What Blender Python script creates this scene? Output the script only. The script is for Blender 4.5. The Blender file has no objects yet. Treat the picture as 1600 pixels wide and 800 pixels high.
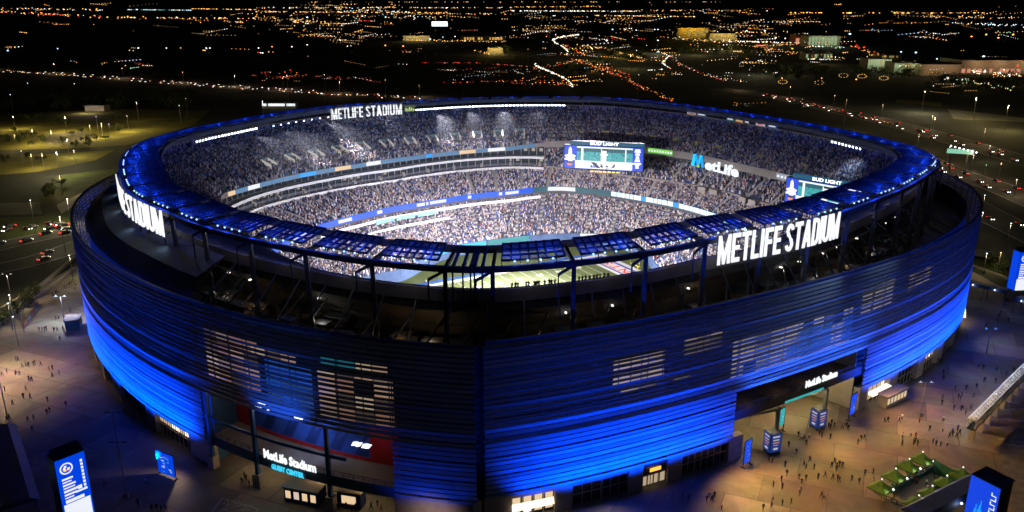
import bpy, math, random
import numpy as np
from mathutils import Vector, Matrix

random.seed(7)
rng = np.random.default_rng(7)
sc = bpy.context.scene
COL = sc.collection
R = math.radians
PI = math.pi

# ------------------------------------------------------------------ camera, sky, moon, exposure
CAM_H, PITCH, FPX = 96.0, R(17.4), 1280.0
cam_d = bpy.data.cameras.new('camera')
cam = bpy.data.objects.new('camera', cam_d)
COL.objects.link(cam)
cam.location = (0, 0, CAM_H)
cam.rotation_euler = (R(90) - PITCH, 0, 0)
cam_d.sensor_width = 36.0
cam_d.lens = 36.0 * FPX / 1600.0
cam_d.clip_start = 1.0
cam_d.clip_end = 200000.0
sc.camera = cam

world = bpy.data.worlds.new('World')
sc.world = world
world.use_nodes = True
wn = world.node_tree.nodes
bg = wn['Background']
sky = wn.new('ShaderNodeTexSky')
sky.sky_type = 'NISHITA'
sky.sun_disc = False
sky.sun_elevation = R(-8)
sky.sun_rotation = R(200)
world.node_tree.links.new(sky.outputs[0], bg.inputs[0])
bg.inputs[1].default_value = 0.02
moon_d = bpy.data.lights.new('moon', 'SUN')
moon_d.energy = 0.025
moon_d.angle = R(0.5)
moon_d.color = (0.6, 0.75, 1.0)
moon = bpy.data.objects.new('moon', moon_d)
COL.objects.link(moon)
moon.rotation_euler = (R(40), 0, R(20))

vs = sc.view_settings
vs.view_transform = 'Standard'
vs.look = 'None'
vs.exposure = 0.0
vs.gamma = 1.0
vs.use_curve_mapping = False
sc.cycles.use_denoising = True
sc.cycles.max_bounces = 4
sc.cycles.diffuse_bounces = 2
sc.cycles.glossy_bounces = 2
sc.cycles.transparent_max_bounces = 8
sc.cycles.sample_clamp_indirect = 4.0
sc.cycles.use_adaptive_sampling = True
sc.cycles.adaptive_threshold = 0.02

# strengths of the lit lamps (kept together so they are easy to tune)
W_BOWL = 1150000.0       # each floodlight bank on the ring
W_BLUE = 45000.0        # each blue wash light on the louvres
W_RING = 950.0        # each blue lamp on the ring canopy


def track(src, dst):
    return (Vector(dst) - Vector(src)).to_track_quat('-Z', 'Y').to_euler()


def lamp(name, kind, loc, energy, color, radius=0.3, aim=None, cone=120, blend=0.7):
    d = bpy.data.lights.new(name, kind)
    d.energy = energy
    d.color = color
    d.shadow_soft_size = radius
    if kind == 'SPOT':
        d.spot_size = R(cone)
        d.spot_blend = blend
    o = bpy.data.objects.new(name, d)
    COL.objects.link(o)
    o.location = loc
    if aim is not None:
        o.rotation_euler = track(loc, aim)
    return o


# ------------------------------------------------------------------ survey helpers (place by ray onto a level plane)
def G(px, py, h=0.0):
    xc, yc = (px - 800) / FPX, (400 - py) / FPX
    fw = math.cos(PITCH) + yc * math.sin(PITCH)
    dn = math.sin(PITCH) - yc * math.cos(PITCH)
    t = (CAM_H - h) / dn
    return Vector((xc * t, fw * t, h))


def proj(p):
    x, y, z = p[0], p[1], p[2] - CAM_H
    d = y * math.cos(PITCH) - z * math.sin(PITCH)
    u = y * math.sin(PITCH) + z * math.cos(PITCH)
    return 800 + FPX * x / d, 400 - FPX * u / d


# ------------------------------------------------------------------ materials
_m = {}


def mat(name, col, rough=0.6, metal=0.0, vary=0.25, scale=0.4, bump=0.0, spec=0.3):
    if name in _m:
        return _m[name]
    m = bpy.data.materials.new(name)
    m.use_nodes = True
    nt = m.node_tree
    b = nt.nodes['Principled BSDF']
    b.inputs['Roughness'].default_value = rough
    b.inputs['Metallic'].default_value = metal
    b.inputs['Specular IOR Level'].default_value = spec
    tc = nt.nodes.new('ShaderNodeTexCoord')
    nz = nt.nodes.new('ShaderNodeTexNoise')
    nz.inputs['Scale'].default_value = scale
    nz.inputs['Detail'].default_value = 5.0
    nz.inputs['Roughness'].default_value = 0.65
    nt.links.new(tc.outputs['Object'], nz.inputs['Vector'])
    rp = nt.nodes.new('ShaderNodeValToRGB')
    c = Vector(col[:3])
    rp.color_ramp.elements[0].position = 0.3
    rp.color_ramp.elements[1].position = 0.7
    rp.color_ramp.elements[0].color = (*(c * (1 - vary)), 1)
    rp.color_ramp.elements[1].color = (*[min(1, v) for v in (c * (1 + vary))], 1)
    nt.links.new(nz.outputs['Fac'], rp.inputs['Fac'])
    nt.links.new(rp.outputs['Color'], b.inputs['Base Color'])
    if bump:
        bp = nt.nodes.new('ShaderNodeBump')
        bp.inputs['Strength'].default_value = bump
        nt.links.new(nz.outputs['Fac'], bp.inputs['Height'])
        nt.links.new(bp.outputs['Normal'], b.inputs['Normal'])
    _m[name] = m
    return m


def glow(name, col, strength, sampled=False):
    if name in _m:
        return _m[name]
    m = bpy.data.materials.new(name)
    m.use_nodes = True
    b = m.node_tree.nodes['Principled BSDF']
    b.inputs['Base Color'].default_value = (0.02, 0.02, 0.02, 1)
    b.inputs['Emission Color'].default_value = (*col, 1)
    b.inputs['Emission Strength'].default_value = strength
    if not sampled:
        m.cycles.emission_sampling = 'NONE'
    _m[name] = m
    return m


# ------------------------------------------------------------------ mesh builder
class MB:
    def __init__(s):
        s.v, s.f, s.m = [], [], []

    def quad(s, a, b, c, d, mi=0):
        n = len(s.v)
        s.v += [tuple(a), tuple(b), tuple(c), tuple(d)]
        s.f.append((n, n + 1, n + 2, n + 3))
        s.m.append(mi)

    def poly(s, pts, mi=0):
        n = len(s.v)
        s.v += [tuple(p) for p in pts]
        s.f.append(tuple(range(n, n + len(pts))))
        s.m.append(mi)

    def hexa(s, p, mi=0):           # p: 4 bottom then 4 top, same winding
        n = len(s.v)
        s.v += [tuple(q) for q in p]
        for f in ((3, 2, 1, 0), (4, 5, 6, 7), (0, 1, 5, 4), (1, 2, 6, 5), (2, 3, 7, 6), (3, 0, 4, 7)):
            s.f.append(tuple(n + i for i in f))
            s.m.append(mi)

    def box(s, c, size, rz=0.0, mi=0):
        hx, hy, hz = size[0] / 2, size[1] / 2, size[2] / 2
        ca, sa = math.cos(rz), math.sin(rz)
        P = []
        for z in (-hz, hz):
            for x, y in ((-hx, -hy), (hx, -hy), (hx, hy), (-hx, hy)):
                P.append((c[0] + x * ca - y * sa, c[1] + x * sa + y * ca, c[2] + z))
        s.hexa(P, mi)

    def beam(s, a, b, w, h=None, mi=0):
        h = h or w
        a, b = Vector(a), Vector(b)
        d = (b - a).normalized()
        up = Vector((0, 0, 1)) if abs(d.z) < 0.95 else Vector((1, 0, 0))
        sd = d.cross(up).normalized() * (w / 2)
        u = sd.cross(d).normalized() * (h / 2)
        s.hexa([a - sd - u, a + sd - u, a + sd + u, a - sd + u, b - sd - u, b + sd - u, b + sd + u, b - sd + u], mi)

    def tube(s, a, b, r0, r1=None, n=8, mi=0, cap=True):
        r1 = r0 if r1 is None else r1
        a, b = Vector(a), Vector(b)
        d = (b - a).normalized()
        up = Vector((0, 0, 1)) if abs(d.z) < 0.95 else Vector((1, 0, 0))
        x = d.cross(up).normalized()
        y = d.cross(x).normalized()
        k = len(s.v)
        for p, r in ((a, r0), (b, r1)):
            for i in range(n):
                t = 2 * PI * i / n
                s.v.append(tuple(p + x * r * math.cos(t) + y * r * math.sin(t)))
        for i in range(n):
            j = (i + 1) % n
            s.f.append((k + i, k + n + i, k + n + j, k + j))
            s.m.append(mi)
        if cap:
            s.f.append(tuple(k + i for i in range(n)))
            s.m.append(mi)
            s.f.append(tuple(k + n + i for i in reversed(range(n))))
            s.m.append(mi)

    def octa(s, c, r, mi=0, rz=None):
        rz = r if rz is None else rz
        n = len(s.v)
        x, y, z = c
        s.v += [(x + r, y, z), (x, y + r, z), (x - r, y, z), (x, y - r, z), (x, y, z + rz), (x, y, z - rz)]
        for i in range(4):
            j = (i + 1) % 4
            s.f += [(n + i, n + j, n + 4), (n + j, n + i, n + 5)]
            s.m += [mi, mi]

    def build(s, name, mats, parent=None, smooth=False, loc=None):
        me = bpy.data.meshes.new(name)
        me.from_pydata(s.v, [], s.f)
        if not isinstance(mats, (list, tuple)):
            mats = [mats]
        for q in mats:
            me.materials.append(q)
        if len(mats) > 1:
            me.polygons.foreach_set('material_index', s.m)
        if smooth:
            me.polygons.foreach_set('use_smooth', [True] * len(s.f))
        me.update()
        o = bpy.data.objects.new(name, me)
        COL.objects.link(o)
        if parent is not None:
            o.parent = parent
        if loc is not None:
            o.location = loc
        return o


def tag(o, label, cat, group=None):
    o['label'] = label
    o['category'] = cat
    if group:
        o['group'] = group
    return o


def kind(o, k):
    o['kind'] = k
    return o


def empty(name, loc=(0, 0, 0), rz=0.0):
    o = bpy.data.objects.new(name, None)
    COL.objects.link(o)
    o.location = loc
    o.rotation_euler = (0, 0, rz)
    return o


def copy_tree(o, parent=None):
    c = o.copy()
    COL.objects.link(c)
    if parent is not None:
        c.parent = parent
    for ch in list(o.children):
        copy_tree(ch, c)
    return c


def text_geo(txt, bold=0.02, depth=0.0):
    """letters as (verts, faces), scaled to cap height 1 and starting at x = 0"""
    cu = bpy.data.curves.new('letters', 'FONT')
    cu.body = txt
    cu.size = 1.0
    cu.offset = bold
    cu.extrude = depth
    cu.resolution_u = 3
    ob = bpy.data.objects.new('letters', cu)
    COL.objects.link(ob)
    dg = bpy.context.evaluated_depsgraph_get()
    me = bpy.data.meshes.new_from_object(ob.evaluated_get(dg))
    v = np.array([p.co[:] for p in me.vertices])
    f = [tuple(p.vertices) for p in me.polygons]
    bpy.data.objects.remove(ob)
    bpy.data.curves.remove(cu)
    bpy.data.meshes.remove(me)
    v[:, 0] -= v[:, 0].min()
    cap = 0.729
    v[:, 1] /= cap
    return v, f


def text_into(mb, txt, fn, width, height, mi=0, bold=0.02, depth=0.0, zscale=1.0):
    """fn(x, y, z) -> world; x runs 0..width, y 0..height"""
    v, f = text_geo(txt, bold, depth)
    w = v[:, 0].max()
    n = len(mb.v)
    for p in v:
        mb.v.append(tuple(fn(p[0] / w * width, p[1] * height, p[2] * zscale)))
    for q in f:
        mb.f.append(tuple(n + i for i in q))
        mb.m.append(mi)


# ------------------------------------------------------------------ the stadium plan: radii about its centre
CX, CY = 0.0, 275.0
GRID = np.arange(-180, 180, 0.25)


def smooth_table(th, r, sigma):
    o = np.argsort(th)
    th, r = np.array(th, float)[o], np.array(r, float)[o]
    y = np.interp(GRID, np.concatenate([th - 360, th, th + 360]), np.concatenate([r, r, r]))
    if sigma:
        k = np.arange(-60, 61) * 0.25
        w = np.exp(-0.5 * (k / sigma) ** 2)
        w /= w.sum()
        y = np.convolve(np.concatenate([y[-60:], y, y[:60]]), w, 'valid')
    gx = np.concatenate([GRID, [180.0]])
    gy = np.concatenate([y, [y[0]]])

    def fn(t):
        t = (t + 180.0) % 360.0 - 180.0
        return float(np.interp(t, gx, gy))
    return fn


def from_points(pts, sigma):
    th = [math.degrees(math.atan2(y - CY, x - CX)) for x, y in pts]
    r = [math.hypot(x - CX, y - CY) for x, y in pts]
    return smooth_table(th, r, sigma)


RO = from_points([(26.8, 407.9), (0, 407.9), (-30.9, 399.7), (-48.2, 389.4), (-85.5, 367.9), (-105.3, 338.7), (-115.5, 315.3),
                  (-122.8, 296.3), (-126.4, 275.4), (-123.5, 259.4), (-118.1, 243.1), (-111.8, 228.6),
                  (-105.3, 215.6), (-96.9, 200.3), (-86.9, 188.2), (-77.9, 179.7), (-68.4, 169.2), (-61.4, 164.6), (-54.4, 159.3),
                  (-46.7, 154.8), (-36.5, 148.8), (-27.2, 144.4), (-18.6, 141.7), (-12.7, 140.2), (-6.9, 138.8), (-2.3, 139.9),
                  (11.8, 143.6), (24.3, 148.8), (32.5, 153), (41.6, 159.8), (73.6, 179.1), (90.4, 194.8), (109.7, 215.6),
                  (121.8, 231.3), (128.2, 240), (131.3, 250.5), (132.6, 265.4), (129.6, 275.4), (119.8, 307.1), (104.7, 336.8),
                  (91.9, 359.1), (76.4, 379.6), (61, 394.5), (46.9, 405.1)], 2.5)
_fp = [(-137.3, 269), (-137.5, 257), (-133, 244), (-126, 228), (-116, 211), (-104, 192), (-91, 175.5), (-77, 162.5),
                  (-63, 153.5), (-49.7, 146), (-35.7, 139.5), (-22, 134.7), (-16, 133), (-7.5, 131.1), (-4.9, 132.8), (0, 134.6),
                  (12, 140), (25, 145), (37.5, 150), (50, 157.3), (69.4, 168), (84, 180), (97, 189), (105.5, 196), (122, 212),
                  (137, 231), (146.3, 248), (150, 262), (149, 285), (143, 310), (130, 338), (110, 368), (85, 395), (50, 416),
                  (20, 423), (-20, 421), (-55, 409), (-90, 386), (-115, 351), (-130, 312), (-137, 288)]


def _plan():
    th = np.array([math.degrees(math.atan2(y - CY, x - CX)) for x, y in _fp])
    r = np.array([math.hypot(x - CX, y - CY) for x, y in _fp])
    i_l = [i for i in range(len(_fp)) if th[i] < -92.6 or th[i] > 165]
    tl = np.where(th[i_l] > 0, th[i_l] - 360, th[i_l])
    i_r = [i for i in range(len(_fp)) if -92.6 < th[i] < 25]
    pl, pr_ = np.polyfit(tl + 137, r[i_l], 4), np.polyfit(th[i_r] + 40, r[i_r], 4)
    seam = -92.35
    g = np.arange(seam, seam + 360.01, 0.25)
    tb = np.interp(g, np.concatenate([np.sort(th), [180.1]]), np.concatenate([r[np.argsort(th)], [r[np.argmax(th)]]]))
    y = np.where(g < 12, np.polyval(pr_, g + 40), tb)
    y = np.where(g > 178, np.polyval(pl, g - 360 + 137), y)
    k = np.arange(-40, 41) * 0.25
    w = np.exp(-0.5 * (k / 3.0) ** 2)
    w /= w.sum()
    ys = np.convolve(np.concatenate([2 * y[0] - y[40:0:-1], y, 2 * y[-1] - y[-2:-42:-1]]), w, 'valid')

    def fn(t):
        t = (t - seam) % 360.0 + seam
        return float(np.interp(t, g, ys))
    return fn


RF = _plan()
_b = {t: RO(t) - 31 for t in range(-165, -9, 15)}
_b.update({180: 101, 170: 95, 150: 87, 139: 84, 122: 84, 105: 89, 90: 96, 84: 106, 78: 112, 58: 110, 44: 109, 31: 106, 19: 108, 8: 113, -4: 112})
RB = smooth_table(list(_b), list(_b.values()), 2.0)
_d = {t: RO(t) - 24 for t in range(-165, -9, 15)}
_d.update({23: 104, 38: 103, 56: 101, 74: 104, 80: 110, 90: 111, 106: 104, 124: 96, 145: 98, 164: 103, 176: 104, 5: 108})
RD = smooth_table(list(_d), list(_d.values()), 2.0)
_e = {t: RO(t) - 38 for t in range(-165, -9, 15)}
_e.update({5: 93, 27: 93, 42: 94, 54: 94, 65: 96, 76: 97.5, 83: 94, 90: 86, 111: 77, 123: 74.5, 145: 75, 162: 79, 176: 82})
RE = smooth_table(list(_e), list(_e.values()), 1.5)
RW = smooth_table([30, 45, 63, 69, 90, 96, 115, 135, 150, 165, 180, 200, 225, 243, 255, 270, 290, 310, 335, 350, 10],
                  [64, 78, 86, 80, 69, 66, 61, 51, 48, 58, 66, 66, 76, 78, 66, 58, 55, 50, 52, 58, 60], 4.0)
Z_FIELD, Z_WALL = -8.0, -4.0


def PT(th, r, z):
    return (CX + r * math.cos(R(th)), CY + r * math.sin(R(th)), z)


def rng_th(a, b, step):
    n = max(1, int(round((b - a) / step)))
    return [a + (b - a) * i / n for i in range(n + 1)]


def ring_solid(mb, prof, a, b, step=1.5, mi=0, cap=True):
    """sweep a closed cross-section; prof(th) -> [(r, z), ...] counter-clockwise seen with r to the right"""
    ths = rng_th(a, b, step)
    n0 = len(mb.v)
    k = len(prof(ths[0]))
    for t in ths:
        for r, z in prof(t):
            mb.v.append(PT(t, r, z))
    for i in range(len(ths) - 1):
        for j in range(k):
            q = (j + 1) % k
            p0 = n0 + i * k
            mb.f.append((p0 + j, p0 + q, p0 + k + q, p0 + k + j)[::-1])
            mb.m.append(mi)
    if cap:
        mb.f.append(tuple(n0 + j for j in range(k)))
        mb.m.append(mi)
        e = n0 + (len(ths) - 1) * k
        mb.f.append(tuple(e + j for j in reversed(range(k))))
        mb.m.append(mi)


def ring_sheet(mb, prof, a, b, step=1.5, mi=0):
    ths = rng_th(a, b, step)
    n0 = len(mb.v)
    k = len(prof(ths[0]))
    for t in ths:
        for r, z in prof(t):
            mb.v.append(PT(t, r, z))
    for i in range(len(ths) - 1):
        for j in range(k - 1):
            p0 = n0 + i * k
            mb.f.append((p0 + j, p0 + k + j, p0 + k + j + 1, p0 + j + 1)[::-1])
            mb.m.append(mi)


def arc_map(rfn, th0, z0, sgn=1, dr=0.0):
    """maps text x (metres along the curve, from th0, direction sgn), y up, z outwards onto the ring curve"""
    def fn(x, y, z):
        t, left = th0, x
        while left > 1e-6:
            st = min(left, 1.0)
            r = rfn(t)
            r2 = rfn(t + sgn * 0.25)
            ds = math.hypot(r * R(0.25), r2 - r) / 0.25
            t += sgn * st / ds
            left -= st
        return PT(t, rfn(t) + dr + z, z0 + y)
    return fn


def th_at_px(px, rfn, z, a=-180, b=0):
    best = None
    for t in np.arange(a, b, 0.1):
        x, _ = proj(PT(t, rfn(t), z))
        if best is None or abs(x - px) < best[0]:
            best = (abs(x - px), t)
    return best[1]


# ------------------------------------------------------------------ common materials
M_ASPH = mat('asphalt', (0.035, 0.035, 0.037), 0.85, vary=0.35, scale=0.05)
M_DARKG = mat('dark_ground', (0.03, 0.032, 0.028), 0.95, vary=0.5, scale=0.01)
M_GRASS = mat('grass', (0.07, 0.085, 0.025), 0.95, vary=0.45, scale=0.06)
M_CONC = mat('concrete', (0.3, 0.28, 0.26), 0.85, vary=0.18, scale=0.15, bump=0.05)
M_STONE = mat('stone', (0.4, 0.34, 0.3), 0.85, vary=0.15, scale=0.8, bump=0.1)
M_ALU = mat('louvre_aluminium', (0.4, 0.42, 0.46), 0.5, metal=0.0, vary=0.12, scale=0.25)
M_STEEL = mat('dark_steel', (0.05, 0.055, 0.07), 0.5, metal=0.3, vary=0.2)
M_STEELB = mat('ring_steel', (0.085, 0.09, 0.11), 0.5, metal=0.1, vary=0.2)
M_BLUEST = mat('blue_steel', (0.05, 0.13, 0.25), 0.5, metal=0.2, vary=0.15)
M_BACK = mat('backing_dark', (0.02, 0.022, 0.028), 0.8, vary=0.3)
M_ROOF = mat('terrace_membrane', (0.1, 0.11, 0.13), 0.7, vary=0.2, scale=0.08, bump=0.2)
M_SEAT = mat('seat_grey', (0.1, 0.105, 0.13), 0.8, vary=0.25, scale=0.6)
M_AISLE = mat('aisle_concrete', (0.34, 0.32, 0.29), 0.85, vary=0.15)
M_TAN = mat('tan_wall', (0.30, 0.265, 0.24), 0.85, vary=0.12, scale=0.3)
M_WHITE = mat('white_fascia', (0.72, 0.72, 0.72), 0.6, vary=0.08)
M_GLASSD = mat('dark_glass', (0.03, 0.04, 0.05), 0.12, vary=0.2, spec=0.6)
M_POLE = mat('pole_grey', (0.2, 0.2, 0.22), 0.5, metal=0.3, vary=0.1)
M_BLK = mat('black_case', (0.015, 0.016, 0.02), 0.6, vary=0.2)
M_NAVY = mat('navy_roof', (0.02, 0.035, 0.1), 0.5, vary=0.3, scale=0.3)
M_SLAT = mat('canopy_mesh', (0.5, 0.52, 0.6), 0.6, vary=0.12, scale=0.8)
E_WHITE = glow('lit_white', (0.92, 0.96, 1.0), 2.2)
E_LETTER = glow('lit_letter', (0.93, 0.96, 1.0), 1.1)
E_FLOOD = glow('flood_lens', (0.8, 0.9, 1.0), 6.0)
E_WARM = glow('lit_warm', (1.0, 0.72, 0.42), 0.8)
E_WARM2 = glow('lit_warm_bright', (1.0, 0.85, 0.62), 1.8)
E_PINK = glow('lit_rose', (1.0, 0.6, 0.42), 0.42)
E_BLUE = glow('screen_blue', (0.0, 0.055, 0.75), 1.0)
E_BLUE2 = glow('screen_light_blue', (0.01, 0.35, 1.0), 1.0)
E_TEAL = glow('screen_teal', (0.03, 0.42, 0.45), 0.9)
E_TEALD = glow('screen_dark_teal', (0.01, 0.12, 0.17), 0.8)
E_CYAN = glow('lit_cyan', (0.05, 0.62, 0.9), 1.1)
E_GREEN = glow('lit_green', (0.25, 0.75, 0.1), 0.8)
E_RED = glow('lit_red', (1.0, 0.03, 0.02), 1.6)
E_ORANGE = glow('lit_orange', (1.0, 0.42, 0.06), 1.8)
E_AMBER = glow('lit_amber', (1.0, 0.62, 0.2), 2.2)
E_ROSEW = glow('screen_white', (0.85, 0.88, 0.95), 1.0)



# ------------------------------------------------------------------ heavy condensed block letters, height 1
def _strokes(ch):
    S = 0.14
    def R_(x0, y0, x1, y1):
        return [(x0, y0), (x1, y0), (x1, y1), (x0, y1)]

    def arc(cx, cy, rx, ry, a0, a1, n=7):
        out = []
        for i in range(n):
            t0, t1 = R(a0 + (a1 - a0) * i / n), R(a0 + (a1 - a0) * (i + 1) / n)
            k = 1 - S / rx
            ky = 1 - 0.15 / ry
            out.append([(cx + rx * math.cos(t0), cy + ry * math.sin(t0)), (cx + rx * math.cos(t1), cy + ry * math.sin(t1)),
                        (cx + rx * k * math.cos(t1), cy + ry * ky * math.sin(t1)), (cx + rx * k * math.cos(t0), cy + ry * ky * math.sin(t0))])
        return out
    if ch == 'M':
        return .66, [R_(0, 0, S, 1), R_(.66 - S, 0, .66, 1), [(S, 1), (S, .62), (.27, .0), (.33, .0), (.33, .36)], [(.66 - S, 1), (.33, .36), (.33, 0), (.39, 0), (.66 - S, .62)]]
    if ch == 'E':
        return .42, [R_(0, 0, S, 1), R_(S, 0, .42, .15), R_(S, .43, .38, .57), R_(S, .85, .42, 1)]
    if ch == 'F':
        return .42, [R_(0, 0, S, 1), R_(S, .42, .38, .57), R_(S, .85, .42, 1)]
    if ch == 'T':
        return .46, [R_(.23 - S / 2, 0, .23 + S / 2, .85), R_(0, .85, .46, 1)]
    if ch == 'L':
        return .40, [R_(0, 0, S, 1), R_(S, 0, .40, .15)]
    if ch == 'I':
        return S, [R_(0, 0, S, 1)]
    if ch == 'A':
        return .54, [[(0, 0), (.165, 0), (.31, 1), (.19, 1)], [(.54, 0), (.375, 0), (.23, .99), (.35, 1)], R_(.14, .2, .4, .34)]
    if ch == 'D':
        return .47, [R_(0, 0, S, 1), R_(S, 0, .24, .15), R_(S, .85, .24, 1), R_(.47 - S, .25, .47, .75)] + arc(.22, .25, .25, .25, -90, 0) + arc(.22, .75, .25, .25, 0, 90)
    if ch == 'U':
        return .48, [R_(0, .24, S, 1), R_(.48 - S, .24, .48, 1)] + arc(.24, .24, .24, .24, 180, 360)
    if ch == 'S':
        return .46, (arc(.23, .74, .23, .26, 10, 180) + arc(.23, .26, .23, .26, -170, 0) +
                     [[(0, .74), (S, .74), (.30, .5), (.2, .5)], [(0, .74), (.2, .5), (.1, .55)], [(.2, .5), (.30, .5), (.46, .26), (.46 - S, .26)], [(.30, .5), (.38, .45), (.46, .26)]])
    return .2, []


def block_text(mb, txt, fn, length, height, depth=0.25, mi=0):
    x, items = 0.0, []
    for ch in txt:
        if ch == ' ':
            x += .2
            continue
        w, st = _strokes(ch)
        items.append((x, st))
        x += w + .085
    tot = x - .085
    for x0, st in items:
        for p in st:
            F_ = [fn((x0 + a) / tot * length, b * height, depth / 2) for a, b in p]
            B_ = [fn((x0 + a) / tot * length, b * height, -depth / 2) for a, b in p]
            mb.poly(F_, mi)
            mb.poly(B_[::-1], mi)
            for i in range(len(p)):
                j = (i + 1) % len(p)
                mb.quad(B_[i], B_[j], F_[j], F_[i], mi)

# ------------------------------------------------------------------ ground
# the bowl is dug below street level: the sheet is cut round the stadium
gm = MB()
ths = rng_th(-180, 180, 4)[:-1]
inner = [PT(t, RF(t) - 6, -0.06) for t in ths]
outer = []
for t in ths:
    outer.append(PT(t, 420.0, -0.06))
n = len(ths)
gm.v = inner + outer
for i in range(n):
    j = (i + 1) % n
    gm.f.append((i, n + i, n + j, j))
    gm.m.append(0)
big = [(-90000, -4000, -0.06), (90000, -4000, -0.06), (90000, 140000, -0.06), (-90000, 140000, -0.06)]
k = len(gm.v)
gm.v += big
for i in range(n):          # fan out to the far square
    j = (i + 1) % n
    def corner(t):
        t = (t + 180) % 360 - 180
        return 0 if -180 <= t < -90 else 1 if t < 0 else 2 if t < 90 else 3
    a, b = corner(ths[i] + 0.01), corner(ths[i] + 3.99)
    gm.f.append((n + i, k + a, n + j)) if a == b else gm.f.append((n + i, k + a, k + b, n + j))
    gm.m.append(0)
g_o = kind(gm.build('ground', M_DARKG), 'structure')

# field
FU = Vector((math.cos(R(29.5)), math.sin(R(29.5)), 0))
FV = Vector((-math.sin(R(29.5)), math.cos(R(29.5)), 0))
U0, V0 = 142.0, 246.0


def FP(u, v, z=0.0):
    p = FU * (U0 + u) + FV * (V0 + v)
    return Vector((p.x, p.y, Z_FIELD + z))


def turf_material():
    m = bpy.data.materials.new('turf')
    m.use_nodes = True
    nt = m.node_tree
    b = nt.nodes['Principled BSDF']
    b.inputs['Roughness'].default_value = 0.9
    tc = nt.nodes.new('ShaderNodeTexCoord')
    mp = nt.nodes.new('ShaderNodeMapping')
    mp.inputs['Rotation'].default_value = (0, 0, R(-29.5))
    wv = nt.nodes.new('ShaderNodeTexWave')
    wv.wave_type = 'BANDS'
    wv.bands_direction = 'X'
    wv.inputs['Scale'].default_value = 0.034
    wv.inputs['Distortion'].default_value = 0.0
    nz = nt.nodes.new('ShaderNodeTexNoise')
    nz.inputs['Scale'].default_value = 0.3
    mx = nt.nodes.new('ShaderNodeMix')
    mx.data_type = 'FLOAT'
    mx.inputs[0].default_value = 0.6
    rp = nt.nodes.new('ShaderNodeValToRGB')
    rp.color_ramp.elements[0].color = (0.045, 0.065, 0.012, 1)
    rp.color_ramp.elements[1].color = (0.085, 0.11, 0.022, 1)
    nt.links.new(tc.outputs['Object'], mp.inputs['Vector'])
    nt.links.new(mp.outputs['Vector'], wv.inputs['Vector'])
    nt.links.new(tc.outputs['Object'], nz.inputs['Vector'])
    nt.links.new(wv.outputs['Fac'], mx.inputs[2])
    nt.links.new(nz.outputs['Fac'], mx.inputs[3])
    nt.links.new(mx.outputs[0], rp.inputs['Fac'])
    nt.links.new(rp.outputs['Color'], b.inputs['Base Color'])
    return m


M_TURF = turf_material()
fm = MB()
ths = rng_th(-180, 180, 3)[:-1]
fm.poly([PT(t, RW(t) + 0.5, Z_FIELD) for t in ths])
kind(fm.build('football_field', M_TURF), 'structure')
M_PAINT = mat('field_paint', (0.55, 0.56, 0.53), 0.8, vary=0.06)
M_ENDZ = mat('end_zone_paint', (0.62, 0.5, 0.47), 0.85, vary=0.1)
M_BLUEP = mat('blue_paint', (0.03, 0.09, 0.3), 0.8, vary=0.15)
M_REDP = mat('red_paint', (0.5, 0.06, 0.05), 0.8, vary=0.15)
mk = MB()


def stripe(u0, v0, u1, v1, z, mi=0):
    mk.quad(FP(u0, v0, z), FP(u1, v0, z), FP(u1, v1, z), FP(u0, v1, z), mi)


HW, HL = 24.4, 45.7
for s in (-1, 1):
    stripe(-HL - 11, s * HW, HL + 11, s * (HW + 2.2), 0.006)
    stripe(s * HL, -HW, s * (HL + 9.1), HW, 0.006, 1)
    stripe(s * (HL + 9.1), -HW, s * (HL + 11.2), HW, 0.007)
    stripe(s * (HL + 0.2), -HW, s * (HL + 1.3), HW, 0.012)
    stripe(s * (HL + 1.6), -HW, s * (HL + 2.7), HW, 0.012, 2)
    stripe(s * (HL + 7.6), -HW, s * (HL + 9.0), HW, 0.012, 2)
    stripe(-HL - 11, s * (HW + 2.4), HL + 11, s * (HW + 5.4), 0.006, 2)
for i in range(-9, 10):
    u = i * 4.57
    stripe(u - 0.07, -HW, u + 0.07, HW, 0.012)
    for s in (-1, 1):
        if i % 2 == 0:
            txt = str(50 - abs(i) * 5)
            for q, ch in enumerate(txt):
                def fn(x, y, z, u=u, s=s, q=q):
                    return FP(u + s * (q * 1.7 - 1.7 + x), s * (-HW + 8 + y) if s > 0 else HW - 8 - y, 0.014)
                text_into(mk, ch, fn, 1.2, 1.9)
for i in range(-45, 46):
    for v in (-2.8, 2.8, -HW + 0.6, HW - 0.6):
        stripe(i * 0.914 - 0.06, v - 0.35, i * 0.914 + 0.06, v + 0.35, 0.012)
for i, ch in enumerate('GIANTS'):
    def fn(x, y, z, i=i):
        return FP(HL + 7.2 - y, -17 + i * 6.0 + x, 0.014)
    text_into(mk, ch, fn, 4.4, 4.2, 3)
kind(mk.build('field_markings', [M_PAINT, M_ENDZ, M_BLUEP, M_REDP]), 'structure')

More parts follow.
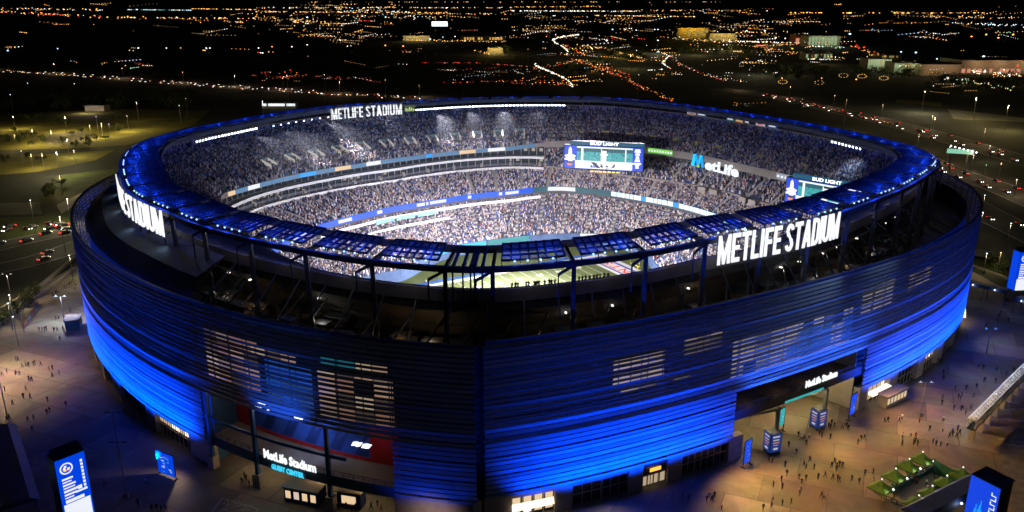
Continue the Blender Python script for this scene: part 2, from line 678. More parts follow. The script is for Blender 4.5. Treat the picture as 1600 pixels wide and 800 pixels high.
# goal post
for s, lb in ((1, 'yellow goal post at the lettered end of the field'), (-1, 'yellow goal post at the hidden near end of the field')):
    M_YEL = mat('goal_yellow', (0.6, 0.45, 0.05), 0.5, vary=0.05)
    root = empty('goal_post', FP(s * (HL + 9.3), 0))
    b0 = Vector((0, 0, 0))
    off = FU * (-s * 1.6)
    q = MB()
    q.tube((0, 0, 0), (0, 0, 2.2), 0.15)
    q.tube((0, 0, 2.2), off + Vector((0, 0, 3.05)), 0.13)
    q.build('base_post', M_YEL, root)
    q = MB()
    q.tube(off + FV * -2.82 + Vector((0, 0, 3.05)), off + FV * 2.82 + Vector((0, 0, 3.05)), 0.1)
    q.build('crossbar', M_YEL, root)
    for w in (-1, 1):
        q = MB()
        q.tube(off + FV * 2.82 * w + Vector((0, 0, 3.05)), off + FV * 2.82 * w + Vector((0, 0, 13.7)), 0.08)
        q.build('upright', M_YEL, root)
    tag(root, lb, 'goal post')

# ------------------------------------------------------------------ the stadium
STAD = empty('stadium', (CX, CY, 0))
tag(STAD, 'huge open football stadium with blue lit louvre walls and a glowing blue roof ring', 'stadium')


def part(mb, name, mats, smooth=False):
    o = mb.build(name, mats, None, smooth)
    o.parent = STAD
    o.matrix_parent_inverse = Matrix.Translation((-CX, -CY, 0))
    return o


# ---- bowl decks (stepped rows are carried by the crowd; decks are raked slabs with stair aisles)
def deck(name, r0, z0, r1, z1, aisle_step, aisle_w=1.3, phase=0.0, back=1.2):
    mb = MB()
    nrow = 10

    def prof(t):
        a, b = r0(t), r1(t)
        za = z0(t) if callable(z0) else z0
        zb = z1(t) if callable(z1) else z1
        P = []
        for i in range(nrow):
            f0, f1 = i / nrow, (i + 1) / nrow
            P += [(a + (b - a) * f0, za + (zb - za) * f1 if i else za), (a + (b - a) * f1, za + (zb - za) * f1)]
        P[0] = (a, za)
        P[1] = (a + (b - a) / nrow, za + (zb - za) / nrow * 0.6)
        P.append((b, zb - back))
        P.append((a + 0.4, za - back))
        return P
    ring_solid(mb, prof, -180, 180, 2.0, 0, cap=False)
    t = -180 + phase
    while t < 180:
        rm = 0.5 * (r0(t) + r1(t))
        dw = math.degrees(aisle_w / rm) / 2
        za = z0(t) if callable(z0) else z0
        zb = z1(t) if callable(z1) else z1
        a, b = r0(t) + 0.1, r1(t) - 0.1
        mb.hexa([PT(t - dw, a, za + .2), PT(t + dw, a, za + .2), PT(t + dw, b, zb + .2), PT(t - dw, b, zb + .2),
                 PT(t - dw, a, za + .75), PT(t + dw, a, za + .75), PT(t + dw, b, zb + .75), PT(t - dw, b, zb + .75)], 1)
        t += aisle_step
    return part(mb, name, [M_SEAT, M_AISLE])


def RA(t):
    return RO(t) - 4.6


ZD = smooth_table([-180, -165, -150, -130, -90, -50, -30, -15, 0, 90, 170], [45.2, 44.6, 43.8, 43.5, 43.5, 43.5, 43.8, 44.6, 45.2, 45.2, 45.2], 3.0)   # top row of the upper deck


RLT = lambda t: RE(t) + 2.5
ZLT = 8.6
A_LOW, A_MID, A_UP = 7.2, 7.2, 6.0
deck('lower_deck', RW, Z_WALL, RLT, ZLT, A_LOW, phase=2.0)
deck('middle_deck', RE, 13.0, lambda t: RD(t), 19.0, A_MID, phase=1.0)
deck('club_deck', lambda t: RD(t) + 0.6, 20.0, lambda t: RD(t) + 10, 26.5, A_MID, phase=4.0)
deck('upper_deck', RB, 31.3, RA, ZD, A_UP, phase=3.0)

mb = MB()
ring_solid(mb, lambda t: [(RW(t) - 0.25, Z_FIELD - 0.2), (RW(t) + 0.15, Z_FIELD - 0.2), (RW(t) + 0.15, Z_WALL + 0.9), (RW(t) - 0.25, Z_WALL + 0.9)], -180, 180, 2.0, 0, False)
part(mb, 'field_wall', mat('field_wall_paint', (0.06, 0.1, 0.2), 0.7))
for a, b, mi in ((84, 99, 0), (100, 112, 1), (62, 68, 2), (116, 122, 1), (138, 143, 2)):   # lit strip boards along the field wall
    mb = MB()
    ring_solid(mb, lambda t: [(RW(t) - 0.45, Z_WALL - 1.4), (RW(t) - 0.27, Z_WALL - 1.4), (RW(t) - 0.27, Z_WALL + 0.7), (RW(t) - 0.45, Z_WALL + 0.7)], a, b, 1.5, mi)
    part(mb, 'field_board', [E_TEAL, E_CYAN, E_ROSEW])

# solid back of each tier, so no light leaks between them
mb = MB()
ring_solid(mb, lambda t: [(RLT(t), ZLT - 0.6), (RLT(t) + 0.4, ZLT - 0.6), (RLT(t) + 0.4, 12.2), (RLT(t), 12.2)], -180, 180, 2.0, 0, False)
ring_solid(mb, lambda t: [(RD(t) + 0.1, 17.5), (RD(t) + 0.5, 17.5), (RD(t) + 0.5, 20.0), (RD(t) + 0.1, 20.0)], -180, 180, 2.0, 0, False)
ring_solid(mb, lambda t: [(RD(t) + 10.2, 19), (RD(t) + 10.7, 19), (RD(t) + 10.7, 30.3), (RD(t) + 10.2, 30.3)], -180, 180, 2.0, 0, False)
ring_sheet(mb, lambda t: [(RB(t) + 0.6, 30.2), (RA(t), 40.5)], -180, 180, 2.0, 0)
part(mb, 'tier_back_wall', mat('tier_back', (0.09, 0.09, 0.1), 0.85))

# suites on the long far side: two glazed storeys between white slab edges
mb = MB()
S0, S1 = 82.0, 182.0
for z in (19.6, 24.6):
    ring_solid(mb, lambda t: [(RD(t) - 2.6, z), (RD(t) + 3, z), (RD(t) + 3, z + 0.35), (RD(t) - 2.2, z + 0.35)], S0, S1, 1.5, 0)
    ring_solid(mb, lambda t: [(RD(t) - 2.75, z - 0.35), (RD(t) - 2.55, z - 0.35), (RD(t) - 2.55, z + 0.75), (RD(t) - 2.75, z + 0.75)], S0, S1, 1.5, 0)
part(mb, 'suite_balcony', M_WHITE)
mb = MB()
ring_solid(mb, lambda t: [(RD(t) + 2.2, 20), (RD(t) + 2.4, 20), (RD(t) + 2.4, 30), (RD(t) + 2.2, 30)], S0, S1, 1.5, 0)
t = S0
while t < S1:
    for z in (20.3, 25.2):
        w = 1.4
        mb.hexa([PT(t, RD(t) + 1.4, z), PT(t + .15, RD(t) + 1.4, z), PT(t + .15, RD(t) + 2.2, z), PT(t, RD(t) + 2.2, z),
                 PT(t, RD(t) + 1.4, z + 4), PT(t + .15, RD(t) + 1.4, z + 4), PT(t + .15, RD(t) + 2.2, z + 4), PT(t, RD(t) + 2.2, z + 4)], 1)
        if random.random() < 0.45:
            mb.hexa([PT(t + .5, RD(t) + 2.0, z + 1.9), PT(t + 1.3, RD(t) + 2.0, z + 1.9), PT(t + 1.3, RD(t) + 2.15, z + 1.9), PT(t + .5, RD(t) + 2.15, z + 1.9),
                     PT(t + .5, RD(t) + 2.0, z + 3.3), PT(t + 1.3, RD(t) + 2.0, z + 3.3), PT(t + 1.3, RD(t) + 2.15, z + 3.3), PT(t + .5, RD(t) + 2.15, z + 3.3)], 2)
    t += 1.9
part(mb, 'suite_front', [M_GLASSD, M_TAN, glow('suite_glow', (1, .85, .65), 0.35)])
# white edge band of the club boxes above the lower deck, long side
mb = MB()
ring_solid(mb, lambda t: [(RE(t) - 0.6, 8.6), (RE(t) + 2.4, 8.6), (RE(t) + 2.4, 9.0), (RE(t) - 0.6, 9.9), (RE(t) - 0.8, 9.9)], 82, 160, 1.5, 0)
ring_solid(mb, lambda t: [(RE(t) - 6, 5.9), (RE(t) - 5.6, 5.9), (RE(t) - 5.6, 7.0), (RE(t) - 6, 7.0)], 112, 146, 1.5, 0)
part(mb, 'club_box_edge', M_WHITE)
mb = MB()
for a, b in ((116, 123), (124, 131), (132, 139)):
    ring_solid(mb, lambda t: [(RE(t) - 1.4, 7.9), (RE(t) - 1.1, 7.9), (RE(t) - 1.1, 9.5), (RE(t) - 1.4, 9.5)], a, b, 1.5, 0)
part(mb, 'club_box_glass', mat('pale_green_glass', (0.25, 0.5, 0.48), 0.2, vary=0.1))
# tan rail wall on the end side between the two middle rakes
mb = MB()
ring_solid(mb, lambda t: [(RD(t) - 0.3, 18.6), (RD(t) + 0.1, 18.6), (RD(t) + 0.1, 20.6), (RD(t) - 0.3, 20.6)], -20, 82, 1.5, 0)
for a in (33, 36.5, 21, 24):
    ring_solid(mb, lambda t: [(RD(t) - 2.8, 16.8), (RD(t) - 0.3, 16.8), (RD(t) - 0.3, 20.9), (RD(t) - 2.8, 20.9)], a, a + 2.2, 1.0, 0)
part(mb, 'rail_wall', M_TAN)

# upper-deck front: fascia, tall and tan at the ends, an LED ribbon along the long side
mb = MB()
ring_solid(mb, lambda t: [(RB(t) - 0.5, 30.2), (RB(t) + 0.3, 30.2), (RB(t) + 0.3, 32.0), (RB(t) - 0.5, 32.0)], 82, 360 - 22, 1.5, 0, True)
ring_solid(mb, lambda t: [(RB(t) - 0.5, 29.6), (RB(t) + 0.3, 29.6), (RB(t) + 0.3, 32.6), (RB(t) - 0.5, 32.6)], -22, 82, 1.5, 0, True)
part(mb, 'upper_fascia', M_TAN)
mb = MB()
pal = [0, 0, 0, 1, 0, 2, 0, 0, 3]
t, i = 84.0, 0
while t < 178:
    w = random.choice([2.2, 3.5, 5.0])
    ring_solid(mb, lambda q: [(RB(q) - 0.75, 30.4), (RB(q) - 0.53, 30.4), (RB(q) - 0.53, 31.9), (RB(q) - 0.75, 31.9)], t, t + w - 0.15, 1.5, pal[i % 9])
    t += w
    i += 1
part(mb, 'upper_ribbon_board', [glow('ribbon_steel', (0.12, 0.3, 0.55), 0.7), E_ROSEW, E_WARM, E_BLUE2])
for a, b, mi in ((49.5, 56, 0), (10, 19, 1)):
    mb = MB()
    ring_solid(mb, lambda q: [(RB(q) - 0.75, 30.3), (RB(q) - 0.53, 30.3), (RB(q) - 0.53, 32.4), (RB(q) - 0.75, 32.4)], a, b, 1.5, mi)
    n = 9
    for j in range(n):
        a1 = a + (b - a) * (j + .15) / n
        ring_solid(mb, lambda q: [(RB(q) - 0.82, 30.9), (RB(q) - 0.77, 30.9), (RB(q) - 0.77, 31.7), (RB(q) - 0.82, 31.7)], a1, a1 + (b - a) / n * .6, 1.5, 2)
    part(mb, 'fascia_board', [E_GREEN, glow('grey_board', (.5, .55, .65), .6), E_ROSEW])

# middle-deck ribbon: blue with white wording on the long side, white blocks round the end
mb = MB()


def ribbon(a, b, mi):
    ring_solid(mb, lambda t: [(RE(t) - 0.7, 11.6), (RE(t) - 0.3, 11.6), (RE(t) - 0.3, 14.0), (RE(t) - 0.7, 14.0)], a, b, 1.5, mi)


ribbon(84, 185, 0)
ribbon(-14, 84, 1)
for a, b in ((88, 92), (93, 94), (103, 104.2), (112, 118), (118.6, 119.4), (119.9, 123), (136, 138), (148, 153), (166, 172)):
    ring_solid(mb, lambda t: [(RE(t) - 0.85, 12.2), (RE(t) - 0.72, 12.2), (RE(t) - 0.72, 13.5), (RE(t) - 0.85, 13.5)], a, b, 1.0, 2)
ring_solid(mb, lambda t: [(RE(t) - 0.8, 12), (RE(t) - 0.72, 12), (RE(t) - 0.72, 13.8), (RE(t) - 0.8, 13.8)], 72.5, 80, 1.0, 2)
t = 62.0
while t > 4:
    w = random.choice([1.3, 1.8, 2.4])
    ring_solid(mb, lambda q: [(RE(q) - 0.85, 11.9), (RE(q) - 0.72, 11.9), (RE(q) - 0.72, 13.9), (RE(q) - 0.85, 13.9)], t - w + .2, t, 1.0, 3 if random.random() < .8 else 4)
    t -= w
part(mb, 'ribbon_board', [glow('ribbon_blue', (0.01, 0.12, 0.85), 1.0), E_TEALD, E_ROSEW, glow('ribbon_white', (.75, .88, 1), 1.3), E_BLUE2])

# vomitories (lit stair mouths) in the upper deck of the long side and a few at the end
for t in [88, 93.5, 99, 105, 111.5, 118, 125, 132, 139, 146, 153, 160]:
    mb = MB()
    f0, f1 = 0.2, 0.36
    r0, r1 = RB(t) + (RA(t) - RB(t)) * f0, RB(t) + (RA(t) - RB(t)) * f1
    z0, z1 = 31.3 + 13.9 * f0, 31.3 + 13.9 * f1
    dw = math.degrees(1.7 / r0)
    for s in (-1, 1):
        mb.hexa([PT(t + s * dw, r0, z0), PT(t + s * (dw + .22), r0, z0), PT(t + s * (dw + .22), r1, z0), PT(t + s * dw, r1, z0),
                 PT(t + s * dw, r0, z0 + 2.2), PT(t + s * (dw + .22), r0, z0 + 2.2), PT(t + s * (dw + .22), r1, z1 + 1.8), PT(t + s * dw, r1, z1 + 1.8)], 0)
    mb.hexa([PT(t - dw, r1 - .3, z0), PT(t + dw, r1 - .3, z0), PT(t + dw, r1, z0), PT(t - dw, r1, z0),
             PT(t - dw, r1 - .3, z1 + 1.8), PT(t + dw, r1 - .3, z1 + 1.8), PT(t + dw, r1, z1 + 1.8), PT(t - dw, r1, z1 + 1.8)], 1)
    part(mb, 'vomitory', [glow('stair_light', (1, .95, .85), .4), mat('vomitory_end', (.2, .3, .3), .7)])
for t in [14, 26, 38, 44, 50, 56, 62, 68, 74]:
    mb = MB()
    f0, f1 = 0.12, 0.3
    r0, r1 = RB(t) + (RA(t) - RB(t)) * f0, RB(t) + (RA(t) - RB(t)) * f1
    z0, z1 = 31.3 + 13.9 * f0, 31.3 + 13.9 * f1
    dw = math.degrees(1.7 / r0)
    for s in (-1, 1):
        mb.hexa([PT(t + s * dw, r0, z0), PT(t + s * (dw + .2), r0, z0), PT(t + s * (dw + .2), r1, z0), PT(t + s * dw, r1, z0),
                 PT(t + s * dw, r0, z0 + 2.4), PT(t + s * (dw + .2), r0, z0 + 2.4), PT(t + s * (dw + .2), r1, z1 + 1.8), PT(t + s * dw, r1, z1 + 1.8)], 0)
    mb.hexa([PT(t - dw, r1 - .3, z0), PT(t + dw, r1 - .3, z0), PT(t + dw, r1, z0), PT(t - dw, r1, z0),
             PT(t - dw, r1 - .3, z1 + 1.8), PT(t + dw, r1 - .3, z1 + 1.8), PT(t + dw, r1, z1 + 1.8), PT(t - dw, r1, z1 + 1.8)], 1)
    part(mb, 'vomitory', [M_TAN, mat('vomitory_yellow', (.3, .26, .08), .7)])

# back parapet of the upper deck
mb = MB()
ring_solid(mb, lambda t: [(RO(t) - 4.4, ZD(t) - 1.7), (RO(t) - 3.9, ZD(t) - 1.7), (RO(t) - 3.9, ZD(t) + .8), (RO(t) - 4.4, ZD(t) + .8)], -180, 180, 1.5, 0, False)
part(mb, 'parapet_wall', mat('parapet_grey', (0.2, 0.19, 0.2), 0.8, vary=0.15))
mb = MB()
ring_solid(mb, lambda t: [(RO(t) - 4.9, 45.2), (RO(t) - 4.45, 45.2), (RO(t) - 4.45, 46.9), (RO(t) - 4.9, 46.9)], -12, 190, 1.5, 0, True)
part(mb, 'parapet_inner_face', M_TAN)

# raker underside, concourse floor and shell behind the louvres
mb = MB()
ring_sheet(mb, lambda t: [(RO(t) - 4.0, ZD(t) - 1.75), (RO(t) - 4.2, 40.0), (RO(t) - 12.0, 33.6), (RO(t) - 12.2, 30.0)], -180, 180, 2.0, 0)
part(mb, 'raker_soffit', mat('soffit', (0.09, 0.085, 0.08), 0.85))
mb = MB()
ring_solid(mb, lambda t: [(RO(t) - 12.5, 29.7), (RF(t) - 4.6, 29.7), (RF(t) - 4.6, 30.2), (RO(t) - 12.5, 30.2)], -180, 180, 2.0, 0, False)
part(mb, 'concourse_floor', mat('concourse_floor', (0.10, 0.095, 0.09), 0.8))
mb = MB()


def shell(a, b, z0, z1=36.2):
    ring_solid(mb, lambda t: [(RF(t) - 4.5, z0), (RF(t) - 4.0, z0), (RF(t) - 4.0, z1), (RF(t) - 4.5, z1)], a, b, 1.5, 0)


G_L0, G_L1 = -118.6, -99.0
G_R0, G_R1 = -68.3, -48.4
shell(G_R1, 180, 5.0)
shell(-180, G_L0, 5.0)
shell(G_L0, G_L1, 18.0)
shell(G_L1, G_R0, 5.0)
shell(G_R0, G_R1, 17.0)
part(mb, 'inner_shell_wall', M_BACK)
# membrane roof over the left part of the terrace
mb = MB()
T0, T1 = 176.0, 360 - 120.5
ring_sheet(mb, lambda t: [(RO(t) - 3.6, 43.0), (RO(t) + 1.0 + (RF(t) - RO(t)) * .3, 40.4), (RF(t) - 4.2, 37.2), (RF(t) - 3.6, 36.2)], T0, T1, 1.2, 0)
part(mb, 'terrace_roof', M_ROOF)
for t in rng_th(T0, T1, 3.1):
    mb = MB()
    mb.beam(PT(t, RO(t) - 3.6, 43.12), PT(t, RF(t) - 4.2, 37.32), 0.22, 0.2)
    part(mb, 'terrace_roof_rib', M_STEEL)

# ---- louvre walls
ROWS, ZB, ZT = 32, 6.2, 38.0
PITCH_Z = (ZT - ZB) / ROWS


TILT = [random.uniform(-.02, .22) for _ in range(ROWS)]


def louvre(a, b, z_from, step=0.9):
    mb = MB()
    for i in range(ROWS):
        z = ZB + i * PITCH_Z
        if z + 0.6 < z_from:
            continue
        hgt = PITCH_Z * ((0.62 if i % 4 else 0.42) if i < 15 else (0.50 if i % 4 else 0.42))
        tl = TILT[i]
        ring_solid(mb, lambda t: [(RF(t) - 0.20 - tl, z + hgt), (RF(t) - 0.06, z), (RF(t) + 0.05, z + 0.02), (RF(t) - 0.09 - tl, z + hgt + 0.02)], a, b, step, 0)
    return part(mb, 'louvre_wall', [M_ALU])


def mullions(a, b, z0):
    mb = MB()
    n = max(1, int(round((b - a) / 2.05)))
    for i in range(n + 1):
        t = a + (b - a) * i / n
        mb.beam(PT(t, RF(t) - 0.5, z0), PT(t, RF(t) - 0.5, ZT), 0.14, 0.2)
    return part(mb, 'louvre_post', M_STEEL)


for a, b, z in ((-92.0, G_R0, 0), (G_R0, G_R1, 17.2), (G_R1, -20, 0), (-20, 30, 0), (30, 80, 0), (80, 130, 0), (130, 176, 0), (176, 206, 0),
                (206, 360 + G_L0, 0), (360 + G_L0, 360 + G_L1, 18.2), (360 + G_L1, 360 - 92.6, 0)):
    louvre(a, b, z, 0.9 if a < 0 or a >= 176 else 2.5)
    if a < -15 or a > 170:
        mullions(a + 0.1, b - 0.1, max(z, ZB))
mb = MB()   # dark seam post between the two fronts
mb.beam(PT(-92.3, RF(-92.3) - 0.9, 0), PT(-92.3, RF(-92.3) - 0.9, ZT), 0.7, 0.7)
part(mb, 'seam_post', M_BLK)
mb = MB()   # top rail
ring_solid(mb, lambda t: [(RF(t) - 0.7, ZT), (RF(t) - 0.1, ZT), (RF(t) - 0.1, ZT + 0.25), (RF(t) - 0.7, ZT + 0.25)], -92, 360 - 92.6, 1.2, 0)
part(mb, 'louvre_top_rail', M_STEELB)

# lit interior behind the louvres: light painted as glowing panels, varied panel by panel
ROOMW = [glow('room_%d' % i, c, s) for i, (c, s) in enumerate([((1, .62, .42), .26), ((1, .62, .42), .28), ((1, .7, .5), .16), ((1, .75, .48), .34), ((.9, .45, .3), .2), ((1, .6, .4), .09), ((1, .65, .45), .05)])]
ROOMY = [glow('room_y%d' % i, c, s) for i, (c, s) in enumerate([((1, .75, .45), .32), ((1, .78, .5), .24), ((1, .8, .55), .18), ((1, .72, .4), .1), ((1, .75, .45), .05)])]
ROOMB = [glow('room_b%d' % i, c, s) for i, (c, s) in enumerate([((.02, .12, .7), .5), ((.03, .2, .8), .3), ((.1, .3, .7), .15)])]
ROOMT = [E_TEALD, glow('room_teal', (.05, .4, .45), .5)]
for a, b, z0, z1, pal_, fill in ((-119.2, -112.2, 19.4, 31.5, ROOMW, .97), (-111.5, -106.5, 18.4, 28.0, ROOMB, .97), (-106, -99.2, 18.4, 28.6, ROOMW, .97), (-105.6, -102.4, 29.2, 31.2, ROOMT, .97), (-102.4, -99.6, 29.2, 31.2, ROOMW, .97),
                           (-113, -108, 28.4, 30, ROOMW, .97), (-81.3, -76.0, 23.0, 29.0, ROOMY[:2], .97), (-80.5, -73, 21.2, 22.4, ROOMY, .97), (-74, -69.2, 26.6, 30.2, ROOMY[1:], .97),
                           (-67.8, -49.2, 18.0, 27.0, ROOMY, .97), (-60, -49, 19, 25, ROOMB, .97), (-47.8, -41.5, 23.6, 30.5, ROOMY[1:3], .97), (-38, -32.5, 25.0, 29.5, ROOMY[2:], .97)):
    zq = z0
    while zq < z1 - .4:
        hq = min(3.0, z1 - zq)
        n = max(1, int(round((b - a) / 1.7)))
        for i in range(n):
            if random.random() > fill:
                continue
            a1, b1 = a + (b - a) * (i + .04) / n, a + (b - a) * (i + .96) / n
            mb = MB()
            lift = .02 * (pal_ is ROOMB)
            ring_solid(mb, lambda t: [(RF(t) - 3.95 + lift, zq), (RF(t) - 3.8 + lift, zq), (RF(t) - 3.8 + lift, zq + hq - .35), (RF(t) - 3.95 + lift, zq + hq - .35)], a1, b1, 1.0, 0)
            part(mb, 'interior_glow_panel', random.choice(pal_))
        zq += hq

# ---- stone base with storefronts (positions read along the wall line)
def TB(px, z=3.0):
    return th_at_px(px, lambda t: RF(t) - 1.0, z)


base = []
sp = [(178, 192, 's'), (192, 232, 'g'), (232, 246, 's'), (246, 299, 'lit'), (299, 334, 's'), (619, 740, 's'),
      (762, 798, 's'), (798, 866, 'shop'), (866, 894, 's'), (894, 940, 'g'), (940, 981, 'dark'), (981, 1004, 's'), (1004, 1042, 'door'), (1042, 1064, 's'),
      (1064, 1136, 'g'), (1136, 1158, 's')]
base = [(TB(a), TB(b), k) for a, b, k in sp]
tt = G_R1
seq = ['s', 'shop', 's', 'g', 's', 'lit', 's', 'g', 's', 'dark']
wd = {'s': 1.7, 'shop': 4.2, 'g': 4.8, 'lit': 4.2, 'dark': 3.5, 'door': 2.4}
i = 0
while tt < 150:
    base.append((tt, tt + wd[seq[i % 10]], seq[i % 10]))
    tt += wd[seq[i % 10]]
    i += 1
tt = TB(178)
i = 0
while tt > -210:
    k = seq[::-1][i % 10]
    base.append((tt - wd[k], tt, k))
    tt -= wd[k]
    i += 1
base.append((base[5][1], -92.3, 's'))
base.append((-92.2, base[6][0], 's'))
for a, b, k in base:
    if b - a < 0.05:
        continue
    st = 1.0
    if k == 's':
        mb = MB()
        ring_solid(mb, lambda t: [(RF(t) - 2.2, -0.05), (RF(t) - 0.55, -0.05), (RF(t) - 0.55, 5.9), (RF(t) - 2.2, 5.9)], a, b, st, 0)
        part(mb, 'stone_pier', M_STONE)
        continue
    mb = MB()
    ring_solid(mb, lambda t: [(RF(t) - 2.1, 4.9), (RF(t) - 0.8, 4.9), (RF(t) - 0.8, 5.9), (RF(t) - 2.1, 5.9)], a + .01, b - .01, st, 0)
    n = max(2, int((b - a) / 0.75))
    for i in range(n + 1):
        t = a + .05 + (b - a - .1) * i / n
        mb.beam(PT(t, RF(t) - 1.25, 0), PT(t, RF(t) - 1.25, 4.9), 0.14)
    ring_solid(mb, lambda t: [(RF(t) - 1.3, 2.6), (RF(t) - 1.2, 2.6), (RF(t) - 1.2, 2.8), (RF(t) - 1.3, 2.8)], a + .01, b - .01, st, 0)
    fr = part(mb, 'storefront_frame', [M_STONE if k != 'door' else M_STEEL])
    mb = MB()
    ring_solid(mb, lambda t: [(RF(t) - 1.9, 0.1), (RF(t) - 1.7, 0.1), (RF(t) - 1.7, 4.9), (RF(t) - 1.9, 4.9)], a + .01, b - .01, st, 0)
    if k in ('lit', 'shop'):
        for i in range(n):
            t0, t1 = a + (b - a) * (i + .15) / n, a + (b - a) * (i + .85) / n
            ring_solid(mb, lambda t: [(RF(t) - 1.7, 2.9), (RF(t) - 1.64, 2.9), (RF(t) - 1.64, 4.5), (RF(t) - 1.7, 4.5)], t0, t1, st, 1 if random.random() < .8 else 2)
            if k == 'shop':
                ring_solid(mb, lambda t: [(RF(t) - 1.7, 0.8), (RF(t) - 1.64, 0.8), (RF(t) - 1.64, 2.4), (RF(t) - 1.7, 2.4)], t0, t1, st, 2 if random.random() < .6 else 1)
    if k == 'shop':
        ring_solid(mb, lambda t: [(RF(t) - 1.1, 3.2), (RF(t) + 0.6, 2.9), (RF(t) + 0.6, 3.1), (RF(t) - 1.1, 3.4)], a + .1, b - .1, st, 2)
    if k == 'door':
        for i in range(4):
            t0, t1 = a + (b - a) * (i + .12) / 4, a + (b - a) * (i + .88) / 4
            ring_solid(mb, lambda t: [(RF(t) - 1.7, 0.2), (RF(t) - 1.62, 0.2), (RF(t) - 1.62, 2.5), (RF(t) - 1.7, 2.5)], t0, t1, st, 3)
        ring_solid(mb, lambda t: [(RF(t) - 1.15, 3.4), (RF(t) - 1.05, 3.4), (RF(t) - 1.05, 4.2), (RF(t) - 1.15, 4.2)], a + (b - a) * .3, a + (b - a) * .75, st, 4)
    part(mb, 'door' if k == 'door' else 'storefront_window', [M_GLASSD, E_WARM, E_WARM2, glow('door_glow', (.9, .7, .45), .5), E_ORANGE])

# ---- roof ring: posts, beams, canopy panels
RP = lambda t: RO(t) - 0.9
panels = []          # (theta0, theta1)


def walk(t, sgn, dist):
    left = dist
    while left > 1e-6:
        st = min(left, 0.5)
        ds = math.hypot(RO(t) * R(0.25), RO(t + sgn * 0.25) - RO(t)) / 0.25
        t += sgn * st / ds
        left -= st
    return t


t_l = th_at_px(694, RO, 50)
t_r = th_at_px(770, RO, 50)
t = t_r
end = t_l + 360
marks = [t]
while t < end - 3:
    t = walk(t, 1, 15.6)
    marks.append(t)
marks[-1] = end
for i in range(len(marks) - 1):
    panels.append((marks[i], marks[i + 1]))
# outer and inner ring beams
mb = MB()
ring_solid(mb, lambda t: [(RP(t) - 0.4, 48.75), (RP(t) + 0.4, 48.75), (RP(t) + 0.4, 49.85), (RP(t) - 0.4, 49.85)], -180, 180, 1.0, 0, False)
part(mb, 'outer_ring_beam', M_STEELB)
mb = MB()
ring_solid(mb, lambda t: [(RO(t) - 12.3, 49.1), (RO(t) - 11.6, 49.1), (RO(t) - 11.6, 50.5), (RO(t) - 12.3, 50.5)], -180, 180, 1.0, 0, False)
part(mb, 'inner_ring_beam', M_STEELB)
for a, b in panels:
    pa, pb = a, b
    g = (b - a) * 0.105
    fm_ = MB()
    a1, b1 = a + g, b - g
    rin, rout = (lambda t: RO(t) - 11.2), (lambda t: RO(t) - 2.2)
    zz = lambda f: 50.4 + 0.5 * (1 - f)
    for i in range(8):
        t = a1 + (b1 - a1) * i / 7
        fm_.beam(PT(t, rin(t), zz(0) + .15), PT(t, rout(t), zz(1) + .15), 0.3, 0.42)
    for f in (0.0, 0.36, 0.7, 1.0):
        for i in range(7):
            t0, t1 = a1 + (b1 - a1) * i / 7, a1 + (b1 - a1) * (i + 1) / 7
            p0 = PT(t0, rin(t0) + (rout(t0) - rin(t0)) * f, zz(f) + .1)
            p1 = PT(t1, rin(t1) + (rout(t1) - rin(t1)) * f, zz(f) + .1)
            fm_.beam(p0, p1, 0.26, 0.36)
    for i in range(0, 8):
        t = a1 + (b1 - a1) * i / 7
        if i % 2 == 0:
            fm_.beam(PT(t, rout(t), zz(1)), PT(t, RP(t) - 0.3, 49.5), 0.16)
    fr = part(fm_, 'roof_panel', M_STEEL)
    sl = MB()
    for i in range(7):
        c0, c1 = a1 + (b1 - a1) * (i + .06) / 7, a1 + (b1 - a1) * (i + .94) / 7
        for f0, f1 in ((0.03, 0.34), (0.38, 0.68), (0.72, 0.98)):
            if random.random() < 0.10:
                continue
            n = 4
            for q in range(n):
                h0 = f0 + (f1 - f0) * q / n
                h1 = f0 + (f1 - f0) * (q + 0.80) / n
                P = [PT(c0, rin(c0) + (rout(c0) - rin(c0)) * h0, zz(h0) - .12), PT(c1, rin(c1) + (rout(c1) - rin(c1)) * h0, zz(h0) - .12),
                     PT(c1, rin(c1) + (rout(c1) - rin(c1)) * h1, zz(h1) + .1), PT(c0, rin(c0) + (rout(c0) - rin(c0)) * h1, zz(h1) + .1)]
                sl.hexa([(x, y, z - .06) for x, y, z in P] + P)
    ln = MB()
    for f in (.2, .4, .6, .8):
        t = a1 + (b1 - a1) * f
        ln.octa(PT(t, rout(t) + .35, 50.35), .26)
    l_ = ln.build('lamp_row', glow('ring_lens', (.22, .4, 1), 3.0), fr)
    s_ = sl.build('mesh_screen', M_SLAT)
    s_.parent = fr
    # radial beam and post at the panel's end
for i, t in enumerate(marks[:-1] + [t_l + 360.0]):
    mb = MB()
    mb.beam(PT(t, RO(t) - 12.2, 49.2), PT(t, RP(t), 49.3), 0.6, 0.8)
    mb.beam(PT(t, RP(t), 49.6), PT(t, RP(t) - 0.6, 30.2), 0.8, 0.8)
    part(mb, 'roof_post', M_STEELB)
    if 150 < t % 360 < 222 or t % 360 > 325 or t % 360 < 24:
        mb = MB()  # black strip added so the gaps between panels read as shade
        mb.beam(PT(t, RO(t) - 11.4, 49.9), PT(t, RO(t) - 2.0, 49.9), 2.0, 0.25)
        part(mb, 'gap_shade_strip', M_BLK)
    mb = MB()
    q = math.degrees(3.0 / RO(t))
    mb.beam(PT(t, RP(t) + .1, 49.0), PT(t - q, RP(t) + 0.7, 47.4), 0.35, 0.5)
    mb.beam(PT(t - q, RP(t) + 0.7, 47.6), PT(t - q, RP(t) + 0.7, 42.0), 0.26, 0.26)
    part(mb, 'mast_bracket', M_STEELB)
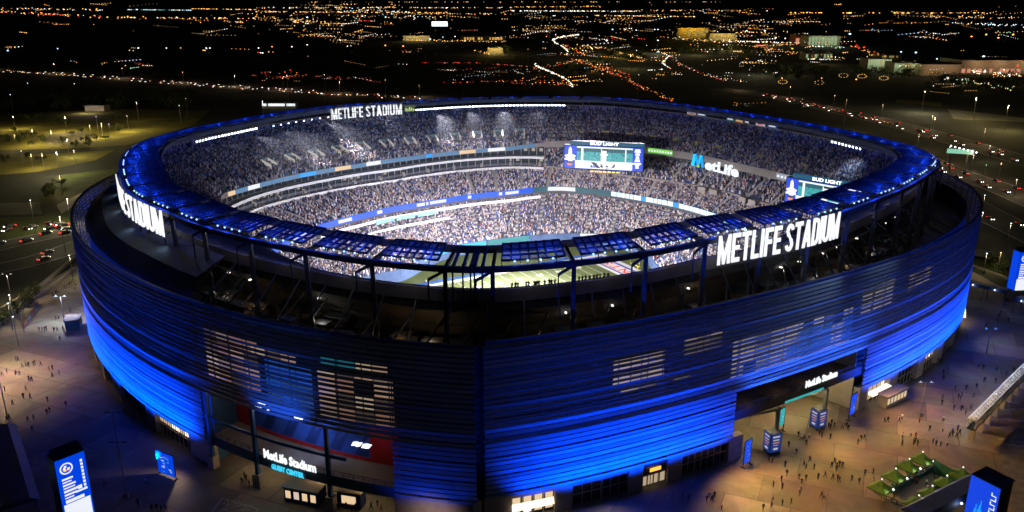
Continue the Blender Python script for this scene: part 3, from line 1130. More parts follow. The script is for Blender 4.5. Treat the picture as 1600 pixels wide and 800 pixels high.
# open corner: struts and cable masts
mb = MB()
for px in (706, 722, 735, 741, 752):
    t = th_at_px(px, RO, 50)
    mb.beam(PT(t, RO(t) - 11.5, 50.2), PT(t, RP(t), 49.4), 0.55)
    mb.beam(PT(t, RP(t) + .1, 50.4), PT(t, RP(t) + .1, 42.0), 0.32)
part(mb, 'corner_strut', M_STEELB)

# floodlight fixtures under the inner edge of the ring
def floods(th_list, dz=0.0, w=1.4, h=0.75, name='floodlight'):
    for t in th_list:
        mb = MB()
        r = RO(t) - 11.0
        dw = math.degrees(w / r) / 2
        mb.hexa([PT(t - dw, r, 47.0 + dz), PT(t + dw, r, 47.0 + dz), PT(t + dw, r + .5, 47.0 + dz), PT(t - dw, r + .5, 47.0 + dz),
                 PT(t - dw, r, 47.0 + h + dz), PT(t + dw, r, 47.0 + h + dz), PT(t + dw, r + .5, 47.0 + h + dz), PT(t - dw, r + .5, 47.0 + h + dz)], 1)
        mb.quad(PT(t - dw * .9, r - .02, 47.08 + dz), PT(t + dw * .9, r - .02, 47.08 + dz), PT(t + dw * .9, r - .02, 46.95 + h + dz), PT(t - dw * .9, r - .02, 46.95 + h + dz), 0)
        part(mb, name, [E_FLOOD, M_STEEL])


floods([78.5 + i * 0.85 for i in range(42)])
floods([154.5 + i * 0.9 for i in range(20)])
floods([1.0 + i * 0.9 for i in range(9)])
floods([134 + i * 2.2 for i in range(8)], -0.2, .8, .5)
# the lit lamps of the banks
FC = FP(0, 0)
for t in [0, 14, 28, 42, 56, 70, 84, 92, 100, 108, 122, 136, 150, 158, 168, 182, 200, 220, 240, 260, 280, 300, 320, 340]:
    p = PT(t, RO(t) - 11.6, 48.2)
    opp = Vector((FC.x - (p[0] - FC.x) * 0.40, FC.y - (p[1] - FC.y) * 0.40, -4))
    k = 1.0
    lamp('bowl_flood', 'SPOT', p, W_BOWL * k, (1.0, 0.93, 0.97), 0.5, opp, 35, 1.0)
# added bluish fill thrown across the bowl onto upper decks, one close above
for t, s, e in ((-105, 95, 1.0), (-90, 108, 1.0), (-78, 120, 1.0), (-62, 134, 1.1), (-48, 148, 1.1), (-30, 162, .9), (-150, 8, .4), (-160, 25, .33), (-140, 42, .33), (-125, 60, .36), (-115, 76, .42)):
    p = PT(t, RO(t) - 11.6, 48.0)
    lamp('deck_fill', 'SPOT', p, 175000 * e, (.42, .6, 1.0), .4, PT(s, RB(s) + 12, 37), 34, 1.0)
lamp('deck_fill', 'SPOT', PT(3, RO(3) - 11.4, 46.6), 2600, (0.5, 0.7, 1.0), 0.4, PT(3, RB(3) + 4, 31), 120, 0.9)
# blue lamps along the outer edge of the canopy panels
for a, b in panels:
    for f in (0.27, 0.73):
        t = a + (b - a) * f
        lamp('ring_lamp', 'POINT', PT(t, RO(t) - 3.5 - 1.5 * (f > .5), 52.4), W_RING, (0.008, 0.06, 1.0), 0.22)

# concourse lamps behind the upper wall (seen through the gap)
clamp = []
for i, t in enumerate(rng_th(-128, -20, 4.6)):
    if random.random() < 0.45:
        continue
    tj = t + random.uniform(-1, 1)
    p = PT(tj, RO(tj) - 7.5, 37.0)
    mb = MB()
    mb.box(p, (0.7, 0.35, 0.25), R(tj))
    col = random.choice([(1, .95, .85), (1, .75, .45), (.85, .95, 1)])
    part(mb, 'concourse_lamp', glow('concourse_lens', (1, .93, .8), 2.0))
    lamp('concourse_light', 'POINT', PT(tj, RO(tj) - 6.9, 36.3), random.choice([10, 25, 60]), col, 0.15)
for a, b in panels:
    if -135 < (a + 180) % 360 - 180 < -5:
        t = (a + b) / 2
        lamp('under_ring_fill', 'POINT', PT(t, RO(t) - 1.75, 49.3), 170, (1, .9, .85), .1)  # added lamp hidden behind the beam to brighten the parapet wall
for t in (-170, -160, -150, -140, -130):
    lamp('terrace_roof_fill', 'SPOT', PT(t, RO(t) + .8, 43.6), 170, (.5, .75, 1), .2, PT(t, RF(t) - 5, 37), 140, .8)  # added dim lamp so the membrane roof shows
for t in (-122, -117, -108, -100, -97, -87, -82, -76, -70, -66, -52, -44, -37):
    lamp('concourse_fill', 'POINT', PT(t, RO(t) - 4.8, 33.6), random.choice([30, 60, 110]), random.choice([(1, .7, .35), (1, .6, .25), (1, .9, .7)]), .1)  # added lamps tucked behind the stalls for warm patches of light
# concourse stalls, beams and braces
for t in rng_th(-124, -24, 1.7):
    mb = MB()
    tj = t + random.uniform(-.8, .8)
    r = RO(tj) - random.uniform(2.5, 10.5)
    w = random.uniform(2, 5)
    mb.box(PT(tj, r, 31.4), (2.2, w, random.uniform(1.2, 2.6)), R(tj))
    mb.box(PT(tj, r, 32.8), (2.8, w + .6, 0.2), R(tj), 1)
    part(mb, 'concession_stall', [mat('stall_brown', (.2, .15, .1), .8), M_STEELB])
mb = MB()
for i, t in enumerate(rng_th(-128, -20, 3.0)):
    mb.beam(PT(t, RO(t) - 4.2, 42), PT(t, RO(t) - 11.8, 34.5), 0.5, 0.9)
    mb.beam(PT(t, RO(t) - 1.2, 30.2), PT(t + 2.2, RO(t + 2.2) - 7, 37.5), 0.3)
    mb.beam(PT(t, RF(t) - 4.4, 36.0), PT(t, RO(t) - 4.2, 41.8), 0.25)
part(mb, 'raker_beam', M_STEEL)
mb = MB()
ring_solid(mb, lambda t: [(RO(t) - 1.4, 33.2), (RO(t) - 1.2, 33.2), (RO(t) - 1.2, 33.5), (RO(t) - 1.4, 33.5)], -128, -20, 1.5, 0)
ring_solid(mb, lambda t: [(RF(t) - 5.2, 31.3), (RF(t) - 5.0, 31.3), (RF(t) - 5.0, 31.5), (RF(t) - 5.2, 31.5)], -128, -20, 1.5, 0)
part(mb, 'concourse_railing', M_STEELB)

# ---- blue wash lights along the foot of the louvre walls
def wash(a, b, step, k=1.0, off=8.6, zz=3.6, aim=16.0):
    n = max(1, int(round((b - a) / step)))
    for i in range(n + 1):
        t = a + (b - a) * i / n
        kk = k(t) if callable(k) else k
        lamp('louvre_wash', 'SPOT', PT(t, RF(t) + off, zz), W_BLUE * kk, (0.0, 0.055, 1.0), 0.4, PT(t, RF(t) - 1, aim), 104, 0.8)


wash(-87.5, -70.5, 2.9, lambda t: 1.0 if -86 < t < -74 else 0.6)
wash(-46, -14, 3.1, 0.9)
wash(-172, -121.5, 3.1, 1.0)
wash(-98, -95.5, 2.5, 0.05)
for t, z in ((-64, 14), (-58, 14), (-52, 14)):
    lamp('louvre_wash', 'SPOT', PT(t, RF(t) + 10, 12), W_BLUE * .55, (0.02, 0.12, 1.0), 0.4, PT(t, RF(t), 22), 90, 0.7)
lamp('louvre_wash', 'SPOT', PT(-109, RF(-109) + 10, 14), W_BLUE * .25, (0.02, 0.12, 1.0), 0.4, PT(-109, RF(-109), 24), 80, 0.7)
# soft light on the upper louvres of the right front
lamp('terrace_flood', 'SPOT', PT(-56, RF(-56) + 6, 43.5), 900, (0.5, 0.75, 1.0), 0.4, PT(-58, RF(-58) - 0.2, 36), 110, 0.9)
lamp('terrace_flood', 'SPOT', PT(-48, RF(-48) + 6, 43.5), 500, (0.5, 0.75, 1.0), 0.4, PT(-48, RF(-48) - 0.2, 36), 110, 0.9)

# ------------------------------------------------------------------ the crowd in the bowl (tens of thousands: one mass)
def crowd():
    cen, ang, hts = [], [], []

    def fill(r0, z0, r1, z1, a, b, astep, phase, row=0.88, seat=0.62, occ=0.95):
        gap = 1.5
        for t in np.arange(a, b, 0.5):
            pass
        nmax = 60
        tm = np.arange(a, b, 1.0)
        run = float(np.mean([r1(t) - r0(t) for t in tm]))
        n = max(3, int(run / row))
        TH = np.arange(a, b, 0.25)
        A = np.array([r0(t) for t in TH])
        B = np.array([r1(t) for t in TH])
        for i in range(n):
            f = (i + 0.5) / n
            rr = A + (B - A) * f
            zr = z0 + (z1 - z0) * (i + 1) / n
            rm = rr.mean()
            ds = math.degrees(seat / rm)
            t = np.arange(a, b, ds)
            t = t + rng.uniform(-.2, .2, len(t)) * ds
            r = np.interp(t, TH, rr) + rng.uniform(-.15, .15, len(t))
            k = (t + 180 - phase + astep / 2) % astep - astep / 2
            ok = (np.abs(k) > math.degrees(gap / 2 / rm)) & (rng.random(len(t)) < occ)
            t, r = t[ok], r[ok]
            cen.append(np.stack([CX + r * np.cos(np.radians(t)), CY + r * np.sin(np.radians(t)), np.full(len(t), zr)], 1))
            ang.append(np.radians(t))
            hts.append(np.where(rng.random(len(t)) < .4, 1.65, 1.25) * rng.uniform(.9, 1.1, len(t)))

    fill(RW, Z_WALL + .2, RLT, ZLT, -30, 240, A_LOW, 2.0)
    fill(RE, 13.0, RD, 19.0, -12, 210, A_MID, 1.0)
    fill(lambda t: RD(t) + 0.6, 20.0, lambda t: RD(t) + 10, 26.5, -12, 82, A_MID, 4.0)
    fill(RB, 31.4, RA, 45.2, -4, 194, A_UP, 3.0)
    c = np.concatenate(cen)
    an = np.concatenate(ang)
    h = np.concatenate(hts)
    N = len(c)
    # each spectator: a tapered body (5 faces) and a head (5 faces)
    base = np.array([(-.17, -.27, 0), (.17, -.27, 0), (.17, .27, 0), (-.17, .27, 0), (-.11, -.22, .8), (.11, -.22, .8), (.11, .22, .8), (-.11, .22, .8),
                     (-.11, -.1, .82), (.11, -.1, .82), (.11, .1, .82), (-.11, .1, .82), (-.1, -.09, 1), (.1, -.09, 1), (.1, .09, 1), (-.1, .09, 1)])
    faces = np.array([(4, 5, 6, 7), (0, 1, 5, 4), (1, 2, 6, 5), (2, 3, 7, 6), (3, 0, 4, 7),
                      (12, 13, 14, 15), (8, 9, 13, 12), (9, 10, 14, 13), (10, 11, 15, 14), (11, 8, 12, 15)])
    ca, sa = np.cos(an), np.sin(an)
    V = np.empty((N, 16, 3))
    V[:, :, 0] = c[:, 0:1] + base[None, :, 0] * ca[:, None] - base[None, :, 1] * sa[:, None]
    V[:, :, 1] = c[:, 1:2] + base[None, :, 0] * sa[:, None] + base[None, :, 1] * ca[:, None]
    V[:, :, 2] = c[:, 2:3] + base[None, :, 2] * h[:, None]
    F = (faces[None] + (np.arange(N) * 16)[:, None, None]).reshape(-1, 4)
    me = bpy.data.meshes.new('crowd')
    me.vertices.add(N * 16)
    me.vertices.foreach_set('co', V.reshape(-1))
    me.loops.add(len(F) * 4)
    me.loops.foreach_set('vertex_index', F.reshape(-1).astype(np.int32))
    me.polygons.add(len(F))
    me.polygons.foreach_set('loop_start', (np.arange(len(F)) * 4).astype(np.int32))
    pal = np.array([(.03, .033, .045), (.03, .045, .13), (.04, .10, .36), (.62, .60, .62), (.34, .32, .34), (.13, .13, .15), (.5, .43, .42), (.4, .1, .08), (.5, .25, .1), (.1, .3, .32), (.58, .47, .46)])
    pr = np.array([.22, .16, .11, .11, .10, .11, .10, .015, .008, .01, .09])
    ci = rng.choice(len(pal), N, p=pr / pr.sum())
    bodyc = pal[ci] * rng.uniform(.75, 1.25, (N, 1))
    skin = np.array([(.5, .33, .26), (.4, .24, .17), (.2, .11, .07), (.04, .03, .025), (.03, .05, .15), (.6, .6, .6)])
    hc = skin[rng.choice(6, N, p=[.3, .15, .15, .2, .12, .08])]
    C = np.ones((N, 10, 4))
    C[:, :5, :3] = np.clip(bodyc, 0, .85)[:, None, :]
    C[:, 5:, :3] = hc[:, None, :]
    at = me.attributes.new('clothes', 'FLOAT_COLOR', 'FACE')
    at.data.foreach_set('color', C.reshape(-1).astype(np.float32))
    me.update()
    me.validate()
    m = bpy.data.materials.new('crowd_clothes')
    m.use_nodes = True
    b = m.node_tree.nodes['Principled BSDF']
    b.inputs['Roughness'].default_value = 0.85
    a = m.node_tree.nodes.new('ShaderNodeAttribute')
    a.attribute_name = 'clothes'
    m.node_tree.links.new(a.outputs['Color'], b.inputs['Base Color'])
    me.materials.append(m)
    o = bpy.data.objects.new('crowd', me)
    COL.objects.link(o)
    o['kind'] = 'stuff'
    o['label'] = 'packed crowd of spectators filling the raked tiers of the stadium bowl'
    o['category'] = 'crowd'
    return N


crowd()

# ------------------------------------------------------------------ big lettering on the ring
def ring_sign(lb, th0, sgn, length, z0, height, rfn, dr, frame=True):
    root = empty('stadium_sign', PT(th0, rfn(th0), z0))
    tag(root, lb, 'sign')
    inv = Matrix.Translation(root.location).inverted()
    fn = arc_map(rfn, th0, z0, sgn, dr)
    mb = MB()
    block_text(mb, 'METLIFE STADIUM', fn, length, height)
    o = mb.build('lettering', E_LETTER, root)
    o.matrix_parent_inverse = inv
    mb = MB()
    n = int(length)
    for zz in (0.15, height * .5, height - .15):
        for i in range(n):
            a, b = fn(length * i / n, zz, -0.5), fn(length * (i + 1) / n, zz, -0.5)
            mb.beam(a, b, 0.16)
    for i in range(0, n + 1, 3):
        mb.beam(fn(length * i / n, 0, -0.5), fn(length * i / n, height, -0.5), 0.16)
    o = mb.build('sign_frame', M_STEEL, root)
    o.matrix_parent_inverse = inv
    return root


tA = th_at_px(1121, lambda t: RP(t) + 0.9, 47, -80, -40)
tB = th_at_px(1309, lambda t: RP(t) + 0.9, 47, -80, -20)


def arc_len(rfn, a, b):
    n = 80
    P = [Vector(PT(a + (b - a) * i / n, rfn(a + (b - a) * i / n), 0)) for i in range(n + 1)]
    return sum((P[i + 1] - P[i]).length for i in range(n))


RS = lambda t: RP(t) + 0.9
ring_sign('large white stadium name letters on the front of the roof ring, facing out', tA, 1, arc_len(RS, tA, tB), 44.2, 6.2, RS, 0.3)
tB2 = th_at_px(258, RS, 45, -170, -100)
tA2 = th_at_px(201, RS, 47, -178, -135)
L2 = arc_len(RS, tA2, tB2) / 0.475
tS = walk(tB2, -1, L2)
ring_sign('curved stadium name letters at the left end of the roof ring, half turned away', tS, 1, L2, 44.0, 6.2, RS, 0.3)
tC = th_at_px(627, lambda t: RO(t) - 11.9, 48, 60, 150)
tD = th_at_px(516, lambda t: RO(t) - 11.9, 48, 60, 160)
RI = lambda t: RO(t) - 12.9
ring_sign('stadium name letters on the far side of the ring, facing into the bowl', tD, -1, arc_len(RI, tC, tD), 45.9, 4.9, RI, 0.0)
# small green picture board beside the far letters
mb = MB()
ring_solid(mb, lambda t: [(RI(t) - .3, 47), (RI(t), 47), (RI(t), 50), (RI(t) - .3, 50)], tC - 3.2, tC - .6, .5, 0)
for i in range(5):
    a = tC - 2.9 + i * .45
    ring_solid(mb, lambda t: [(RI(t) - .36, 47.4), (RI(t) - .31, 47.4), (RI(t) - .31, 48.4 + (i * 7 % 3) * .4), (RI(t) - .36, 48.4 + (i * 7 % 3) * .4)], a, a + .3, .3, 1)
tag(mb.build('picture_board', [glow('board_olive', (.1, .13, .03), .6), glow('board_lime', (.6, .8, .3), .8)]), 'small olive picture board next to the far stadium name letters', 'sign')

# sponsor name on the end fascia
def fascia_sign():
    root = empty('fascia_sign', (60, 350, 28))
    tag(root, 'glowing name sign with a large cyan M on the tan upper deck fascia', 'sign')
    r = lambda t: RB(t) - 1.2
    t0 = th_at_px(1080, r, 29, 0, 75)
    t1 = th_at_px(1154, r, 29, 0, 75)
    L = arc_len(r, t1, t0)
    fn = arc_map(r, t0, 27.2, -1)
    mb = MB()
    # the M: two leaning wings in two blues and a green foot
    w = L * .26
    H = 5.4

    def ply(pts, mi):
        F_ = [fn(x * w, y * H, .2) for x, y in pts]
        B_ = [fn(x * w, y * H, -.2) for x, y in pts]
        mb.poly(F_, mi)
        mb.poly(B_[::-1], mi)
        for i in range(len(pts)):
            j = (i + 1) % len(pts)
            mb.quad(B_[i], B_[j], F_[j], F_[i], mi)
    ply([(0, .05), (.22, .05), (.36, 1), (.14, 1)], 0)
    ply([(.2, .95), (.36, 1), (.62, .28), (.46, .1)], 1)
    ply([(.46, .1), (.62, .28), (.84, 1), (.66, 1)], 0)
    ply([(.66, 1), (.84, 1), (1, .05), (.8, .05)], 1)
    ply([(.44, .02), (.66, .02), (.56, .24)], 2)
    o = mb.build('letter_m', [glow('sign_cyan', (.0, .55, .95), 1.2), glow('sign_azure', (.0, .3, .8), 1.2), glow('sign_lime', (.35, .8, .1), 1.0)], root)
    o.matrix_parent_inverse = Matrix.Translation(root.location).inverted()
    mb = MB()
    text_into(mb, 'etLife', lambda x, y, z: fn(w * 1.08 + x, y, z), L - w * 1.08, 4.3, bold=.03, depth=.15)
    o = mb.build('lettering', glow('sign_white', (.8, .87, .93), 1.25), root)
    o.matrix_parent_inverse = Matrix.Translation(root.location).inverted()


fascia_sign()

# ------------------------------------------------------------------ scoreboards
def scoreboard(p0, p1, ztop, zbot, header, lb):
    """p0 (left as seen from the field), p1 right, in plan"""
    a, b = Vector((p0[0], p0[1], 0)), Vector((p1[0], p1[1], 0))
    L = (b - a).length
    d = (b - a) / L
    nrm = Vector((d.y, -d.x, 0))
    root = empty('scoreboard', a + Vector((0, 0, zbot)))
    tag(root, lb, 'scoreboard')
    inv = Matrix.Translation(root.location).inverted()
    HH = ztop - zbot

    def pt(x, y, o=0.0):
        return a + d * x * L + nrm * o + Vector((0, 0, zbot + y * HH))

    def pb(mb, x0, y0, x1, y1, o0, o1, mi=0):
        mb.hexa([pt(x0, y0, o0), pt(x1, y0, o0), pt(x1, y0, o1), pt(x0, y0, o1), pt(x0, y1, o0), pt(x1, y1, o0), pt(x1, y1, o1), pt(x0, y1, o1)], mi)

    def pl(mb, pts, o, mi):
        mb.poly([pt(x, y, o) for x, y in pts], mi)

    mb = MB()
    pb(mb, -.01, -.03, 1.01, 1.02, -2.2, 0)
    q = mb.build('casing', M_BLK, root)
    q.matrix_parent_inverse = inv
    mb = MB()
    o = .03
    pl(mb, [(0, 0), (1, 0), (1, 1), (0, 1)], o, 0)                               # blue field
    pl(mb, [(.16, .33), (.87, .33), (.87, .97), (.16, .97)], o + .02, 1)         # teal stands picture
    for i in range(60):
        x, y = random.uniform(.17, .85), random.uniform(.40, .75)
        pl(mb, [(x, y), (x + .012, y), (x + .012, y + .05), (x, y + .05)], o + .03, random.choice([2, 2, 7]))
    pl(mb, [(.16, .75), (.87, .75), (.87, .9), (.16, .9)], o + .04, 2)            # dark upper band
    pl(mb, [(.16, .91), (.87, .91), (.87, .97), (.16, .97)], o + .04, 3)
    pl(mb, [(.14, .02), (.87, .02), (.87, .30), (.14, .30)], o + .02, 3)          # white band
    pl(mb, [(.14, .29), (.98, .29), (.98, .36), (.14, .36)], o + .05, 3)
    for x, w in ((.215, .03), (.47, .07), (.775, .015)):
        pl(mb, [(x, .36), (x + w, .36), (x + w, .9), (x, .9)], o + .05, 3)
    pl(mb, [(.46, .62), (.56, .62), (.56, .68), (.46, .68)], o + .06, 3)
    pl(mb, [(.48, .82), (.55, .82), (.55, .9), (.48, .9)], o + .06, 5)
    for i in range(26):                                                           # dark blue figures
        x, y = random.uniform(.33, .66), random.uniform(.03, .26)
        pl(mb, [(x, y), (x + random.uniform(.01, .04), y), (x + .02, y + random.uniform(.04, .14))], o + .06, random.choice([4, 4, 0]))
    pl(mb, [(.34, .30), (.42, .06), (.47, .06), (.40, .30)], o + .065, 4)
    # left panel figure in white
    pl(mb, [(.055, .30), (.10, .30), (.15, .56), (.10, .62), (.095, .86), (.075, .95), (.055, .86), (.05, .62), (0.0, .56)], o + .04, 3)
    pl(mb, [(.0, .36), (.14, .36), (.14, .44), (.0, .44)], o + .05, 3)
    pl(mb, [(.03, .22), (.11, .22), (.09, .12), (.05, .12)], o + .05, 6)
    pl(mb, [(.02, .2), (.12, .2), (.10, .32), (.04, .32)], o + .04, 4)
    # right column: white upright shapes
    for y0, y1, w in ((.12, .24, .03), (.24, .34, .04), (.40, .52, .045), (.54, .66, .03), (.68, .78, .04), (.8, .95, .05)):
        pl(mb, [(.93 - w * .8, y0), (.93 + w * .8, y0), (.93 + w * .6, y1), (.93 - w * .6, y1)], o + .04, 3)
    q = mb.build('screen', [E_BLUE, E_TEAL, E_TEALD, glow('screen_paper', (.9, .93, 1), 1.15), glow('screen_navy', (.01, .02, .12), .8), E_BLK_, E_REDP, glow('screen_aqua', (.12, .6, .62), 1.0)], root)
    q.matrix_parent_inverse = inv
    mb = MB()
    pb(mb, .07, 1.03, 1.01, 1.20, -1.2, .0, 0)
    q = mb.build('header_board', E_HEAD, root)
    q.matrix_parent_inverse = inv
    mb = MB()
    text_into(mb, header, lambda x, y, z: a + d * (L * .33 + x) + nrm * (.06 + z) + Vector((0, 0, zbot + HH * 1.055 + y)), L * .36, HH * .13, bold=.03)
    q = mb.build('lettering', E_WHITE, root)
    q.matrix_parent_inverse = inv
    mb = MB()
    for i in range(7):
        x = .34 + i * .055
        pb(mb, x, -.12, x + .04, -.08, -.4, 0)
    q = mb.build('lamp_row', E_AMBER, root)
    q.matrix_parent_inverse = inv


E_BLK_ = glow('screen_black', (.01, .01, .015), .5)
E_REDP = glow('screen_salmon', (.9, .3, .15), .9)
E_HEAD = glow('header_teal', (.0, .1, .2), .8)
# far corner board and right corner board (plan points found on their own level)
scoreboard((22.6, 350.0), (55.2, 341.5), 36.3, 26.4, 'BUD LIGHT', 'wide lit scoreboard at the far corner with a white figure on its left panel')
scoreboard((97.2, 284.5), (116.5, 262.5), 36.0, 27.0, 'BUD LIGHT', 'lit scoreboard at the right corner, partly hidden behind the roof ring')

# advertising boards along the end parapet
mb_list = [((1074, 1087), 0, 'tan'), ((1089, 1104), 1, 'white and navy'), ((1136, 1148), 0, 'teal'), ((1150, 1161), 2, 'orange'), ((1164, 1172), 1, 'white mark on dark'), ((1182, 1196), 3, 'pink and white'), ((1200, 1215), 4, 'blue')]
for (x0, x1), k_, w_ in mb_list:
    r = lambda t: RO(t) - 5.2
    a, b = th_at_px(x1, r, 48, 0, 90), th_at_px(x0, r, 48, 0, 90)
    mb = MB()
    cols = {'tan': (.55, .36, .25), 'white and navy': (.05, .08, .18), 'teal': (.02, .15, .2), 'orange': (.75, .3, .03), 'white mark on dark': (.03, .05, .1), 'pink and white': (.5, .5, .55), 'blue': (.02, .08, .35)}
    ring_solid(mb, lambda t: [(r(t) - .3, 46.95), (r(t), 46.95), (r(t), 49.2), (r(t) - .3, 49.2)], a, b, 1, 0)
    m1 = a + (b - a) * .15
    m2 = a + (b - a) * .85
    ring_solid(mb, lambda t: [(r(t) - .36, 47.3), (r(t) - .31, 47.3), (r(t) - .31, 47.8), (r(t) - .36, 47.8)], m1, m2, 1, 1)
    ring_solid(mb, lambda t: [(r(t) - .36, 48.2), (r(t) - .31, 48.2), (r(t) - .31, 48.6), (r(t) - .36, 48.6)], m1, (m1 + m2) / 2, 1, 1)
    acc = {'tan': (.05, .15, .4), 'pink and white': (.8, .2, .25), 'orange': (.6, .5, .3)}.get(w_, (.8, .85, .9))
    tag(mb.build('advert_board', [glow('adv_' + w_.replace(' ', '_'), cols[w_], .7), glow('adv2_' + w_.replace(' ', '_'), acc, .7)]),
        'small %s advert board on the end parapet under the blue ring' % w_, 'advert board')

# ------------------------------------------------------------------ plaza
RPZ = smooth_table([-180, -170, -160, -150, -140, -130, -110, -90, -70, -50, -40, -30, -22, -14, -8, 0, 10, 90, 150, 172],
                   [165, 163, 165, 175, 215, 240, 250, 250, 250, 250, 240, 215, 190, 178, 172, 170, 170, 170, 165, 165], 2.0)


def slab_material(name, base, scale, vary):
    m = bpy.data.materials.new(name)
    m.use_nodes = True
    nt = m.node_tree
    b = nt.nodes['Principled BSDF']
    b.inputs['Roughness'].default_value = 0.75
    tc = nt.nodes.new('ShaderNodeTexCoord')
    mp = nt.nodes.new('ShaderNodeMapping')
    mp.inputs['Rotation'].default_value = (0, 0, R(24))
    br = nt.nodes.new('ShaderNodeTexBrick')
    br.inputs['Scale'].default_value = scale
    br.inputs['Mortar Size'].default_value = 0.008
    br.inputs['Brick Width'].default_value = 0.9
    br.inputs['Row Height'].default_value = 0.7
    c = Vector(base)
    br.inputs['Color1'].default_value = (*(c * (1 - vary)), 1)
    br.inputs['Color2'].default_value = (*(c * (1 + vary)), 1)
    br.inputs['Mortar'].default_value = (*(c * 0.55), 1)
    nz = nt.nodes.new('ShaderNodeTexNoise')
    nz.inputs['Scale'].default_value = 0.12
    nz.inputs['Detail'].default_value = 8
    mx = nt.nodes.new('ShaderNodeMix')
    mx.data_type = 'RGBA'
    mx.blend_type = 'MULTIPLY'
    mx.inputs[0].default_value = 0.55
    nt.links.new(tc.outputs['Object'], mp.inputs['Vector'])
    nt.links.new(mp.outputs['Vector'], br.inputs['Vector'])
    nt.links.new(tc.outputs['Object'], nz.inputs['Vector'])
    nt.links.new(br.outputs['Color'], mx.inputs[6])
    nt.links.new(nz.outputs['Color'], mx.inputs[7])
    st = nt.nodes.new('ShaderNodeTexNoise')          # worn stains and patches
    st.inputs['Scale'].default_value = 0.045
    st.inputs['Detail'].default_value = 10
    st.inputs['Roughness'].default_value = .72
    st.inputs['Distortion'].default_value = .6
    sr = nt.nodes.new('ShaderNodeValToRGB')
    sr.color_ramp.elements[0].position = .38
    sr.color_ramp.elements[0].color = (.42, .41, .40, 1)
    sr.color_ramp.elements[1].position = .6
    sr.color_ramp.elements[1].color = (1, 1, 1, 1)
    m2 = nt.nodes.new('ShaderNodeMix')
    m2.data_type = 'RGBA'
    m2.blend_type = 'MULTIPLY'
    m2.inputs[0].default_value = .85
    nt.links.new(tc.outputs['Object'], st.inputs['Vector'])
    nt.links.new(st.outputs['Fac'], sr.inputs['Fac'])
    nt.links.new(mx.outputs[2], m2.inputs[6])
    nt.links.new(sr.outputs['Color'], m2.inputs[7])
    nt.links.new(m2.outputs[2], b.inputs['Base Color'])
    return m


M_PLAZA = slab_material('plaza_slabs', (0.33, 0.285, 0.235), 0.07, 0.3)
mb = MB()
ths = rng_th(-180, 180, 2)
ring_sheet(mb, lambda t: [(RF(t) - 27, 0.0), (RPZ(t), 0.0)], -180, 180, 2.0, 0)
kind(mb.build('plaza', M_PLAZA), 'structure')
mb = MB()
ring_solid(mb, lambda t: [(RPZ(t), -0.1), (RPZ(t) + 0.4, -0.1), (RPZ(t) + 0.4, 0.14), (RPZ(t), 0.14)], -180, 180, 2.0, 0, False)
kind(mb.build('kerb', M_CONC), 'structure')

# ------------------------------------------------------------------ left gate
def gpart(mb, name, mats):
    return part(mb, name, mats)


def ang_box(mb, t0, t1, ra, rb, z0, z1, mi=0, rf=RF, step=1.0):
    ring_solid(mb, lambda t: [(rf(t) + ra, z0), (rf(t) + rb, z0), (rf(t) + rb, z1), (rf(t) + ra, z1)], t0, t1, step, mi)


L0, L1, Q0, Q1 = G_L0 + .05, G_L1 - .05, G_R0 + .05, G_R1 - .05
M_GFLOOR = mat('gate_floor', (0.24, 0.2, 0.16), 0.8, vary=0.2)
mb = MB()
ang_box(mb, L0, L1, -9.4, -1.2, 6.0, 6.6)
gpart(mb, 'gate_floor', M_GFLOOR)
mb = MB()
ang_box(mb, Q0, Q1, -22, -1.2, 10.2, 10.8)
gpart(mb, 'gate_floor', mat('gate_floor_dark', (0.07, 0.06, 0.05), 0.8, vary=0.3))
mb = MB()
ang_box(mb, L0, L1, -24, -4.6, 18.0, 18.4)
gpart(mb, 'gate_ceiling', M_STEEL)
mb = MB()
ang_box(mb, Q0, Q1, -24, -4.6, 17.0, 17.4)
gpart(mb, 'gate_ceiling', M_STEEL)
mb = MB()
ang_box(mb, L0, L1, -1.15, -0.85, 5.1, 7.4)
gpart(mb, 'gate_fascia', mat('fascia_grey_blue', (0.12, 0.16, 0.22), 0.6, vary=0.15))
mb = MB()
ang_box(mb, Q0, Q1, -1.15, -0.85, 9.7, 11.9)
gpart(mb, 'gate_fascia', mat('fascia_charcoal', (0.05, 0.055, 0.065), 0.6, vary=0.15))
# railings
for a, b, z in ((L0, L1, 7.4), (Q0, Q1, 11.9)):
    mb = MB()
    ang_box(mb, a, b, -1.05, -0.95, z + 1.0, z + 1.08)
    ang_box(mb, a, b, -1.05, -0.95, z + .5, z + .55)
    for t in rng_th(a, b, 0.9):
        mb.beam(PT(t, RF(t) - 1, z), PT(t, RF(t) - 1, z + 1.05), 0.09)
    gpart(mb, 'railing', M_STEELB)
# back walls: blue and red murals with lit emblems
M_MBLUE = mat('mural_blue', (0.03, 0.09, 0.42), 0.6, vary=0.3, scale=0.1)
M_MBLUE2 = mat('mural_navy', (0.015, 0.04, 0.2), 0.6, vary=0.2, scale=0.1)
M_MRED = mat('mural_red', (0.42, 0.02, 0.025), 0.6, vary=0.25, scale=0.1)
mb = MB()
ang_box(mb, L0, L1, -9.4, -9.0, 0.0, 18.0, 0)
for i in range(7):
    a = L0 + 1 + i * 2.7
    r = lambda t: RF(t) - 8.96
    mb.poly([PT(a, r(a), 7.6), PT(a + 1.2, r(a + 1.2), 7.6), PT(a + 3.0, r(a + 3.0), 15.5), PT(a + 1.9, r(a + 1.9), 15.5)], 1)
ang_box(mb, L0, L0 + 2.2, -8.99, -8.9, 6.7, 17, 2)
ang_box(mb, L1 - 3.4, L1, -8.99, -8.9, 6.7, 17, 2)
ang_box(mb, L0 + 2, L1 - 3, -8.94, -8.86, 6.7, 7.5, 2)
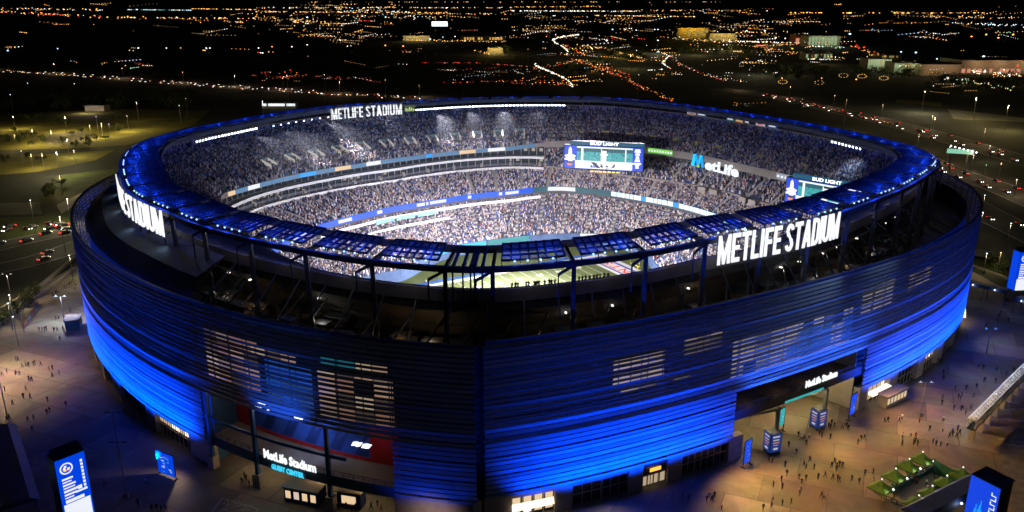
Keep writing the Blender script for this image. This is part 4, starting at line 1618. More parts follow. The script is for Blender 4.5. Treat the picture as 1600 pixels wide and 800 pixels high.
gpart(mb, 'mural_wall', [M_MBLUE, M_MBLUE2, M_MRED])
mb = MB()   # red end wall of the gate hall
mb.hexa([PT(L1 - .1, RF(L1) - 8.8, 9.2), PT(L1 - .02, RF(L1) - 8.8, 9.2), PT(L1 - .02, RF(L1) - 4.6, 9.2), PT(L1 - .1, RF(L1) - 4.6, 9.2),
         PT(L1 - .1, RF(L1) - 8.8, 17.9), PT(L1 - .02, RF(L1) - 8.8, 17.9), PT(L1 - .02, RF(L1) - 4.6, 17.9), PT(L1 - .1, RF(L1) - 4.6, 17.9)], 0)
mb.hexa([PT(L1 - .1, RF(L1) - 8.8, 6.7), PT(L1 - .02, RF(L1) - 8.8, 6.7), PT(L1 - .02, RF(L1) - 4.6, 6.7), PT(L1 - .1, RF(L1) - 4.6, 6.7),
         PT(L1 - .1, RF(L1) - 8.8, 9.1), PT(L1 - .02, RF(L1) - 8.8, 9.1), PT(L1 - .02, RF(L1) - 4.6, 9.1), PT(L1 - .1, RF(L1) - 4.6, 9.1)], 1)
gpart(mb, 'gate_side_wall', [M_MRED, M_WHITE])
for px, py in ((408, 652), (455, 661), (560, 706)):
    t = th_at_px(px, lambda q: RF(q) - 8.8, 12, -128, -90)
    z = 12.4 if px < 500 else 9.6
    mb = MB()
    for k in range(5):
        a = t + random.uniform(-.9, .9)
        mb.hexa([PT(a, RF(a) - 8.8, z), PT(a + .4, RF(a) - 8.8, z + .2), PT(a + .4, RF(a) - 8.7, z + .2), PT(a, RF(a) - 8.7, z),
                 PT(a + .2, RF(a) - 8.8, z + .9), PT(a + .7, RF(a) - 8.8, z + 1.1), PT(a + .7, RF(a) - 8.7, z + 1.1), PT(a + .2, RF(a) - 8.7, z + .9)])
    gpart(mb, 'wall_emblem', E_WHITE)
mb = MB()
ang_box(mb, Q0, Q1, -22.4, -22.0, 0.0, 17.0, 0)
gpart(mb, 'gate_back_wall', mat('gate_back', (0.13, 0.11, 0.08), 0.8, vary=0.3))
for t in (L0, L1, Q0, Q1):     # end walls of both halls
    s = 1 if t in (L0, Q0) else -1
    if t == L1:
        continue
    mb = MB()
    mb.hexa([PT(t, RF(t) - 22, 0), PT(t + .1 * s, RF(t) - 22, 0), PT(t + .1 * s, RF(t) - 2.3, 0), PT(t, RF(t) - 2.3, 0),
             PT(t, RF(t) - 22, 17), PT(t + .1 * s, RF(t) - 22, 17), PT(t + .1 * s, RF(t) - 2.3, 17), PT(t, RF(t) - 2.3, 17)])
    gpart(mb, 'gate_end_wall', M_TAN if t == Q1 else M_BLUEST)
# columns
for px, z1, m in ((402, 18.0, M_BLUEST), (515, 18.0, M_BLUEST), (331, 18.0, M_BLUEST)):
    t = th_at_px(px, lambda q: RF(q) - 0.6, 6, -125, -95)
    c = PT(t, RF(t) - 0.4, 0)
    mb = MB()
    mb.box((c[0], c[1], (z1 + 3) / 2), (0.75, 0.75, z1 - 3), R(t))
    mb.box((c[0], c[1], 1.5), (1.7, 1.7, 3.0), R(t), 1)
    gpart(mb, 'gate_column', [m, M_STONE])
mb = MB()
ang_box(mb, L0, L1 - 4, -0.7, -0.3, 11.6, 12.2)
gpart(mb, 'gate_cross_beam', M_BLUEST)
cols = []
for px in (1213, 1287):
    t = th_at_px(px, lambda q: RF(q) - 0.4, 5, -75, -45)
    cols.append(t)
    c = PT(t, RF(t) - 0.2, 0)
    mb = MB()
    mb.box((c[0], c[1], 7.0), (0.7, 0.7, 6.0), R(t))
    mb.beam((c[0], c[1], 8.6), PT(t, RF(t) - 8, 8.6), 0.5)
    mb.beam(PT(t - 4.2 if px < 1250 else t, RF(t) - 6, 6.0), (c[0], c[1], 9.4), 0.5)
    gpart(mb, 'gate_column', M_POLE)
mb = MB()
for t in rng_th(Q0 + 1, Q1 - 1, 3.0):
    mb.beam(PT(t, RF(t) - 21, 13.5), PT(t, RF(t) - 5, 16.4), 0.4, 0.6)
gpart(mb, 'gate_ceiling_beam', mat('ochre_beam', (0.3, 0.22, 0.12), 0.7))
mb = MB()   # teal light strip along the fascia foot
ang_box(mb, cols[0] + 1.2, cols[1] - .2, -0.84, -0.74, 9.75, 10.25)
gpart(mb, 'light_strip', E_TEAL)

# gate name signs
def gate_sign(lb, px0, px1, z, lines, sub_mat, gate):
    r = lambda q: RF(q) - 0.8
    a = th_at_px(px0, r, z, *gate)
    b = th_at_px(px1, r, z, *gate)
    L = arc_len(r, a, b)
    root = empty('gate_sign', PT(a, r(a), z))
    inv = Matrix.Translation(root.location).inverted()
    fn = arc_map(r, a, z, 1, .12)
    y = 0
    for txt, h, m, ind, nm, frac in lines:
        mb = MB()
        text_into(mb, txt, lambda x, yy, zz, y=y, ind=ind: fn(ind * L + x, y + yy, zz), L * frac, h, bold=.028, depth=.1)
        o = mb.build(nm, m, root)
        o.matrix_parent_inverse = inv
        y -= h * 1.05
    tag(root, lb, 'sign')
    return root


gate_sign('white and cyan name sign on the left gate fascia above the blue ticket booth', 413, 494, 7.3,
          [('MetLife Stadium', 2.0, E_LETTER, 0, 'lettering', 1.0), ('GUEST CENTER', 1.1, E_CYAN, .14, 'second_line', .62)], None, (-122, -96))
gate_sign('slanting white name sign on the dark fascia of the right gate', 1258, 1307, 12.0,
          [('MetLife Stadium', 1.7, E_LETTER, 0, 'lettering', 1.0)], None, (-74, -44))

# warm light inside both gates
for t in rng_th(L0 + 3, L1 - 3, 5.0):
    lamp('gate_lamp', 'POINT', PT(t, RF(t) - 4, 15.6), 150, (1, .72, .45), .3)
    lamp('gate_lamp', 'POINT', PT(t, RF(t) - 4.5, 4.6), 260, (1, .72, .4), .2)
lamp('mural_lamp', 'SPOT', PT(-108, RF(-108) - 2, 14), 1800, (.4, .55, 1), .3, PT(-108, RF(-108) - 9, 11), 130, .6)
for t in rng_th(Q0 + 3, Q1 - 3, 4.6):
    lamp('gate_lamp', 'POINT', PT(t, RF(t) - 6, 9.2), 1700, (1, .78, .34), .3)
    lamp('gate_lamp', 'POINT', PT(t, RF(t) - 3.6, 13.0), 55, (1, .66, .34), .15)

# ------------------------------------------------------------------ kiosks, booths and banners round the gates
def panel_text(mb, o, ux, uz, n, w, h, rows, mi, off=.03):
    for (x0, x1, y0, y1) in rows:
        P = [o + ux * (x0 * w) + uz * (y0 * h) + n * off, o + ux * (x1 * w) + uz * (y0 * h) + n * off,
             o + ux * (x1 * w) + uz * (y1 * h) + n * off, o + ux * (x0 * w) + uz * (y1 * h) + n * off]
        mb.poly(P, mi)


E_KBLUE = glow('kiosk_blue', (0.01, 0.05, 0.3), .6)


def kiosk(px, py, lb, w=2.6, d=2.0, h=5.0, rz=None, style=0):
    p = G(px, py)
    t = math.degrees(math.atan2(p.y - CY, p.x - CX))
    rz = R(t + 90 - 8) if rz is None else rz
    root = empty('sign_kiosk', p, rz)
    tag(root, lb, 'kiosk')
    mb = MB()
    mb.box((0, 0, .5 + h / 2), (w, d, h))
    for x in (-w / 2 + .2, w / 2 - .2):
        for y in (-d / 2 + .2, d / 2 - .2):
            mb.box((x, y, .25), (.2, .2, .5))
    mb.build('casing', M_NAVY, root)
    mb = MB()
    uz = Vector((0, 0, 1))
    for o, ux, n, ww in ((Vector((-w / 2, -d / 2, .6)), Vector((1, 0, 0)), Vector((0, -1, 0)), w), (Vector((-w / 2, d / 2, .6)), Vector((0, -1, 0)), Vector((-1, 0, 0)), d),
                         (Vector((w / 2, -d / 2, .6)), Vector((0, 1, 0)), Vector((1, 0, 0)), d)):
        panel_text(mb, o, ux, uz, n, ww, h, [(0.04, .96, .02, .97)], 0, .02)
        panel_text(mb, o, ux, uz, n, ww, h, [(.18, .8, .78, .85), (.22, .75, .62, .67)], 1, .035)
        panel_text(mb, o, ux, uz, n, ww, h, [(.2, .8, .48, .53), (.3, .7, .36, .40)], 2, .035)
        panel_text(mb, o, ux, uz, n, ww, h, [(.3, .7, .14, .24)], 1, .035)
    mb.build('sign_face', [E_KBLUE, glow('kiosk_text', (.8, .7, .65), .7), glow('kiosk_text_orange', (.8, .35, .2), .7)], root)
    return root


kiosk(1205, 706, 'tall blue sign kiosk at the foot of the near column of the right gate', 2.9, 2.6, 4.7)
kiosk(1277, 668, 'tall blue sign kiosk at the foot of the far column of the right gate', 2.8, 2.4, 4.5)


def banner(px, py, lb, w, h, rz, z0=1.0, cols=None, art=0):
    p = G(px, py)
    root = empty('lit_banner', p, rz)
    tag(root, lb, 'banner')
    mb = MB()
    for x in (-w / 2, w / 2):
        mb.box((x, 0, (z0 + h) / 2), (.15, .15, z0 + h))
        mb.box((x, 0, .06), (.3, 1.2, .12))
    mb.box((0, 0, z0 + h), (w + .15, .15, .15))
    mb.build('frame', M_BLK, root)
    mb = MB()
    mb.box((0, -.02, z0 + h / 2), (w - .2, .12, h - .2), 0, 0)
    o, ux, uz, n = Vector((-w / 2 + .1, -.08, z0 + .1)), Vector((1, 0, 0)), Vector((0, 0, 1)), Vector((0, -1, 0))
    rs = random.Random(px)
    for k in range(26 if art == 0 else 10):
        x, y = rs.uniform(.12, .8), rs.uniform(.08, .85)
        panel_text(mb, o, ux, uz, n, w - .2, h - .2, [(x, x + rs.uniform(.04, .2), y, y + rs.uniform(.015, .05))], 1 if rs.random() < .6 else (2 if rs.random() < .75 else 3), .03 + k * .001)
    mb.build('screen', [cols or E_BLUE, glow('banner_pale', (.5, .75, 1), .9), E_BLUE2, glow('banner_red', (.8, .1, .1), .8)], root)
    return root


banner(262, 745, 'square blue video screen standing on the plaza left of the left gate', 5.2, 5.2, R(-28), .5)
banner(1166, 728, 'narrow blue and red banner at the near corner of the right gate', 2.6, 5.6, R(42), .8, art=1)
banner(1330, 654, 'blue banner with white figures hung on the far corner of the right gate', 3.0, 5.4, R(42), 1.2, art=1)
banner(1218, 676, 'round topped teal number sign inside the right gate', 2.6, 4.4, R(38), 1.8, cols=E_TEAL, art=1)


def booth(px, py, lb, w, d, h, rz, nwin, body, z=0.0, cat='ticket booth'):
    p = G(px, py, z)
    root = empty('ticket_booth', p, rz)
    tag(root, lb, cat)
    mb = MB()
    mb.box((0, 0, h / 2), (w, d, h))
    mb.build('wall', body, root)
    mb = MB()
    mb.box((0, 0, h + .12), (w + .5, d + .6, .24))
    mb.build('roof', M_TAN, root)
    for i in range(nwin):
        x = -w / 2 + w * (i + .5) / nwin
        mb = MB()
        mb.box((x, -d / 2 - .03, h * .55), (w / nwin * .6, .08, h * .5), 0, 0)
        mb.box((x, -d / 2 - .09, h * .28), (w / nwin * .66, .2, .1), 0, 1)
        mb.build('window', [E_WARM if i != 1 else glow('window_rose', (1, .75, .6), .7), M_TAN], root)
    return root


booth(478, 780, 'blue ticket booth with four lit windows under the left gate sign', 7.5, 3.6, 3.2, R(-17), 4, M_MBLUE2)
booth(550, 788, 'small blue booth beside the right column of the left gate', 5.0, 2.6, 3.4, R(-14), 1, M_MBLUE2)
booth(116, 511, 'teal roofed booth on the plaza against the left end of the stadium', 5.0, 4.0, 3.0, R(-70), 2, mat('booth_teal', (.05, .2, .25), .6))
booth(1393, 628, 'long food stand with a white lit counter right of the right gate', 9.0, 2.4, 3.0, R(36), 6, M_TAN, cat='food stand')

# ------------------------------------------------------------------ LED pylons
def pylon(x, y, rz, lb, h=16.8, w=5.3, d=3.4, style=0):
    root = empty('led_pylon', (x, y, 0), rz)
    tag(root, lb, 'sign')
    mb = MB()
    mb.box((0, 0, 1.6), (w + .5, d + .4, 3.2))
    mb.build('plinth', M_STONE, root)
    mb = MB()
    mb.box((0, 0, 3.2 + (h - 3.2) / 2), (w, d, h - 3.2))
    mb.poly([(-w / 2, -d / 2, h + .01), (w / 2, -d / 2, h + .01), (w / 2 + .3, d / 2 + .2, h + .6), (-w / 2 + .4, d / 2 + .2, h + .6)])
    mb.build('casing', M_NAVY, root)
    mb = MB()
    H = h - 3.6
    faces = [(Vector((-w / 2, -d / 2, 3.4)), Vector((1, 0, 0)), Vector((0, -1, 0)), w)]
    if style == 2:
        faces.append((Vector((-w / 2, d / 2, 3.4)), Vector((0, -1, 0)), Vector((-1, 0, 0)), d))
    uz = Vector((0, 0, 1))
    for o, ux, n, ww in faces:
        panel_text(mb, o, ux, uz, n, ww, H, [(0.01, .99, 0, 1)], 0, .02)
        if style in (0, 2):
            if ww != w:
                continue
            cx, cy, r = .34, .84, 1.15
            c = o + ux * (cx * ww) + uz * (cy * H) + n * .04
            N = 28
            for i in range(N):
                a0, a1 = 2 * PI * i / N, 2 * PI * (i + 1) / N
                mb.poly([c + ux * r * math.cos(a0) + uz * r * math.sin(a0), c + ux * r * math.cos(a1) + uz * r * math.sin(a1),
                         c + ux * r * .76 * math.cos(a1) + uz * r * .76 * math.sin(a1), c + ux * r * .76 * math.cos(a0) + uz * r * .76 * math.sin(a0)], 1)
            for k in range(7):
                a = random.uniform(0, 6.28)
                q = c + ux * .4 * math.cos(a) + uz * .4 * math.sin(a)
                mb.poly([q + ux * -.22 + uz * -.16, q + ux * .2 + uz * -.2, q + ux * .24 + uz * .2, q + ux * -.1 + uz * .24], 1 if k % 3 else 2)
            y = .70
            for wd_, hh in ((.36, .03), (.30, .02), (.42, .028), (.38, .02), (.5, .035), (.42, .03), (.3, .02), (.62, .05)):
                panel_text(mb, o, ux, uz, n, ww, H, [(.14, .14 + wd_, y - hh, y)], 1, .04)
                y -= hh + .022
            for k in range(9):
                yy = .9 - k * .055
                panel_text(mb, o, ux, uz, n, ww, H, [(.80, .88, yy - .04, yy)], 1, .04)
            panel_text(mb, o, ux, uz, n, ww, H, [(.60, .74, .46, .52), (.5, .9, .42, .45)], 1, .045)
            panel_text(mb, o, ux, uz, n, ww, H, [(.06, .94, .0, .30)], 1, .04)
        else:
            for k in range(9):
                xx = .22 + k * .035
                panel_text(mb, o, ux, uz, n, ww, H, [(xx, xx + .036, .0, .42 + (k * 5 % 4) * .05 + k * .02)], 3, .03)
            for k in range(12):
                yy = .9 - k * .065
                panel_text(mb, o, ux, uz, n, ww, H, [(.74, .92, yy - .05, yy - .035), (.74 + (k % 2) * .14, .78 + (k % 2) * .14, yy - .05, yy)], 1, .04)
    mb.build('screen', [E_BLUE, E_ROSEW, E_ORANGE, E_BLUE2], root)
    return root


pylon(-80.6 - 1.3, 131.4 + 1.1, R(49), 'blue lit pylon with a white ring emblem standing at the lower left of the plaza', style=0)
pylon(81.7 + 1.5, 123.1 + .85, math.atan2(-4.6, 2.6), 'blue lit pylon with a pale blue shape and upright white wording beside the green tents', style=1)
pylon(169.6, 259.0, R(6), 'blue lit pylon with a ring emblem beyond the right end of the plaza', style=2)

# entry canopies that flank the pylons
def canopy(p, q, w, lb, z=4.3, lamps=3, lampcol=E_WHITE):
    p, q = Vector((*p, 0)), Vector((*q, 0))
    d = (q - p).normalized()
    s = Vector((d.y, -d.x, 0)) * (w / 2)
    root = empty('entry_canopy', p)
    tag(root, lb, 'canopy')
    inv = Matrix.Translation(p).inverted()
    Z = Vector((0, 0, z))
    mb = MB()
    mb.hexa([p - s + Z, p + s + Z, q + s + Z, q - s + Z, p - s * .6 + Z + Vector((0, 0, .9)), p + s * .6 + Z + Vector((0, 0, .9)), q + s * .6 + Z + Vector((0, 0, .9)), q - s * .6 + Z + Vector((0, 0, .9))])
    o = mb.build('roof', M_NAVY, root)
    o.matrix_parent_inverse = inv
    L = (q - p).length
    n = max(2, int(L / 6))
    for i in range(n + 1):
        for k in (-.85, .85):
            c = p + d * (L * i / n) + s * k
            mb = MB()
            mb.box((c.x, c.y, z / 2), (.22, .22, z))
            o = mb.build('leg', M_POLE, root)
            o.matrix_parent_inverse = inv
    for i in range(lamps):
        c = p + d * (L * (i + .5) / lamps) + s * 1.0
        mb = MB()
        mb.octa((c.x, c.y, z + .5), .32)
        o = mb.build('lamp', lampcol, root)
        o.matrix_parent_inverse = inv
        lamp('canopy_light', 'POINT', c + Vector((0, 0, z + 1.0)), 60, (.6, .75, 1), .2)
    return root


a, b = G(12, 672, 4.5), G(75, 790, 4.5)
canopy((a.x - 3.0, a.y + .5), (b.x - 6.0, b.y), 8.0, 'long navy entry canopy with small edge lights at the lower left', lamps=3)
a, b = G(1440, 800, 4.5), G(1530, 752, 4.5)
canopy((a.x - 2, a.y - 1), (b.x, b.y), 5.5, 'navy entry canopy between the green tents and the right pylon', lamps=1)
a, b = G(1508, 440, 4.5), G(1576, 456, 4.5)
canopy((a.x, a.y), (b.x, b.y), 5.0, 'blue entry canopy with two lamps behind the right end of the stadium', lamps=2)
a, b = G(1592, 466, 4.5), G(1640, 482, 4.5)
canopy((a.x, a.y), (b.x, b.y), 5.0, 'blue entry canopy at the right of the far pylon', lamps=2)

# ------------------------------------------------------------------ green tents of the market pen
M_TENT = mat('tent_green', (0.07, 0.15, 0.012), 0.7, vary=0.2, scale=0.5)
TENT = None
tent_pos = [(1378, 750, 'green peaked tent at the near end of the back row'), (1400, 733, 'second green peaked tent along the back row'),
            (1421, 718, 'third green peaked tent along the back row'), (1442, 707, 'brightly lit green peaked tent at the far end of the back row'),
            (1436, 775, 'green peaked tent at the near end of the front row'), (1457, 760, 'second green peaked tent along the front row'),
            (1480, 744, 'third green peaked tent along the front row'), (1505, 731, 'bright green peaked tent at the far corner of the front row')]
tp = [G(x, y, 4.0) for x, y, _ in tent_pos]
rzt = math.atan2(tp[3].y - tp[0].y, tp[3].x - tp[0].x)


def make_tent():
    root = empty('tent', (0, 0, 0))
    s = 1.95
    mb = MB()
    ring = [(-s, -s, 2.3), (s, -s, 2.3), (s, s, 2.3), (-s, s, 2.3)]
    m_ = [(-s * .45, -s * .45, 2.85), (s * .45, -s * .45, 2.85), (s * .45, s * .45, 2.85), (-s * .45, s * .45, 2.85)]
    low = [(x, y, 2.05) for x, y, z in ring]
    for i in range(4):
        j = (i + 1) % 4
        mb.quad(low[i], low[j], ring[j], ring[i])
        mb.quad(ring[i], ring[j], m_[j], m_[i])
        mb.poly([m_[i], m_[j], (0, 0, 4.0)])
    mb.build('canopy', M_TENT, root)
    for x in (-s, s):
        for y in (-s, s):
            mb = MB()
            mb.tube((x * .97, y * .97, 0), (x * .97, y * .97, 2.3), .05, n=6)
            mb.build('leg', M_POLE, root)
    mb = MB()
    mb.octa((s * .6, -s * 1.02, 2.35), .3)
    mb.build('lamp', E_WHITE, root)
    mb = MB()
    mb.octa((0, 0, 4.15), .2)
    mb.build('finial_lamp', E_WHITE, root)
    return root


for i, (x, y, lb) in enumerate(tent_pos):
    if TENT is None:
        TENT = make_tent()
        o = TENT
    else:
        o = copy_tree(TENT)
    tag(o, lb, 'tent', 'green tents of the market pen')
    o.location = (tp[i].x, tp[i].y, 0)
    o.rotation_euler = (0, 0, rzt)
    lamp('tent_light', 'POINT', tp[i] + Vector((0.6, -1.9, -1.3)), 30, (1, .95, .8), .1)
    lamp('tent_light', 'POINT', tp[i] + Vector((-.2, -.9, .7)), 16, (1, .98, .85), .1)
# green back screen, counter, goods
def local_frame(a, b):
    d = Vector((b.x - a.x, b.y - a.y, 0))
    return d.normalized(), Vector((-d.y, d.x, 0)).normalized(), d.length


gA, gB = G(1457, 738), G(1492, 757)
mb = MB()
mb.beam((gA.x, gA.y, 1.5), (gB.x, gB.y, 1.5), .25, 3.0)
for p in (gA, gB):
    mb.box((p.x, p.y, 1.6), (.25, .25, 3.2))
tag(mb.build('screen_wall', mat('screen_green', (.02, .1, .05), .8)), 'dark green screen wall joining the two tent rows', 'screen wall')
cA, cB = G(1388, 768), G(1452, 734)
d, nn, L = local_frame(cA, cB)
root = empty('market_counter', cA)
tag(root, 'long market counter crowded with pale goods between the tents', 'counter')
mb = MB()
mb.beam((0, 0, .45), d * L + Vector((0, 0, .45)), 1.6, .9)
mb.build('table', mat('counter_teal', (.04, .2, .22), .7), root)
mb = MB()
for k in range(150):
    p = d * random.uniform(.3, L - .3) + nn * random.uniform(-.7, .7)
    mb.box((p.x, p.y, 1.0 + .1), (random.uniform(.15, .45), random.uniform(.15, .4), random.uniform(.2, .5)), random.uniform(0, 3), random.choice([0, 0, 1, 2]))
g_ = mb.build('goods', [M_WHITE, mat('goods_tan', (.5, .35, .25), .7), mat('goods_teal', (.1, .35, .4), .7)], root)
g_['kind'] = 'stuff'
fA, fB = G(1366, 772), G(1425, 800)
mb = MB()
for (p, q) in ((G(1365, 748), G(1366, 770)), (G(1366, 770), G(1384, 782)), (G(1384, 782), G(1425, 800))):
    mb.beam((p.x, p.y, 1.05), (q.x, q.y, 1.05), .07)
    mb.beam((p.x, p.y, .5), (q.x, q.y, .5), .05)
    for i in range(6):
        w = p.lerp(q, i / 5)
        mb.box((w.x, w.y, .53), (.07, .07, 1.06))
tag(mb.build('pen_fence', M_STEEL), 'low dark fence round the near corner of the tent pen', 'fence')

# ------------------------------------------------------------------ raised white lattice walkway at the right
wa, wb = G(1517, 668, 4.0), G(1606, 578, 4.0)
d, nn, L = local_frame(wa, wb)
root = empty('lattice_walkway', (wa.x, wa.y, 0))
tag(root, 'long raised walkway with a white lattice rail crossing the right edge', 'walkway')
o0 = Vector((0, 0, 0))
mb = MB()
mb.beam(o0 + Vector((0, 0, 3.6)), d * L + Vector((0, 0, 3.6)), 1.7, .4)
mb.build('deck', M_STEEL, root)
mb = MB()
n = int(L / 1.6)
for i in range(n):
    p, q = d * (L * i / n), d * (L * (i + 1) / n)
    mb.beam(p + nn * -.8 + Vector((0, 0, 6.0)), q + nn * .8 + Vector((0, 0, 6.0)), .22)
    mb.beam(p + nn * -.8 + Vector((0, 0, 6.02)), p + nn * .8 + Vector((0, 0, 6.02)), .22)
mb.build('top_lattice', M_WHITE, root)
for s in (-1, 1):
    mb = MB()
    e = nn * (.8 * s)
    for z in (3.95, 6.0):
        mb.beam(e + Vector((0, 0, z)), e + d * L + Vector((0, 0, z)), .3, .26)
    n = int(L / 1.3)
    for i in range(n):
        p, q = e + d * (L * i / n), e + d * (L * (i + 1) / n)
        mb.beam(p + Vector((0, 0, 3.95)), q + Vector((0, 0, 6.0)), .24)
        mb.beam(q + Vector((0, 0, 3.95)), p + Vector((0, 0, 6.0)), .24)
    mb.build('lattice_rail', M_WHITE, root)
for i in range(8):
    p = d * (L * (i + .4) / 8)
    mb = MB()
    mb.box((p.x, p.y, 1.7), (.8, 1.3, 3.4), math.atan2(d.y, d.x))
    mb.build('pier', M_STONE, root)
for i in range(6):
    p = wa + d * (L * (i + .5) / 6)
    lamp('walkway_light', 'POINT', (p.x - 2.2, p.y + 1.5, 7.6), 420, (.85, .9, 1), .15)
# rough lit lot beyond the walkway
lot = [G(1560, 705), G(1640, 590), G(1800, 640), G(1750, 800), G(1590, 800)]
mb = MB()
mb.poly([(p.x, p.y, .004) for p in lot])
kind(mb.build('service_lot', mat('lot_asphalt', (.16, .16, .16), .8, vary=.5, scale=.3)), 'structure')
mb = MB()
for k in range(14):
    p = G(random.uniform(1565, 1600), random.uniform(600, 700))
    a = random.uniform(-.3, .2)
    mb.box((p.x, p.y, .012), (random.uniform(2, 4.5), .18, .006), a)
kind(mb.build('lot_markings', M_PAINT), 'structure')
# painted pitch outline at the lower left
mb = MB()
pq = [G(330, 802), G(347, 778), G(404, 796), G(396, 806)]
for i in range(3):
    p, q = pq[i], pq[i + 1]
    mb.beam((p.x, p.y, .008), (q.x, q.y, .008), .14, .004)
for k in range(22):
    p = G(random.uniform(345, 395), random.uniform(785, 800))
    a = random.uniform(0, 3)
    q = p + Vector((math.cos(a), math.sin(a), 0)) * random.uniform(.5, 1.6)
    mb.beam((p.x, p.y, .008 + k * .0003), (q.x, q.y, .008 + k * .0003), .09, .0002)
kind(mb.build('chalk_markings', M_PAINT), 'structure')

# ------------------------------------------------------------------ lamp posts
def lamp_post(px, py, h, lb, heads=2, energy=0, color=(1, 1, 1), lens=None, base=False, rz=0.0, group=None, p=None, size=.35):
    p = G(px, py) if p is None else p
    root = empty('lamp_post', p, rz)
    tag(root, lb, 'lamp post', group)
    mb = MB()
    mb.tube((0, 0, 0), (0, 0, h), .16, .09)
    if base:
        mb.box((0, 0, .5), (.9, .9, 1.0))
    mb.build('pole', M_POLE, root)
    for i in range(heads):
        s = (-1) ** i if heads > 1 else 0
        mb = MB()
        mb.beam((0, 0, h - .1), (s * 1.1, 0, h + .1), .1)
        mb.box((s * 1.3, 0, h + .12), (size * 2.4, size, .16), 0, 0)
        mb.box((s * 1.3, 0, h + .02), (size * 2.2, size * .9, .06), 0, 1)
        mb.octa((s * 1.3, 0, h + .12), size * .55, 1)
        mb.build('lamp_head', [M_STEEL, lens or E_WHITE], root)
    if energy:
        lamp('post_light', 'SPOT', p + Vector((0, 0, h - .3)), energy, color, .25, p + Vector((.01, 0, 0)), 150, .5)
    return root


lamp_post(101, 503, 8.5, 'bright white twin headed lamp post on the left plaza by the teal booth', 2, 9000, (.93, .95, 1.0), glow('lens_blue_white', (.75, .88, 1), 5), size=.5)
lamp_post(198, 777, 12.5, 'unlit twin headed lamp post with a blue base left of the left gate', 2, 0, lens=M_POLE, base=True)
lamp_post(187, 715, 11, 'unlit lamp post behind the base of the left gate', 2, 0, lens=M_POLE)
lamp_post(1438, 650, 9.0, 'tall twin headed lamp post with a teal base in the middle of the right plaza', 2, 160, (1, .9, 1), base=True)
lamp_post(1541, 552, 7.5, 'blue glowing twin headed lamp post on the right plaza', 2, 140, (.1, .3, 1), glow('lens_blue', (.1, .35, 1), 4))
lamp_post(12, 655, 12, 'slim dark lamp post at the left edge of the plaza', 1, 0, lens=M_POLE)
lamp_post(38, 520, 8, 'short dark lamp post beside the plaza barrier', 1, 0, lens=M_POLE)
lamp_post(-25, 600, 14, 'tall lamp post outside the left of the plaza', 2, 50000, (1, .66, .36))
lamp_post(20, 478, 11, 'warm lamp post on the plaza edge near the trees', 2, 9000, (1, .74, .42), E_WARM2)

# amber floods of the right gate and dim floods and added fills elsewhere
for t, e in ((-68.8, 44000), (-58, 26000), (-48.0, 26000)):
    lamp('wall_flood_and_fill', 'SPOT', PT(t, RF(t) + .6, 15.5), e, (1, .55, .12), .25, PT(t + 2, RF(t) + 26, 0), 120, .8)
lamp('wall_flood_and_fill', 'SPOT', PT(-38, RF(-38) + .6, 6), 900, (1, .5, .25), .2, PT(-38, RF(-38) + 8, 0), 110, .8)
lamp('wall_flood_and_fill', 'SPOT', PT(-20, RF(-20) + .6, 12), 4500, (.75, .72, .85), .3, PT(-24, RF(-24) + 34, 0), 120, .9)
lamp('wall_flood_and_fill', 'SPOT', PT(-32, RF(-32) + .6, 12), 3500, (.7, .72, .9), .3, PT(-32, RF(-32) + 36, 0), 120, .9)
lamp('wall_flood_and_fill', 'SPOT', PT(-82, RF(-82) + .6, 6.2), 900, (1, .7, .42), .2, PT(-82, RF(-82) + 12, 0), 130, .9)
lamp('wall_flood_and_fill', 'SPOT', PT(-88, RF(-88) + .6, 6.2), 500, (1, .75, .6), .2, PT(-88, RF(-88) + 10, 0), 130, .9)
lamp('wall_flood_and_fill', 'SPOT', PT(-120, RF(-120) + 5, 5.5), 2400, (1, .72, .55), .2, PT(-120, RF(-120) + 14, 0), 140, .9)  # added fill standing off the wall, warms the left pier
lamp('wall_flood_and_fill', 'SPOT', PT(-96, RF(-96) + 7, 3), 1100, (1, .72, .7), .2, PT(-96, RF(-96), 2), 100, .9)  # added fill standing off the wall, warms the stone base

# plaza barrier at the left
for px0, py0, px1, py1, lb in ((38, 513, 60, 478, 'dark barrier with banners standing across the left plaza'),):
    p, q = G(px0, py0), G(px1, py1)
    root = empty('plaza_barrier', p)
    tag(root, lb, 'barrier')
    d_ = q - p
    mb = MB()
    for i in range(9):
        w = d_ * (i / 8)
        mb.box((w.x, w.y, .8), (.12, .12, 1.6))
    mb.beam((0, 0, 1.55), d_ + Vector((0, 0, 1.55)), .1)
    mb.build('frame', M_STEEL, root)
    for i in range(4):
        a_, b_ = d_ * (i / 4 + .02), d_ * ((i + 1) / 4 - .02)
        mb = MB()
        mb.beam(a_ + Vector((0, 0, .8)), b_ + Vector((0, 0, .8)), .06, 1.2)
        mb.build('panel', mat('barrier_slate', (.12, .14, .18), .7) if i % 2 else mat('barrier_red', (.25, .1, .08), .7), root)

